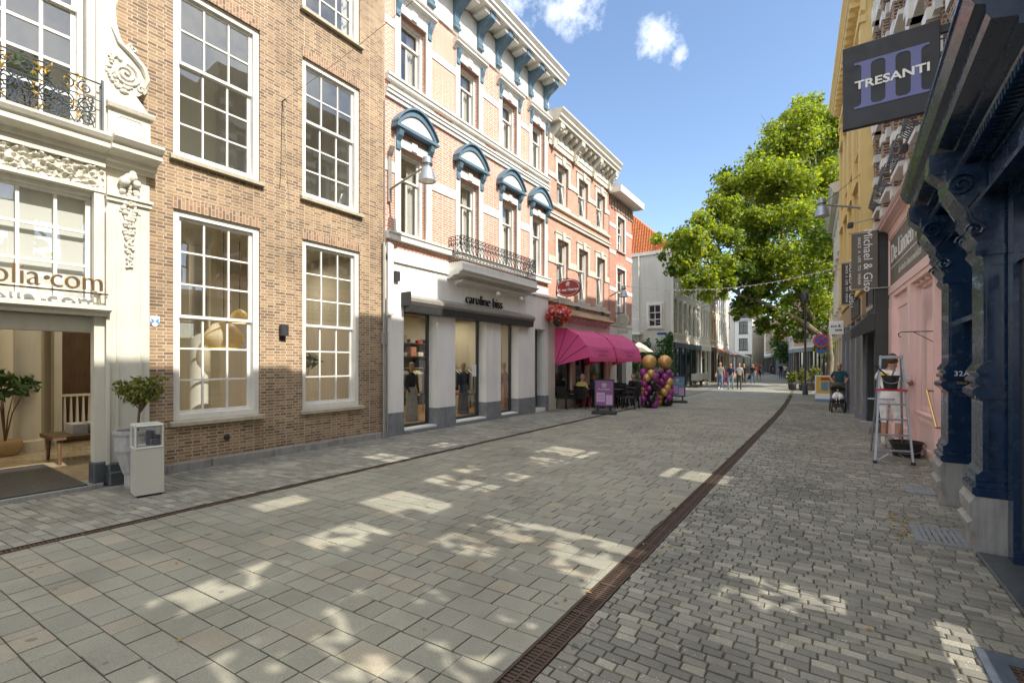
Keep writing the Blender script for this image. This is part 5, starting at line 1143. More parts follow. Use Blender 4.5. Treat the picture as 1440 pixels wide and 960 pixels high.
def mannequin(a, d, label, mats):
    o = thing('mannequin', label, 'mannequin', FL(a, d, .13)); mb = MB(FL)
    el_ = lambda z, ra, rd, off=0: [(a + off + ra * math.cos(k * .785), d + rd * math.sin(k * .785), z) for k in range(8)]
    mb.loft([el_(.16, .2, .18), el_(.6, .18, .15), el_(.95, .15, .12), el_(1.1, .115, .09)]); mb.build('skirt', M[mats[0]], o)
    mb = MB(FL); mb.loft([el_(1.08, .12, .09), el_(1.25, .15, .11), el_(1.4, .17, .1), el_(1.47, .1, .07), el_(1.5, .05, .05)]); mb.tube([(a - .17, d, 1.42), (a - .22, d, 1.15), (a - .16, d + .1, .95)], [.05, .04, .03], 6); mb.tube([(a + .17, d, 1.42), (a + .22, d, 1.15), (a + .2, d + .08, .9)], [.05, .04, .03], 6); mb.build('jacket', M[mats[1]], o, smooth=True)
    mb = MB(FL); mb.loft([el_(1.49, .04, .04), el_(1.56, .045, .05), el_(1.66, .075, .09), el_(1.76, .06, .075), el_(1.79, .02, .02)]); mb.build('head', M['tan'], o, smooth=True); MB(FL).lathe([(.18, 0), (.18, .02), (.02, .03), (.02, .05)], a, d, .131, 12).build('stand', M['aluminium'], o)
mannequin(9.35, -1.1, 'mannequin in a grey skirt and black jacket behind the first shop window', ('grey_c', 'black_c')); mannequin(11.5, -1.0, 'mannequin in a dark jacket in the middle shop window', ('denim_d', 'black_c')); mannequin(13.75, -1.0, 'mannequin in a salmon dress behind the last shop window', ('salmon', 'salmon'))
pp = MB(FL).box(11.1, 11.3, -.318, -.314, 1.35, 1.72); tag(pp.build('notice', M['letter_white'], None, FL(11.2, -.31, 1.5)), 'white paper notice stuck in the middle shop window', 'notice')
# ---- pink awnings, oval sign, flowers
def awning(a0, a1, label, txt):
    o = thing('awning', label, 'awning', FL((a0 + a1) / 2, 0, 2)); pr = [(.0, 3.14), (.5, 3.09), (1.0, 2.82), (1.32, 2.42), (1.44, 1.98)]
    mb = MB(FL); n = 12; rings = [[(a, d + .012 * math.sin(i * 2.1) * (d > .1), z - .035 * math.sin(math.pi * i / n) ** 2 * (0 < d < 1.4) + .012 * math.sin(i * 1.7 + d * 5)) for d, z in pr] for i, a in enumerate([a0 + (a1 - a0) * k / n for k in range(n + 1)])]
    mb.loft(rings, False, False)
    for a in (a0, a1):
        for k in range(4): mb.quad((a, 0, 1.66), (a, *pr[k]), (a, *pr[k + 1]))
    mb.build('canopy', M['pink_cloth'], o)
    mb = MB(FL); n = int((a1 - a0) / .16)
    for i in range(n):
        a = a0 + (a1 - a0) * i / n; w_ = (a1 - a0) / n; mb.quad((a, 1.44, 1.98), (a, 1.45, 1.86), (a + w_ * .25, 1.45, 1.81), (a + w_ * .75, 1.45, 1.81), (a + w_, 1.45, 1.86), (a + w_, 1.44, 1.98))
    mb.build('scalloped_valance', M['pink_cloth'], o)
    mb = MB(FL)
    for a in (a0, a1): 
        for k in (1, 2, 3): mb.tube([(a, 0, 1.66), (a, *pr[k])], .012, 4)
    mb.build('hoop', M['iron'], o)
    text('H. van Haeren', .17, M['pink_dark'], o, lambda x, y, t: FL((a0 + a1) / 2 + x, 1.40 - y * .22 + .012, 2.24 + y), .004, 'lettering', sx=1.2)
    text('Banketbakkerij', .12, M['pink_dark'], o, lambda x, y, t: FL((a0 + a1) / 2 + x, 1.415 - y * .22 + .012, 2.08 + y), .004, 'lettering', sx=1.2)
awning(15.75, 18.3, 'nearer bright pink domed awning with a scalloped edge over the terrace', ''); awning(18.5, 21.5, 'farther bright pink domed awning beside the narrow red brick house', '')
ov = thing('oval_sign', 'oval dark red hanging sign with white script above the flower basket', 'shop sign', (-8.2, 15.9, 4.63))
oval = lambda k, rx, rz: [(-8.2 + rx * math.cos(i * math.pi * 2 / 36), 4.63 + rz * math.sin(i * math.pi * 2 / 36)) for i in range(36)]
MB().prismD(oval(0, .52, .34), 15.86, 15.94).build('panel', M['red_oval'], ov); MB().tube([(x, 15.855, z) for x, z in oval(0, .47, .295)], .008, 4, True).build('white_ring', M['letter_white'], ov)
text('H. van Haeren', .15, M['letter_white'], ov, flatY(-8.2, 15.855, 4.56), .004, 'lettering', bold=.002)
mb = MB()
for i in range(5): an = math.pi / 2 + i * 1.2566; mb.tube([(-8.2, 15.855, 4.77), (-8.2 + .07 * math.cos(an - .3), 15.852, 4.77 + .07 * math.sin(an - .3)), (-8.2 + .09 * math.cos(an), 15.852, 4.77 + .09 * math.sin(an)), (-8.2 + .07 * math.cos(an + .3), 15.852, 4.77 + .07 * math.sin(an + .3))], .01, 4, True)
mb.build('rose_emblem', M['letter_white'], ov); MB().tube([(-8.7, 15.9, 4.3), (-8.66, 15.9, 4.98), (-8.2, 15.9, 5.0)], .018, 6).build('arm', M['iron'], ov)
fb = thing('flower_basket', 'hanging basket of red and pink flowers on the white shop corner', 'flower basket', (-8.3, 15.25, 3.55)); q = random.Random(12)
mb = MB(); leafy(mb, (-8.3, 15.25, 3.55), (.42, .45, .33), 700, .09, q, .4); leafy(mb, (-8.25, 15.25, 3.22), (.2, .22, .16), 150, .08, q, .3); mb.build('foliage', M['leaf_p'], fb)
for mt_, n_ in (('petal_r', 330), ('petal_p', 330)): mb = MB(); leafy(mb, (-8.3, 15.25, 3.58), (.47, .5, .36), n_, .1, q, .86, asp=1.); mb.build('blossom', M[mt_], fb)
mb = MB(); mb.tube([(-8.7, 15.25, 4.1), (-8.3, 15.25, 4.12), (-8.3, 15.25, 3.6)], .014, 5); mb.lathe([(.05, -.5), (.2, -.35), (.26, -.15), (.24, -.15)], -8.3, 15.25, 3.6, 12); mb.build('hanger', M['iron'], fb)
rs = thing('round_sign', 'round sage green hanging sign on the corner of the narrow brick house', 'shop sign', (-8.35, 21.9, 3.75))
MB().lathe([(.001, -.05), (.33, -.05), (.34, -.03), (.34, .03), (.33, .05), (.001, .05)], -8.33, 21.9, 3.85, 28, 'd').build('disc', M['green_paint'], rs); MB().tube([(-8.33 + .2 * math.cos(i * .5236), 21.845, 3.85 + .2 * math.sin(i * .5236)) for i in range(12)], .012, 4, True).build('ring', M['stone'], rs)
MB().bev(-8.62, -8.05, 21.87, 21.93, 3.2, 3.42, .01).build('lower_panel', M['green_paint'], rs); MB().tube([(-8.7, 21.9, 4.22), (-8.3, 21.9, 4.22)], .02, 6).build('arm', M['iron'], rs)
for i, a in enumerate((16.9, 19.4)):
    o = thing('floodlight', ['small dark floodlight above the nearer pink awning', 'small dark floodlight above the farther pink awning'][i], 'floodlight', FL(a, .4, 4.0)); MB(FL).bev(a - .11, a + .11, .35, .45, 3.88, 4.04, .02).build('housing', M['charcoal'], o); MB(FL).tube([(a, 0, 4.06), (a, .4, 4.04)], .014, 5).build('arm', M['iron'], o)
# ---- terrace furniture
def chair(x, y, rz, label, src=[None]):
    if src[0] is None:
        o = thing('terrace_chair', label, 'chair', (0, 0, 0), 'black woven terrace chairs')
        mb = MB(); mb.bev(-.25, .25, -.25, .25, .4, .47, .02); mb.build('seat', M['rattan'], o)
        mb = MB(); mb.loft([[(-.24, -.24, .46), (.24, -.24, .46), (.24, -.19, .46), (-.24, -.19, .46)], [(-.25, -.33, .88), (.25, -.33, .88), (.25, -.29, .88), (-.25, -.29, .88)]]); mb.build('backrest', M['rattan'], o)
        for sx in (-1, 1):
            mb = MB(); mb.box(sx * .27 - .03, sx * .27 + .03, -.27, .24, .62, .66); mb.build('armrest', M['rattan'], o)
            for sy in (-1, 1): mb = MB(); mb.tube([(sx * .25, sy * .23, .64 if sy > 0 else .62), (sx * .26, sy * .25, 0)], .022, 6); mb.build('leg', M['rattan'], o)
        src[0] = o; o.location = (x, y, 0); o.rotation_euler = (0, 0, rz); return o
    return dup(src[0], (x, y, 0), rz, label)
def table(x, y, label, src=[None]):
    if src[0] is None:
        o = thing('terrace_table', label, 'table', (0, 0, 0), 'square black terrace tables'); MB().bev(-.35, .35, -.35, .35, .71, .75, .01).build('tabletop', M['black'], o)
        for sx in (-1, 1):
            for sy in (-1, 1): MB().tube([(sx * .3, sy * .3, .71), (sx * .31, sy * .31, 0)], .022, 6).build('leg', M['black'], o)
        src[0] = o; o.location = (x, y, 0); return o
    return dup(src[0], (x, y, 0), 0, label)
TT = [(-7.95, 17.35, 'the person in yellow'), (-7.05, 17.5, 'the purple poster stand'), (-8.0, 19.3, 'the shop wall'), (-6.95, 19.0, 'the balloon columns'), (-7.7, 21.0, 'the parasol end')]
for x, y, lab in TT:
    table(x, y, 'square black terrace table next to ' + lab)
    sides_ = [(0, -.7, 0, 'camera'), (0, .72, math.pi, 'far'), (.72, 0, math.pi / 2, 'street'), (-.68, 0, -math.pi / 2, 'wall')]
    for dx, dy, rz, sd_ in sides_:
        if (x, sd_) in ((-7.95, 'street'), (-8.0, 'wall')): continue
        chair(x + dx, y + dy - (.12 if (x == -7.95 and sd_ == 'near') else 0), rz + rnd.uniform(-.12, .12), f'black woven chair on the {sd_} side of the table next to {lab}')
chair(-8.35, 16.0, R(-15), 'black woven terrace chair standing alone against the white shop pier')
# ---- poster stands, balloons
def stand_sign(x, y, rz, label, mats, kind):
    o = thing('poster_stand', label, 'poster stand', (x, y, 0)); o.rotation_euler = (0, 0, rz); W[o] = Vector((0, 0, 0))
    if kind == 'dark':
        MB().bev(-.42, .42, -.24, .24, 0, .1, .03).build('base', M['black'], o)
        mb = MB(); mb.box(-.25, -.19, -.03, .03, .1, .3); mb.box(.19, .25, -.03, .03, .1, .3); mb.build('foot', M['black'], o)
        mb = MB(); mb.ring(-.34, .34, -.03, .03, .26, 1.2, .035); f_ = mb.build('frame', M['black'], o)
        MB().box(-.306, .306, -.012, .012, .294, 1.166).build('poster', mats[0], f_)
        mb = MB(); mb.box(-.26, .02, -.016, -.012, .42, .74); mb.box(.06, .28, -.016, -.012, .32, .66); mb.build('photo', M['lilac'], f_)
        for zz in (.52, .62): MB().box(-.23, -.02, -.019, -.016, zz, zz + .02).build('text_line', M['purple'], f_)
        text('H. van Haeren', .07, M['letter_white'], f_, lambda x_, y_, t: Vector((x_, -.014 - t, .86 + y_)), .002, 'lettering')
        mb = MB()
        for i in range(5): an = math.pi / 2 + i * 1.2566; mb.tube([(0, -.015, 1.0), (.07 * math.cos(an - .35), -.016, 1.0 + .07 * math.sin(an - .35)), (.09 * math.cos(an), -.016, 1.0 + .09 * math.sin(an)), (.07 * math.cos(an + .35), -.016, 1.0 + .07 * math.sin(an + .35))], .008, 4, True)
        mb.build('rose_emblem', M['letter_white'], f_)
    W[o] = Vector((x, y, 0))
    return o
stand_sign(-6.45, 15.2, R(18), 'purple poster in a black frame stand on the pavement before the terrace', (M['purple'],), 'dark')
stand_sign(-5.62, 21.5, R(14), 'poster in a black stand half hidden behind the far balloon column', (M['poster_b'],), 'dark')
def balloon_column(x, y, label, seed):
    o = thing('balloon_column', label, 'balloon column', (x, y, 0)); q = random.Random(seed); rngs = 7
    for k in range(rngs):
        for j in range(4):
            an = j * math.pi / 2 + k * .62 + seed; r = .15 * q.uniform(.72, 1.18); c = (x + .2 * math.cos(an) + q.uniform(-.02, .02), y + .2 * math.sin(an), .15 + k * .205 + q.uniform(-.03, .03))
            mt_ = ['balloon_p', 'balloon_g', 'balloon_p', 'balloon_k'][(j + (q.random() < .2)) % 4]; MB().ball(c, r, 14, 10, 1, 1, 1.08).build('balloon', M[mt_], o, smooth=True)
    MB().ball((x, y, 1.82), .275, 24, 16, 1, 1, 1.03).build('large_balloon', M['balloon_g'], o, smooth=True); MB().tube([(x, y, 0), (x, y, 1.6)], .02, 6).build('pole', M['black'], o)
    MB().lathe([(.16, 0), (.16, .03), (.02, .04)], x, y, 0, 14).build('base', M['black'], o)
balloon_column(-5.88, 18.35, 'nearer column of purple gold and black balloons topped by a large gold one', 0); balloon_column(-5.6, 19.5, 'farther column of purple gold and black balloons topped by a large gold one', 2)
pa = thing('parasol', 'cream parasol standing at the corner beyond the pink awnings', 'parasol', (-8.8, 25.6, 0)); mb = MB(); mb.lathe([(.02, 2.95), (.4, 2.72), (.8, 2.42), (.8, 2.4), (.4, 2.69), (.02, 2.9)], -8.8, 25.6, 0, 8); mb.build('canopy', M['white_cloth'], pa); MB().tube([(-8.8, 25.6, 0), (-8.8, 25.6, 3.0)], .025, 8).build('pole', M['wood'], pa); MB().bev(-9.1, -8.5, 25.3, 25.9, 0, .08, .02).build('base', M['stone'], pa)
# ---- ladder, buckets
ld = thing('step_ladder', 'grey aluminium step ladder with a red platform in front of the window cleaner', 'ladder', (.95, 10.6, 0))
FLx, FLy, FRx, FRy, TLx, TRx, Ty, Tz = .68, 10.4, 1.21, 10.55, .80, 1.10, 11.0, 1.9
P = lambda s_, t: Vector((FLx + (TLx - FLx) * t, FLy + (Ty - FLy) * t, Tz * t)) if s_ < 0 else Vector((FRx + (TRx - FRx) * t, FRy + (Ty - FRy) * t, Tz * t))
for s_ in (-1, 1):
    mb = MB(); a_, b_ = P(s_, 0), P(s_, 1)
    for c in (0,): mb.loft([[tuple(v + Vector((dx, dy, 0))) for dx, dy in ((-.016, -.035), (.016, -.035), (.016, .035), (-.016, .035))] for v in (a_ + Vector((0, 0, .03)), b_)])
    r_ = mb.build('rail', M['aluminium'], ld); MB().bev(a_.x - .03, a_.x + .03, a_.y - .05, a_.y + .04, 0, .05, .01).build('rubber_foot', M['black'], r_)
    c_ = Vector((a_.x + (.02 if s_ < 0 else -.02), 11.75, 0)); mb = MB(); mb.tube([tuple(c_), tuple(Vector((b_.x, 11.06, Tz - .05)))], .018, 4); mb.build('rear_leg', M['aluminium'], ld)
for i, t in enumerate((.115, .255, .395, .535)):
    l_, r_ = P(-1, t), P(1, t); mb = MB(); mb.loft([[(v.x, v.y - .035, v.z - .012), (v.x, v.y + .05, v.z - .012), (v.x, v.y + .05, v.z + .012), (v.x, v.y - .035, v.z + .012)] for v in (l_, r_)]); mb.build('tread', M['aluminium'], ld)
l_, r_ = P(-1, .67), P(1, .67); MB().bev(l_.x - .03, r_.x + .03, l_.y - .05, l_.y + .24, l_.z - .02, l_.z + .02, .01).build('platform', M['red_plastic'], ld)
l_, r_ = P(-1, .985), P(1, .985); MB().bev(l_.x - .02, r_.x + .02, l_.y - .05, l_.y + .1, l_.z - .03, l_.z + .02, .01).build('top_cap', M['aluminium'], ld)
mb = MB(); l_, r_ = P(-1, .1), P(1, .1); mb.tube([tuple(l_ + Vector((.18, 0, -.02))), tuple(P(-1, .01))], .009, 4); mb.tube([tuple(r_ + Vector((-.18, 0, -.02))), tuple(P(1, .01))], .009, 4); mb.build('brace', M['aluminium'], ld)
pz = P(-1, .67).z + .021
bk = thing('bucket', 'black bucket with squeegees on the red ladder platform', 'bucket', (.93, 10.83, pz)); MB().lathe([(.095, 0), (.125, .21), (.135, .215), (.135, .24), (.12, .24), (.095, .02)], .93, 10.83, pz, 18).build('pail', M['black'], bk, smooth=True)
MB().tube([(.93 + .13 * math.cos(i * .35), 10.69, pz + .2 - .1 * math.sin(i * .35)) for i in range(10)], .006, 4).build('handle', M['aluminium'], bk)
for i, (dx, lab) in enumerate(((-.04, 'squeegee with a black handle sticking up out of the ladder bucket'), (.02, 'squeegee with a pale handle lying across the ladder bucket'))):
    mb = MB(); mb.tube([(.93 + dx, 10.83, pz + .22), (.93 + dx - .16 + .2 * i, 10.8, pz + .4)], .014, 6); mb.tube([(.93 + dx - .2 + .2 * i, 10.72, pz + .4), (.93 + dx - .12 + .2 * i, 10.9, pz + .41)], .012, 5); tag(mb.build('squeegee', M[('black', 'aluminium')[i]], None, (.93, 10.83, pz + .2)), lab, 'squeegee')
b2_ = thing('bucket', 'wide black bucket on the ground behind the step ladder', 'bucket', (1.22, 11.5, 0)); MB().lathe([(.2, 0), (.24, .24), (.26, .25), (.26, .28), (.235, .28), (.2, .02)], 1.22, 11.5, 0, 20).build('pail', M['black'], b2_, smooth=True)
MB().tube([(1.22 + .25 * math.cos(i * .35), 11.3 - .02 * i, .24 - .16 * math.sin(i * .35)) for i in range(10)], .006, 4).build('handle', M['aluminium'], b2_)
# ---- A-board, traffic sign, lamp post, stroller
ab = thing('poster_stand', 'yellow and blue poster stand on the pavement beside the pushchair', 'poster stand', (-.14, 26, 0))
mb = MB(); mb.ring(-.52, .5, 25.97, 26.03, .12, 1.2, .05); mb.build('frame', M['letter_white'], ab); MB().box(-.48, .46, 25.985, 26.015, .16, 1.16).build('poster', M['poster_y'], ab)
mb = MB(); mb.box(-.28, -.02, 25.975, 25.985, .5, .9); mb.box(.02, .36, 25.975, 25.985, .55, .95); mb.build('photo', M['poster_b'], ab); mb = MB(); mb.box(-.48, .46, 25.972, 25.984, .16, .36); mb.build('white_strip', M['letter_white'], ab); mb = MB(); mb.box(-.3, .3, 25.97, 25.984, .98, 1.1); mb.build('red_strip', M['red_c'], ab); MB().bev(-.52, .5, 25.8, 26.2, 0, .12, .03).build('base', M['poster_b'], ab)
sg = thing('no_stopping_sign', 'round blue and red no stopping sign on a thin grey pole', 'traffic sign', (-.32, 29.5, 0))
MB().tube([(-.32, 29.5, 0), (-.32, 29.5, 3.3)], .03, 8).build('pole', M['gunmetal'], sg)
dsc = lambda r, y0, y1, z=2.95, x=-.32: MB().lathe([(.001, y0), (r, y0), (r, y1), (.001, y1)], x, 29.45, z, 32, 'd')
dsc(.36, -.02, .02).build('red_rim', M['road_red'], sg); dsc(.29, -.024, -.02).build('blue_disc', M['road_blue'], sg)
for s_ in (1,): mb = MB(); mb.tube([(-.32 - .2, 29.42, 2.95 + .2 * s_), (-.32 + .2, 29.42, 2.95 - .2 * s_)], .03, 4); mb.tube([(-.32 - .2, 29.42, 2.95 - .2 * s_), (-.32 + .2, 29.42, 2.95 + .2 * s_)], .03, 4); mb.build('red_bar', M['road_red'], sg)
MB().bev(-.54, -.1, 29.44, 29.47, 2.3, 2.5, .005).build('sub_plate', M['road_blue'], sg)
lp = thing('lamp_post', 'tall black lamp post standing at the planter under the plane tree', 'street lamp', (-1.08, 31, 0)); MB().lathe([(.14, 0), (.14, .5), (.08, .6), (.06, .7), (.05, 5.1), (.07, 5.2)], -1.08, 31, 0, 12).build('pole', M['charcoal'], lp, smooth=True); MB().lathe([(.05, 5.2), (.18, 5.3), (.21, 5.62), (.09, 5.8), (.01, 5.9)], -1.08, 31, 0, 12).build('lantern', M['charcoal'], lp, smooth=True)
pl = thing('tree_planter', 'low wooden planter bench round the plane tree trunk', 'planter', (-.3, 37.2, 0)); mb = MB(); mb.bev(-1.5, .9, 36, 38.4, 0, .5, .04); mb.build('box', M['wood'], pl); MB().box(-1.6, 1.0, 35.9, 36, .42, .5).build('bench_slat', M['wood'], pl)
for i, (x, y, h, lab) in enumerate(((-1.35, 35.4, 1.1, 'leafy shrub in front of the wooden planter on its street side'), (-.75, 36.6, 1.3, 'leafy shrub growing in the wooden planter beside the trunk'), (-2.0, 36.2, .9, 'low shrub at the street corner of the wooden planter'))):
    o = thing('shrub', lab, 'shrub', (x, y, 0)); mb = MB(); leafy(mb, (x, y, .4 + h * .5), (.4, .4, h * .5), 260, .16, random.Random(i), .3); mb.build('foliage', M['leaf_p'], o); MB().lathe([(.2, 0), (.26, .4), (.22, .4)], x, y, 0, 12).build('pot', M['charcoal'], o)
def wheel(mb, c, r, axis='x', w=.03, n=16): mb.tube([(c[0], c[1] + r * math.cos(i * 2 * math.pi / n), c[2] + r * math.sin(i * 2 * math.pi / n)) if axis == 'x' else (c[0] + r * math.cos(i * 2 * math.pi / n), c[1], c[2] + r * math.sin(i * 2 * math.pi / n)) for i in range(n)], w, 6, True)
sx, sy = .28, 20.6
ps = thing('pushchair', 'black pushchair with a sleeping baby blanket and dark hood', 'pushchair', (sx, sy, 0))
for dx, dy, r in ((-.24, .3, .14), (.24, .3, .14), (-.18, -.3, .1), (.18, -.3, .1)):
    mb = MB(); wheel(mb, (sx + dx, sy + dy, r + .02), r, 'x', .022); wt = mb.build('wheel', M['black'], ps); MB().lathe([(.03, -.02), (.03, .02)], sx + dx, sy + dy, r + .02, 8, 'a').build('hub', M['aluminium'], wt)
mb = MB()
for s_ in (-1, 1): mb.tube([(sx + s_ * .2, sy - .3, .12), (sx + s_ * .22, sy - .05, .45), (sx + s_ * .23, sy + .35, 1.02)], .014, 5); mb.tube([(sx + s_ * .24, sy + .3, .16), (sx + s_ * .22, sy - .05, .5)], .014, 5)
mb.tube([(sx - .23, sy + .35, 1.02), (sx + .23, sy + .35, 1.02)], .02, 6); mb.tube([(sx - .2, sy - .3, .2), (sx + .2, sy - .3, .2)], .014, 5); mb.build('frame', M['charcoal'], ps)
mb = MB(); mb.loft([[(sx - .2, sy - .28, .42), (sx + .2, sy - .28, .42), (sx + .2, sy - .22, .36), (sx - .2, sy - .22, .36)], [(sx - .2, sy + .02, .44), (sx + .2, sy + .02, .44), (sx + .2, sy + .06, .38), (sx - .2, sy + .06, .38)], [(sx - .2, sy + .2, .95), (sx + .2, sy + .2, .95), (sx + .2, sy + .27, .92), (sx - .2, sy + .27, .92)]]); mb.build('seat', M['charcoal'], ps)
mb = MB(); rings = []
for i in range(7):
    an = R(10 + i * 20); rings.append([(sx + .23 * math.cos(math.pi * j / 8), sy + .2 - .3 * math.sin(an), .82 + .26 * math.sin(math.pi * j / 8) * (.35 + .65 * math.cos(an * .8)) + .0) for j in range(9)])
mb.loft(rings, False, False); mb.build('hood', M['olive'], ps)
mb = MB(); mb.box(sx - .18, sx + .18, sy - .2, sy + .2, .2, .34); mb.build('basket', M['rust'], ps)
mb = MB(); mb.ball((sx, sy - .05, .6), .14, 10, 8, 1.1, .9, .9); mb.ball((sx - .09, sy - .16, .55), .09, 8, 6); mb.ball((sx + .09, sy - .16, .55), .09, 8, 6); tag(mb.build('baby_blanket', M['tee_white'], None, (sx, sy, .5)), 'white blanket wrapped round the baby lying in the pushchair', 'blanket')
# ================================================================= people
BASE = dict(pel=(0, 0, .96), spi=(0, 0, 1.12), che=(0, .0, 1.32), nb=(0, -.015, 1.46), nk=(0, .0, 1.55),
            shL=(-.165, -.01, 1.41), elL=(-.225, -.03, 1.13), wrL=(-.235, .05, .89), haL=(-.235, .08, .81), shR=(.165, -.01, 1.41), elR=(.225, -.03, 1.13), wrR=(.235, .05, .89), haR=(.235, .08, .81),
            hiL=(-.09, 0, .91), knL=(-.1, .02, .5), anL=(-.1, -.03, .09), toL=(-.115, .13, .035), hiR=(.09, 0, .91), knR=(.1, .02, .5), anR=(.1, -.03, .09), toR=(.115, .13, .035), head=(0, .025, 1.66))
RAD = dict(pel=.135, spi=.122, che=.14, nb=.075, nk=.052, sh=.068, el=.045, wr=.031, ha=.036, hi=.098, kn=.062, an=.043, to=.036)
EDG = [('pel', 'spi'), ('spi', 'che'), ('che', 'nb'), ('nb', 'nk')] + [e for s_ in 'LR' for e in (('che', 'sh' + s_), ('sh' + s_, 'el' + s_), ('el' + s_, 'wr' + s_), ('wr' + s_, 'ha' + s_), ('pel', 'hi' + s_), ('hi' + s_, 'kn' + s_), ('kn' + s_, 'an' + s_), ('an' + s_, 'to' + s_))]
def person(loc, heading, label, shirt, pants, shoe='black', hair='hair_dark', pose={}, h=1.75, short=False, sleeve=.6, bulk=1., long_hair=False, fingers=False, group=None, extra=None):
    J = dict(BASE); J.update(pose); k = h / 1.76; names = [n for n in J if n != 'head']; idx = {n: i for i, n in enumerate(names)}
    me = bpy.data.meshes.new('t'); me.from_pydata([J[n] for n in names], [(idx[a], idx[b]) for a, b in EDG], []); ob = bpy.data.objects.new('t', me); COL.objects.link(ob)
    ob.modifiers.new('s', 'SKIN'); sv = me.skin_vertices[0].data
    for n, i in idx.items():
        r = RAD.get(n, RAD.get(n[:2], .05)) * (bulk if n in ('pel', 'spi', 'che') or n[:2] in ('hi', 'sh') else 1); sv[i].radius = (r, r * (.78 if n in ('che', 'spi') else 1)); sv[i].use_root = n == 'pel'
    ob.modifiers['s'].use_smooth_shade = True; ss = ob.modifiers.new('u', 'SUBSURF'); ss.levels = ss.render_levels = 1
    dg = bpy.context.evaluated_depsgraph_get(); ev = bpy.data.meshes.new_from_object(ob.evaluated_get(dg)); bpy.data.objects.remove(ob)
    segs = []
    for a, b in EDG:
        tg = 1 if a in ('pel',) and b[:2] == 'hi' else 0
        if a[:2] in ('hi',): tg = 1
        if a[:2] == 'kn': tg = 3 if short else 1
        if a[:2] == 'an': tg = 2
        if a[:2] in ('el', 'wr'): tg = 3
        if b == 'nk': tg = 3
        segs.append((Vector(J[a]), Vector(J[b]), tg, a))
    mb = MB(); V = [v.co.copy() for v in ev.vertices]; mb.v = V; mb.f = [list(p.vertices) for p in ev.polygons]; mb.mi = []
    for f in mb.f:
        c = sum((V[i] for i in f), Vector()) / len(f); best = (9, 0)
        for a, b, tg, an in segs:
            ab = b - a; t = max(0, min(1, (c - a).dot(ab) / ab.length_squared)); dd = (c - a - ab * t).length
            if an[:2] == 'sh' and t > sleeve: tg = 3
            if an[:2] in ('el', 'wr') and sleeve > 1.5 and an[:2] == 'el': tg = 0
            if an[:2] == 'hi' and short and t > .93: tg = 3
            if an == 'pel' and tg == 0: tg = 1 if t < .25 else 0
            if an[:2] == 'kn' and t > .72: tg = 4 if short else tg
            if dd < best[0] - 1e-5: best = (dd, tg)
        mb.mi.append(best[1])
    bpy.data.meshes.remove(ev)
    hc = Vector(J['head']); mb.cur = 3; mb.ball(tuple(hc), .1, 12, 9, .78, .95, 1.17); mb.ball(tuple(hc + Vector((0, .095, -.015))), .02, 6, 4, .8, 1, 1.3); mb.ball(tuple(hc + Vector((0, .055, -.07))), .05, 8, 6, 1, .8, .8)
    for s_ in (-1, 1): mb.ball(tuple(hc + Vector((s_ * .08, 0, -.01))), .024, 6, 4, .5, 1, 1.3)
    mb.tube([tuple(Vector(J['nb'])), tuple(hc - Vector((0, .01, .05)))], [.06, .055], 8)
    if fingers:
        for s_ in 'LR':
            a, b = Vector(J['wr' + s_]), Vector(J['ha' + s_]); t = (b - a).normalized(); x = t.orthogonal().normalized(); n_ = t.cross(x)
            for i in range(4): o_ = b + x * ((i - 1.5) * .017); mb.tube([tuple(o_ - t * .01), tuple(o_ + t * .045 + n_ * .01), tuple(o_ + t * (.062 + .01 * (i in (1, 2))) + n_ * .032)], [.009, .008, .006], 5)
            mb.tube([tuple(a + t * .02 + x * .02), tuple(a + t * .05 + x * .045 + n_ * .015), tuple(a + t * .085 + x * .045 + n_ * .03)], [.011, .009, .007], 5)
    if sleeve > 1.5: pass
    ch, sh_ = math.cos(heading), math.sin(heading)
    T = lambda v: Vector((loc[0] + k * (v[0] * ch - v[1] * sh_), loc[1] + k * (v[0] * sh_ + v[1] * ch), (loc[2] if len(loc) > 2 else 0) + k * v[2]))
    mb.v = [T(v) for v in mb.v]
    o = mb.build('person', [M[shirt], M[pants], M[shoe], M['skin'], M['shoe' if short else 'black']], None, T((0, 0, 0)), smooth=True); tag(o, label, 'person', group)
    hb_ = MB(); hb_.ball(tuple(hc + Vector((0, -.018, .028))), .105, 12, 8, .82, .92, 1.08)
    hb_.v = [v if not (v.y > hc.y + .03 and v.z < hc.z + .055) else v + Vector((0, -.05, .03)) for v in hb_.v]
    if long_hair: hb_.ball(tuple(hc + Vector((0, -.05, -.08))), .1, 10, 8, .85, .55, 1.5)
    hb_.v = [T(v) for v in hb_.v]; hb_.build('hair', M[hair], o, smooth=True)
    eb = MB()
    for s_ in (-1, 1): eb.ball(tuple(hc + Vector((s_ * .032, .086, .012))), .009, 6, 4)
    eb.v = [T(v) for v in eb.v]; eb.build('eyes', M['hair_dark'], o)
    o['T'] = 0; del o['T']
    return o, T
def walk(p, arm=1.):
    return dict(knL=(-.1, .1 * p + .05, .5), anL=(-.1, .2 * p - .03, .1 if p > 0 else .16), toL=(-.11, .2 * p + .13, .045), knR=(.1, -.1 * p + .05, .5), anR=(.1, -.2 * p - .03, .1 if p < 0 else .16), toR=(.11, -.2 * p + .12, .045),
                wrL=(-.24, -.16 * p * arm + .05, .9), haL=(-.24, -.2 * p * arm + .08, .82), wrR=(.24, .16 * p * arm + .05, .9), haR=(.24, .2 * p * arm + .08, .82))
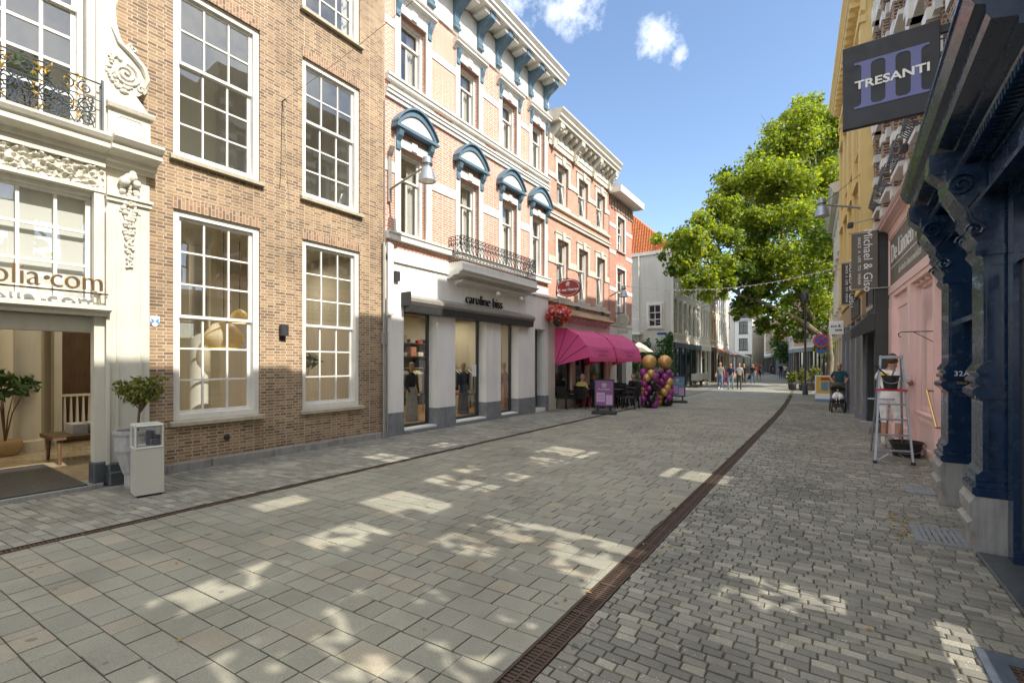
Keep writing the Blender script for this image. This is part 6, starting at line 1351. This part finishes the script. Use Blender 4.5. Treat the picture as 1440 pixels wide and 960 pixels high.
# window cleaner, seen from behind, arms up to the glass
cl, T = person((1.05, 12.2), R(-25), 'window cleaner in white t shirt and white shorts seen from behind at the pink shop', 'tee_white', 'tee_white', 'shoe', 'hair_brown',
    dict(elL=(-.27, .12, 1.3), wrL=(-.16, .3, 1.42), haL=(-.12, .37, 1.48), elR=(.27, .1, 1.25), wrR=(.2, .3, 1.2), haR=(.17, .38, 1.22), knR=(.11, .05, .5), hiL=(-.1, 0, .91), head=(.01, .05, 1.65)), 1.93, True, .75, 1.1, fingers=True)
mb = MB(); pt = [[(-.135 + i * .03, -.128 - .008 * math.sin(i), 1.33 - .0 + j * .045) for i in range(6)] for j in range(3)]; mb.loft(pt, False, False); mb.v = [T(v) for v in mb.v]; mb.build('shirt_print', plain('yellow_print', (.75, .5, .02), .8), cl)
mb = MB(); mb.tube([(-.3, -.16, .93), (.12, -.16, .945)], .014, 6); mb.v = [T(v) for v in mb.v]; tag(mb.build('window_wiper', M['aluminium'], None, T((0, -.16, .93))), 'thin pale wiper handle tucked across the belt of the window cleaner', 'tool')
# man with the pushchair
person((.34, 21.55), R(180), 'grey haired man in a dark teal shirt and jeans pushing the pushchair', 'tealshirt', 'jeans', 'black', 'hair_grey',
    dict(elL=(-.27, .06, 1.2), wrL=(-.2, .3, 1.05), haL=(-.17, .38, 1.04), elR=(.27, .06, 1.2), wrR=(.2, .3, 1.05), haR=(.17, .38, 1.04), head=(0, .06, 1.65)), 1.76, False, .9, 1.12, fingers=True)
sit = dict(pel=(0, 0, .56), spi=(0, -.02, .72), che=(0, .04, .94), nb=(0, .06, 1.08), nk=(0, .08, 1.16), shL=(-.17, .04, 1.03), elL=(-.22, .12, .8), wrL=(-.15, .36, .76), haL=(-.13, .44, .77), shR=(.17, .04, 1.03), elR=(.22, .12, .8), wrR=(.15, .36, .78), haR=(.12, .44, .8),
           hiL=(-.1, .02, .54), knL=(-.12, .44, .53), anL=(-.12, .46, .1), toL=(-.13, .62, .04), hiR=(.1, .02, .54), knR=(.12, .44, .54), anR=(.14, .5, .1), toR=(.14, .66, .04), head=(0, .12, 1.27))
person((-7.95, 16.5, -.05), R(0), 'grey haired person in yellow shirt and crimson trousers seated under the pink awning', 'yellow_c', 'crimson', 'salmon', 'hair_grey', sit, 1.75, False, .8, 1.1, fingers=True)
person((-8.05, 18.05, -.05), R(180), 'dark haired person in a blue shirt seated opposite the yellow shirted person', 'blue_c', 'black_c', 'black', 'hair_dark', sit, 1.72, False, .9)
person((-7.0, 19.75, -.05), R(180), 'person in dark clothes seated further along the terrace facing the street', 'black_c', 'denim_d', 'black', 'hair_brown', sit, 1.72, False, .9)
baby = dict(sit); person((sx, sy - .05, .33), R(180), 'baby sitting in the pushchair under the dark hood', 'salmon', 'tee_white', 'shoe', 'hair_blond', dict(sit), .62, False, .9)
# walkers down the street
WK = [((-5.95, 33.41), 'man in a sage green t shirt and blue jeans walking towards the camera', 'sage', 'jeans', 'hair_brown', 1.82, 1, {}),
      ((-5.38, 33.80), 'man in a navy shirt and pale jeans walking between two friends', 'navy_c', 'pale_jeans', 'hair_dark', 1.76, -1, {}),
      ((-4.91, 34.12), 'man in a grey t shirt and olive trousers walking with two friends', 'grey_c', 'olive', 'hair_dark', 1.78, 1, {}),
      ((-6.77, 40.10), 'person dressed in pink half hidden behind the man in sage green', 'pink_c', 'pink_c', 'hair_blond', 1.55, -1, dict(long_hair=True)),
      ((-6.04, 44.52), 'woman dressed in black walking behind the man in grey', 'black_c', 'black_c', 'hair_blond', 1.7, 1, dict(long_hair=True)),
      ((-5.34, 44.49), 'woman in a black top and jeans carrying a shopping bag', 'black_c', 'jeans', 'hair_dark', 1.7, -1, dict(long_hair=True)),
      ((-6.15, 53.56), 'person in salmon clothes walking in the sun behind the woman with the bag', 'salmon', 'salmon', 'hair_blond', 1.72, 1, dict(long_hair=True)),
      ((-6.30, 57.31), 'person in a bright red top and shorts in the distance', 'red_c', 'black_c', 'hair_brown', 1.75, -1, dict(short=True)),
      ((-7.78, 73.90), 'person in a blue top far along the street behind the red top', 'blue_c', 'jeans', 'hair_dark', 1.72, 1, {}),
      ((-6.94, 77.77), 'person in dark clothes standing far off in the middle of the street', 'black_c', 'black_c', 'hair_dark', 1.75, -1, {}),
      ((-4.53, 61.68), 'person in a black coat walking near the planters', 'black_c', 'denim_d', 'hair_dark', 1.75, 1, {}),
      ((-4.13, 61.95), 'person in a pale shirt and blue jeans beside the black coat', 'tee_white', 'jeans', 'hair_brown', 1.72, -1, {}),
      ((-3.58, 63.55), 'person in dark clothes behind the wooden planter', 'denim_d', 'black_c', 'hair_dark', 1.74, 1, {})]
for i, (xy, lab, s_, p_, h_, ht, ph, kw) in enumerate(WK):
    person(xy, R(180 + [4, -3, 6, -8, 5, -4][i % 6]), lab, s_, p_, ['shoe', 'black', 'black'][i % 3], h_, walk(ph * [1, .7, .9, 1.1][i % 4]), ht, kw.get('short', False), .75, 1.05, kw.get('long_hair', False), False, 'people walking down the street')
sb = MB(); sb.loft([[(-5.88 + dx, 46.42 + dy, .35) for dx, dy in ((-.16, -.07), (.16, -.07), (.16, .07), (-.16, .07))], [(-5.80 + dx, 46.42 + dy, .72) for dx, dy in ((-.12, -.03), (.12, -.03), (.12, .03), (-.12, .03))]]); sb.tube([(-5.88, 46.42, .7), (-5.80, 46.42, .85), (-5.72, 46.42, .7)], .012, 4)
tag(sb.build('shopping_bag', M['black_c'], None, (-5.84, 46.42, .35)), 'black shopping bag held by the woman in the black top', 'bag')
# ================================================================= plane tree
def at_t(px, py, t):
    u = (px - 720) / 655.; th = R(34.19); return (t * (-math.sin(th) + math.cos(th) * u), t * (math.cos(th) + math.sin(th) * u), 1.75 + t * (511 - py) / 655.)
pt = thing('plane_tree', 'huge leafy plane tree with a pale branching trunk arching over the street', 'tree', (.05, 38.6, 0))
q = random.Random(77); lt, dk = MB(), MB(); tb_ = MB(); S_ = Vector((.74, -.05, .67))
BL = [(1112, 205, 62, 33, 1), (1150, 190, 52, 35, 1), (1128, 160, 34, 34, 1), (1065, 245, 55, 33, 1), (1100, 270, 70, 31.5, 1), (1160, 255, 62, 33, 1), (1030, 262, 26, 32, 1), (1050, 310, 52, 31.5, .9), (1110, 335, 66, 30.5, .8), (1165, 330, 58, 32, .8), (1005, 340, 44, 30, 1), (972, 338, 43, 29, 1), (944, 340, 29, 28.5, 1), (962, 372, 38, 28.5, 1), (998, 380, 42, 29, .9), (985, 318, 26, 29.5, 1), (1026, 300, 36, 30.5, 1), (1085, 215, 44, 33, 1),
      (1040, 375, 46, 30.5, .8), (1090, 385, 52, 31, .7), (1145, 395, 52, 32, .6), (1060, 420, 32, 31, .8), (1100, 440, 34, 31.5, .6), (1140, 445, 36, 33, .5), (1170, 430, 40, 34, .5), (1072, 456, 18, 32, .7), (1044, 440, 16, 31, .8), (1098, 470, 11, 33, .7), (1160, 490, 20, 34, .5), (1175, 215, 60, 37, .9), (1185, 300, 60, 38, .8), (1120, 230, 80, 39, .8), (1080, 320, 80, 38.5, .7), (1140, 380, 70, 39, .6), (1015, 405, 24, 29.5, .9), (1200, 250, 70, 42, .8), (1210, 380, 50, 42, .7)]
HUBS = [Vector(p) for p in ((.3, 38.8, 8), (.2, 38.9, 11), (-.6, 38.8, 14), (.2, 39, 12.5))] + [Vector(at_t(*l_)) for l_ in ((1128, 452, 31.3), (1100, 438, 31), (1070, 424, 30.6), (1040, 415, 30.2), (1005, 385, 29.4), (1136, 436, 31.8), (1122, 408, 31.5), (1112, 380, 31.2), (1100, 330, 31), (1176, 400, 33.5))]
for px, py, rp, t, li in BL:
    c = Vector(at_t(px, py, t)); r = rp * t / 655.
    for k in range(9):                                           # sub-clumps give the crown its uneven outline
        v = Vector((q.gauss(0, 1), q.gauss(0, 1), q.gauss(0, .9))).normalized(); cc_ = c + v * r * q.uniform(.35, .92); rr = r * q.uniform(.28, .5)
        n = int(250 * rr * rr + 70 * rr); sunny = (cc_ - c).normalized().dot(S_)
        leafy(lt if q.random() < .46 + .35 * li + .25 * sunny else dk, cc_, (rr, rr, rr * .8), n, .225, q, .3, asp=.85)  # paler leaves picked towards the sun, darker away: light put into the colour
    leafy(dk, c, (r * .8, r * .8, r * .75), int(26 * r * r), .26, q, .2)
    hub = min(HUBS, key=lambda h_: (h_ - c).length); m_ = hub.lerp(c, .5) + Vector((q.uniform(-.3, .3), q.uniform(-.3, .3), q.uniform(-.2, .5))); tb_.tube([tuple(hub), tuple(m_), tuple(c)], [.075, .05, .02], 5)
    for k in range(2): e = c + Vector((q.uniform(-1, 1), q.uniform(-1, 1), q.uniform(-.2, 1))) * r * .8; tb_.tube([tuple((m_ + c) / 2), tuple(c + (e - c) * .4), tuple(e)], [.035, .025, .01], 4)
lt.build('crown', M['leaf_l'], pt); dk.build('inner_shade_crown', M['leaf_d'], pt)
tb_.tube([(.05, 38.6, 0), (.02, 38.6, .4), (.12, 38.55, 2.0), (.0, 38.5, 3.6), (.05, 38.6, 5.6), (.3, 38.8, 8), (.2, 38.9, 11), (-.6, 38.8, 14)], [.36, .24, .19, .18, .19, .17, .13, .07], 12)
for lim in ([(1167, 490, 32.2), (1150, 468, 31.8), (1128, 452, 31.3), (1100, 438, 31), (1070, 424, 30.6), (1040, 415, 30.2), (1005, 385, 29.4)], [(1166, 478, 32.2), (1148, 458, 32), (1136, 436, 31.8), (1122, 408, 31.5), (1112, 380, 31.2), (1100, 330, 31)], [(1170, 470, 32.3), (1178, 440, 33), (1176, 400, 33.5)]):
    tb_.tube([at_t(*l_) for l_ in lim], [.2, .18, .165, .145, .12, .09, .05][:len(lim)] if len(lim) > 3 else [.2, .16, .12], 8)
tb_.build('trunk', M['bark'], pt, smooth=True)
# unseen tree added by the camera to dapple sun through the pierced walls
yt = thing('dapple_tree', 'unseen leafy tree added behind the pierced pale wall to dapple the sun', 'tree', (4.2, 1.2, 0)); mb = MB(); leafy(mb, (3.3, 2.3, 5.2), (1.1, 3.0, 1.9), 560, .3, q, .15); leafy(mb, (3.6, 6.0, 7.6), (1.1, 2.6, 1.7), 330, .3, q, .2); leafy(mb, (2.7, 3.4, 2.6), (.5, 1.0, 1.0), 90, .26, q, .2); mb.build('crown', M['leaf_d'], yt); MB().tube([(4.2, 1.2, 0), (4.1, 1.3, 3.5), (3.8, 1.6, 6)], [.16, .12, .04], 8).build('trunk', M['bark'], yt)
# ================================================================= houses down the street
def house(fr, a0, a1, H, label, wallm, rows, ncol, ww=.55, trim='white', depth=9, roof=None, shop=None, nm='town_house', cor=.35, base=0, roofm='slate', pitch=3., fmat='white', sidewin=None):
    c = fr((a0 + a1) / 2, 0, 0); o = thing(nm, label, 'house', c); ops = []
    for z0, z1 in rows:
        for i in range(ncol):
            m_ = a0 + (a1 - a0) * (i + .5) / ncol; w_ = (a1 - a0) / ncol * ww / 2; ops.append((m_ - w_, m_ + w_, z0, z1))
    sh_ = [(a0 + .3, a1 - .3, .05, 2.9)] if shop else []
    mb = MB(fr); mb.wall(a0, a1, 0, H, ops + sh_, .2); mb.shell(a0, a1, 0, H, depth); mb.build('wall', M[wallm], o)
    for p, q_, u, w_ in ops:
        mb = MB(fr); mb.ring(p, q_, -.16, -.08, u, w_, .07); mb.box((p + q_) / 2 - .025, (p + q_) / 2 + .025, -.15, -.09, u, w_); mb.box(p, q_, -.15, -.09, u + (w_ - u) * .62, u + (w_ - u) * .62 + .05); mb.box(p - .08, q_ + .08, -.1, .07, u - .09, u); f_ = mb.build('window', M[fmat], o)
        MB(fr).quad((q_, -.12, u), (p, -.12, u), (p, -.12, w_), (q_, -.12, w_)).build('pane', M['dimglass'], f_)
    mb = MB(fr); mb.cornice(a0 - .03, a1 + .03, H - .35, H + .1, cor, 0); mb.box(a0, a1, 0, .06, 3.3, 3.5); mb.build('cornice', M[trim], o)
    if shop:
        mb = MB(fr); mb.box(a0 + .1, a1 - .1, 0, .12, 2.9, 3.3); n = max(2, int((a1 - a0) / 1.6))
        for i in range(n + 1): x = a0 + .2 + (a1 - a0 - .4) * i / n; mb.box(x - .09, x + .09, -.05, .08, 0, 2.9)
        mb.build('shop_front', M[shop], o); MB(fr).quad((a1 - .3, -.15, 0), (a0 + .3, -.15, 0), (a0 + .3, -.15, 2.9), (a1 - .3, -.15, 2.9)).build('shop_pane', M['dimglass'], o)
    if roof:
        mb = MB(fr); p, q_, e = a0 - .1, a1 + .1, depth
        if roof == 'front': mb.add([(p, .1, H), (q_, .1, H), (q_, -e, H), (p, -e, H), (p + 1.2, -e / 2, H + pitch), (q_ - 1.2, -e / 2, H + pitch)], [(0, 1, 5, 4), (2, 3, 4, 5), (1, 2, 5), (3, 0, 4)])
        elif roof == 'gable': m_ = (p + q_) / 2; mb.add([(p, 0, H), (q_, 0, H), (m_, 0, H + pitch), (p, -e, H), (q_, -e, H), (m_, -e, H + pitch)], [(0, 1, 2), (4, 3, 5), (0, 2, 5, 3), (1, 4, 5, 2)])
        mb.build('roof', M[roofm], o)
    return o
FA = Fr(-9.3, 0, 0, 1, 1, 0)
ha = house(FA, 34.4, 43.0, 10.0, 'grey rendered corner house with an orange tiled roof beyond the side street', 'greywall', [(4.0, 6.5), (7.1, 9.3)], 6, .5, 'offwhite', 8.5, 'front', 'teal', roofm='tile', pitch=4.2)
FS = Fr(-9.3, 34.4, -1, 0, 0, -1)
w_ = window(FS, ha, .75, 1.8, 4.4, 6.15, -.17, .09, 2, 1, 2, 5.5, 'white', 'offwhite', .05, 'dimglass', 0, .08); mb = MB(FS); mb.ring(.6, 1.95, 0, .05, 4.25, 6.3, .14); mb.box(-.02, 4, 0, .12, 9.8, 10.05); mb.box(-.06, .12, 0, .1, 3.4, 9.8); mb.tube([(2.5, .1, 0), (2.5, .1, 9.8)], .05, 6); mb.build('wall_trim', M['offwhite'], ha)
mb = MB(FS); mb.box(2.2, 3.6, 0, .7, 3.9, 4.05)
for i in range(15): x = 2.22 + i * .098; mb.box(x - .012, x + .012, .64, .68, 4.05, 5.0)
mb.box(2.2, 3.6, .63, .69, 5.0, 5.06); mb.build('balcony', M['white'], ha)
MB(FS).box(.45, 1.15, .002, .02, 3.86, 4.02).build('street_name_plate', M['road_blue'], ha)
iv = thing('climbing_plant', 'dense green climbing plant covering the ground floor of the grey corner house', 'climber', (-11, 34, 0)); q = random.Random(9); mb = MB()
for i in range(34): x = -9.5 - i * .13; leafy(mb, (x, 34.0 + q.uniform(-.1, .1), q.uniform(.4, 3.2)), (.55, .35, .55), 80, .2, q, .4)
for i in range(14): leafy(mb, (-9.35 - q.random() * .3, 33.9, .3 + i * .26), (.4, .35, .4), 70, .2, q, .4)
mb.build('foliage', M['leaf_i'], iv); MB().tube([(-9.7, 34.2, 0), (-9.9, 34.2, 1.5), (-10.6, 34.2, 3)], [.06, .05, .03], 6).build('stem', M['bark'], iv)
hb2 = house(FA, 43.05, 47.3, 8.6, 'cream house with a red roof and dormer next to the grey corner house', 'cream', [(4.2, 6.6)], 4, .45, 'white', 8, 'front', 'cream', roofm='tile', pitch=3.6)
mb = MB(FA); mb.box(44.4, 46.0, -1.8, -.5, 8.7, 10.4); mb.prismA([(-2, 10.4), (-.3, 10.4), (-.3, 10.6), (-2, 10.7)], 44.2, 46.2); d_ = mb.build('dormer', M['white'], hb2); MB(FA).box(44.7, 45.7, -.5, -.49, 9.0, 10.2).build('pane', M['dimglass'], d_)
house(FA, 47.35, 50.0, 9.6, 'narrow tan house squeezed between the dormer house and the tall white house', 'tan', [(4.0, 6.0), (6.8, 8.6)], 2, .5, 'pale_yellow', 8, None, 'charcoal')
house(FA, 50.05, 56.0, 10.6, 'tall white house with a deep cornice behind the faded red awning', 'white', [(4.0, 6.2), (7.0, 9.2)], 5, .4, 'white', 8, None, 'white', cor=.7)
house(Fr(-9.6, 0, 0, 1, 1, 0), 56.05, 59.0, 9.4, 'white plastered house past the tall white house and its awnings', 'offwhite', [(4.0, 6.0), (6.8, 8.4)], 3, .4, 'white', 8, 'front', 'cream')
for i, (y0, y1, mt_, lab) in enumerate(((50.3, 53, 'red_cloth', 'faded red awning low on the tall white house'), (53.3, 59, 'white_cloth', 'large cream awning past the faded red awning'))):
    mb = MB(FA); mb.loft([[(y0, .05, 3.3), (y1, .05, 3.3)], [(y0, 1.5 + i * .5, 2.6 - i * .1), (y1, 1.5 + i * .5, 2.6 - i * .1)], [(y0, 1.52 + i * .5, 2.4 - i * .1), (y1, 1.52 + i * .5, 2.4 - i * .1)]], False, False); tag(mb.build('awning', M[mt_], None, FA(y0, 0, 3)), lab, 'awning')
wall_lamp(FA, 43.2, 6.6, 1.2, 'dark bell street lamp on an arm between the grey and cream houses', False)
tea = [(-8.35, 36.6), (-8.35, 37.7), (-8.5, 38.8), (-8.35, 40.0)]
for i, (x, y) in enumerate(tea):
    o = thing('wicker_chair', ['first pale chair from the climbing plant outside the teal shop', 'second pale chair from the climbing plant outside the teal shop', 'third pale chair from the climbing plant outside the teal shop', 'last pale chair outside the teal shop, next to the cream house'][i], 'chair', (x, y, 0), 'chairs outside the teal shop')
    MB().bev(x - .25, x + .25, y - .25, y + .25, .4, .46, .02).build('seat', M['wood'], o); MB().loft([[(x - .25, y + .2, .46), (x + .25, y + .2, .46), (x + .25, y + .25, .46), (x - .25, y + .25, .46)], [(x - .25, y + .3, .98), (x + .25, y + .3, .98), (x + .25, y + .34, .98), (x - .25, y + .34, .98)]]).build('backrest', M['curtain'], o)
    for dx in (-.22, .22):
        for dy in (-.22, .22): MB().box(x + dx - .02, x + dx + .02, y + dy - .02, y + dy + .02, 0, .4).build('leg', M['wood'], o)
FE = Fr(-22.7, 88, 1, -.12, -.12, -1)
mo = house(FE, 3.5, 9.5, 11.4, 'modern grey building with a wide dark window at the bend of the street', 'greywall', [(7.8, 10.2)], 1, .75, 'greywall', 8, None, 'charcoal', fmat='charcoal', nm='modern_building')
house(FE, 9.55, 12.3, 9.2, 'white modern gabled house beside the wide dark window building', 'white', [(4, 6), (6.8, 8.8)], 1, .5, 'white', 8, 'gable', 'charcoal', pitch=4.2, fmat='charcoal', nm='gabled_house')
# far right row, bending left
pts = [(1.0, 46.5), (-1.7, 53.5), (-3.0, 57.5), (-4.0, 64), (-5.3, 73), (-6.7, 83), (-8.2, 93), (-10.4, 106), (-12.8, 120), (-15.2, 134), (-18, 150)]
spec = [('offwhite', 10.0, 'white colonnaded house behind the plane tree', 4), ('peach_brick', 10.6, 'narrow orange brick house next to the white colonnaded house', 2), ('offwhite', 8.8, 'low pale house beyond the narrow orange brick house', 3), ('tan', 10.0, 'tan brick house with sandy trim beyond the low pale house', 3), ('red_brick', 9.0, 'dull red brick house between the tan and sand coloured houses', 3), ('pale_yellow', 10.4, 'sand coloured house beyond the dull red brick house', 4), ('tan', 9.2, 'brown house near the bend of the street', 4), ('offwhite', 10.2, 'pale tall house at the bend of the street', 4), ('rose_brick', 9.0, 'pinkish brick house past the bend', 5), ('cream', 9.8, 'cream house at the very end of the street', 5)]
for (p, q_), (mt_, H, lab, nc) in zip(zip(pts, pts[1:]), spec):
    dx, dy = q_[0] - p[0], q_[1] - p[1]; L = math.hypot(dx, dy); fr = Fr(p[0], p[1], dx, dy, -dy, dx); house(fr, 0, L - .04, H, lab, mt_, [(4.0, 6.0), (6.8, H - 1.2)], nc, .42, 'white', 8, 'front' if H < 9.5 else None, ['charcoal', 'white', 'teal', 'greyblue'][nc % 4], roofm=['slate', 'tile'][nc % 2])
cv = thing('climbing_plant', 'green climbing plant on the low pale house far down the street', 'climber', (-4.4, 63.5, 0)); mb = MB(); q = random.Random(19)
for i in range(16): leafy(mb, (-4.0 - q.random() * 1.2, 63.5 + q.uniform(-1.5, 1.5), q.uniform(1.8, 4.6)), (.8, .8, .7), 60, .3, q, .4)
mb.build('foliage', M['leaf_i'], cv); MB().tube([(-4.2, 63.5, 0), (-4.4, 63.5, 3)], .08, 6).build('stem', M['bark'], cv)
# house on the far side of the cross street, seen between the pale house and the tree
house(Fr(13, 46.6, -1, 0, 0, -1), 0, 12, 10, 'house on the cross street behind the plane tree', 'rose_brick', [(4, 6), (6.8, 8.6)], 6, .4, 'white', 6, None, 'cream')
# parked bicycles by the planter
def bicycle(x, y, rz, label, src=[None]):
    if src[0] is None:
        o = thing('bicycle', label, 'bicycle', (0, 0, 0), 'bicycles parked by the planter')
        for yy in (-.52, .52): mb = MB(); wheel(mb, (0, yy, .35), .33, 'x', .018, 20); wt = mb.build('wheel', M['black'], o); sp = MB(); [sp.tube([(0, yy, .35), (0, yy + .33 * math.cos(k * .785), .35 + .33 * math.sin(k * .785))], .004, 3) for k in range(8)]; sp.build('spokes', M['aluminium'], wt)
        mb = MB(); [mb.tube(t_, .018, 5) for t_ in ([(0, .52, .35), (0, .4, .75), (0, .36, .98)], [(0, .4, .78), (0, -.15, .7)], [(0, .38, .7), (0, -.08, .32), (0, -.15, .85)], [(0, -.52, .35), (0, -.08, .32)], [(0, -.52, .35), (0, -.15, .72)])]; mb.build('frame', M['denim_d'], o)
        MB().tube([(-.28, .25, 1.02), (0, .38, 1.0), (.28, .25, 1.02)], .015, 5).build('handlebar', M['black'], o); MB().loft([[(-.1, -.3, .88), (.1, -.3, .88), (.03, -.02, .88), (-.03, -.02, .88)], [(-.1, -.3, .93), (.1, -.3, .93), (.03, -.02, .92), (-.03, -.02, .92)]]).build('saddle', M['wood'], o)
        src[0] = o; o.location = (x, y, 0); o.rotation_euler = (0, 0, rz); return o
    return dup(src[0], (x, y, 0), rz, label)
bicycle(-.55, 33.6, R(60), 'dark bicycle parked on the street side of the wooden planter'); bicycle(.2, 33.9, R(75), 'dark bicycle parked beside the planter next to the pale stucco house')
# ================================================================= light, sky, camera
el, az = R(42), R(4)
S = Vector((math.cos(el) * math.cos(az), -math.cos(el) * math.sin(az), math.sin(el)))
sl = bpy.data.lights.new('sun', 'SUN'); sl.energy = 3.05; sl.angle = R(.5); sl.color = (1, .93, .82)
so = bpy.data.objects.new('sun', sl); COL.objects.link(so); so.rotation_euler = (-S).to_track_quat('-Z', 'Y').to_euler(); so.location = (20, -5, 30)
wd = bpy.data.worlds.new('World'); sc.world = wd; wd.use_nodes = True; nt = wd.node_tree; bg = nt.nodes['Background']
sk = nt.nodes.new('ShaderNodeTexSky'); sk.sky_type = 'NISHITA'; sk.sun_disc = False; sk.sun_elevation = el; sk.sun_rotation = math.atan2(S.x, S.y)
sk.air_density = 1.0; sk.dust_density = .6; sk.ozone_density = 1.6; sk.altitude = 0
F_, CX, HY, TH = 655., 720., 511., R(34.19)
def ray(px, py):
    u = (px - CX) / F_; return Vector((-math.sin(TH) + math.cos(TH) * u, math.cos(TH) + math.sin(TH) * u, (HY - py) / F_)).normalized()
tc = nt.nodes.new('ShaderNodeTexCoord'); vec = tc.outputs['Generated']
n1 = noise(nt, vec, 22, 8, .68); n2 = noise(nt, vec, 70, 5, .65)
fld = mth(nt, 'ADD', mth(nt, 'MULTIPLY', n1, .8), mth(nt, 'MULTIPLY', n2, .2)); mask = None
for px, py, rad, amp in ((805, 0, .095, .78), (770, -10, .06, .6), (832, 20, .05, .6), (925, 55, .068, .78), (955, 78, .036, .65), (700, -60, .2, .7), (1010, 440, .1, .55), (300, -200, .5, .6), (900, -300, .45, .5)):
    dv = nt.nodes.new('ShaderNodeVectorMath'); dv.operation = 'DISTANCE'; nt.links.new(vec, dv.inputs[0]); dv.inputs[1].default_value = ray(px, py)
    f = mth(nt, 'MULTIPLY', mth(nt, 'MAXIMUM', mth(nt, 'SUBTRACT', 1., mth(nt, 'DIVIDE', dv.outputs['Value'], rad)), 0.), amp)
    mask = f if mask is None else mth(nt, 'MAXIMUM', mask, f)
for dx_, dy_, dz_, rad, amp in ((0, 0, 1, .95, 1.5), (.3, -1, .75, 1.15, 1.4), (.9, -.2, .85, .9, 1.4)):     # unseen cloud banks added overhead and behind the camera as fill light
    dv = nt.nodes.new('ShaderNodeVectorMath'); dv.operation = 'DISTANCE'; nt.links.new(vec, dv.inputs[0]); dv.inputs[1].default_value = Vector((dx_, dy_, dz_)).normalized()
    f = mth(nt, 'MINIMUM', mth(nt, 'MULTIPLY', mth(nt, 'MAXIMUM', mth(nt, 'SUBTRACT', 1., mth(nt, 'DIVIDE', dv.outputs['Value'], rad)), 0.), amp * 1.6), .8); mask = mth(nt, 'MAXIMUM', mask, f)
dens = ramp(nt, mth(nt, 'MULTIPLY', mth(nt, 'ADD', mask, .25), fld), [(.29, 0.), (.42, .35), (.6, 1.)])
nt.links.new(mixc(nt, mth(nt, 'MULTIPLY', dens, .78), sk.outputs[0], (9.2, 9.1, 9.)), bg.inputs['Color']); bg.inputs['Strength'].default_value = .12
cam = bpy.data.cameras.new('camera'); cam.lens = 36 * F_ / 1440; cam.sensor_width = 36; cam.shift_y = (HY - 480) / 1440; cam.clip_end = 1500; cam.clip_start = .05
co = bpy.data.objects.new('camera', cam); COL.objects.link(co); co.location = (0, 0, 1.75); co.rotation_euler = (R(90), 0, TH); sc.camera = co
vs = sc.view_settings; vs.view_transform = 'Standard'; vs.look = 'None'; vs.gamma = 1; vs.exposure = 1.24; vs.use_curve_mapping = False
sc.cycles.max_bounces = 10; sc.cycles.transparent_max_bounces = 24; sc.cycles.diffuse_bounces = 5; sc.cycles.glossy_bounces = 4; sc.cycles.sample_clamp_indirect = 6; sc.cycles.use_denoising = True
sc.cycles.caustics_reflective = False; sc.cycles.caustics_refractive = False
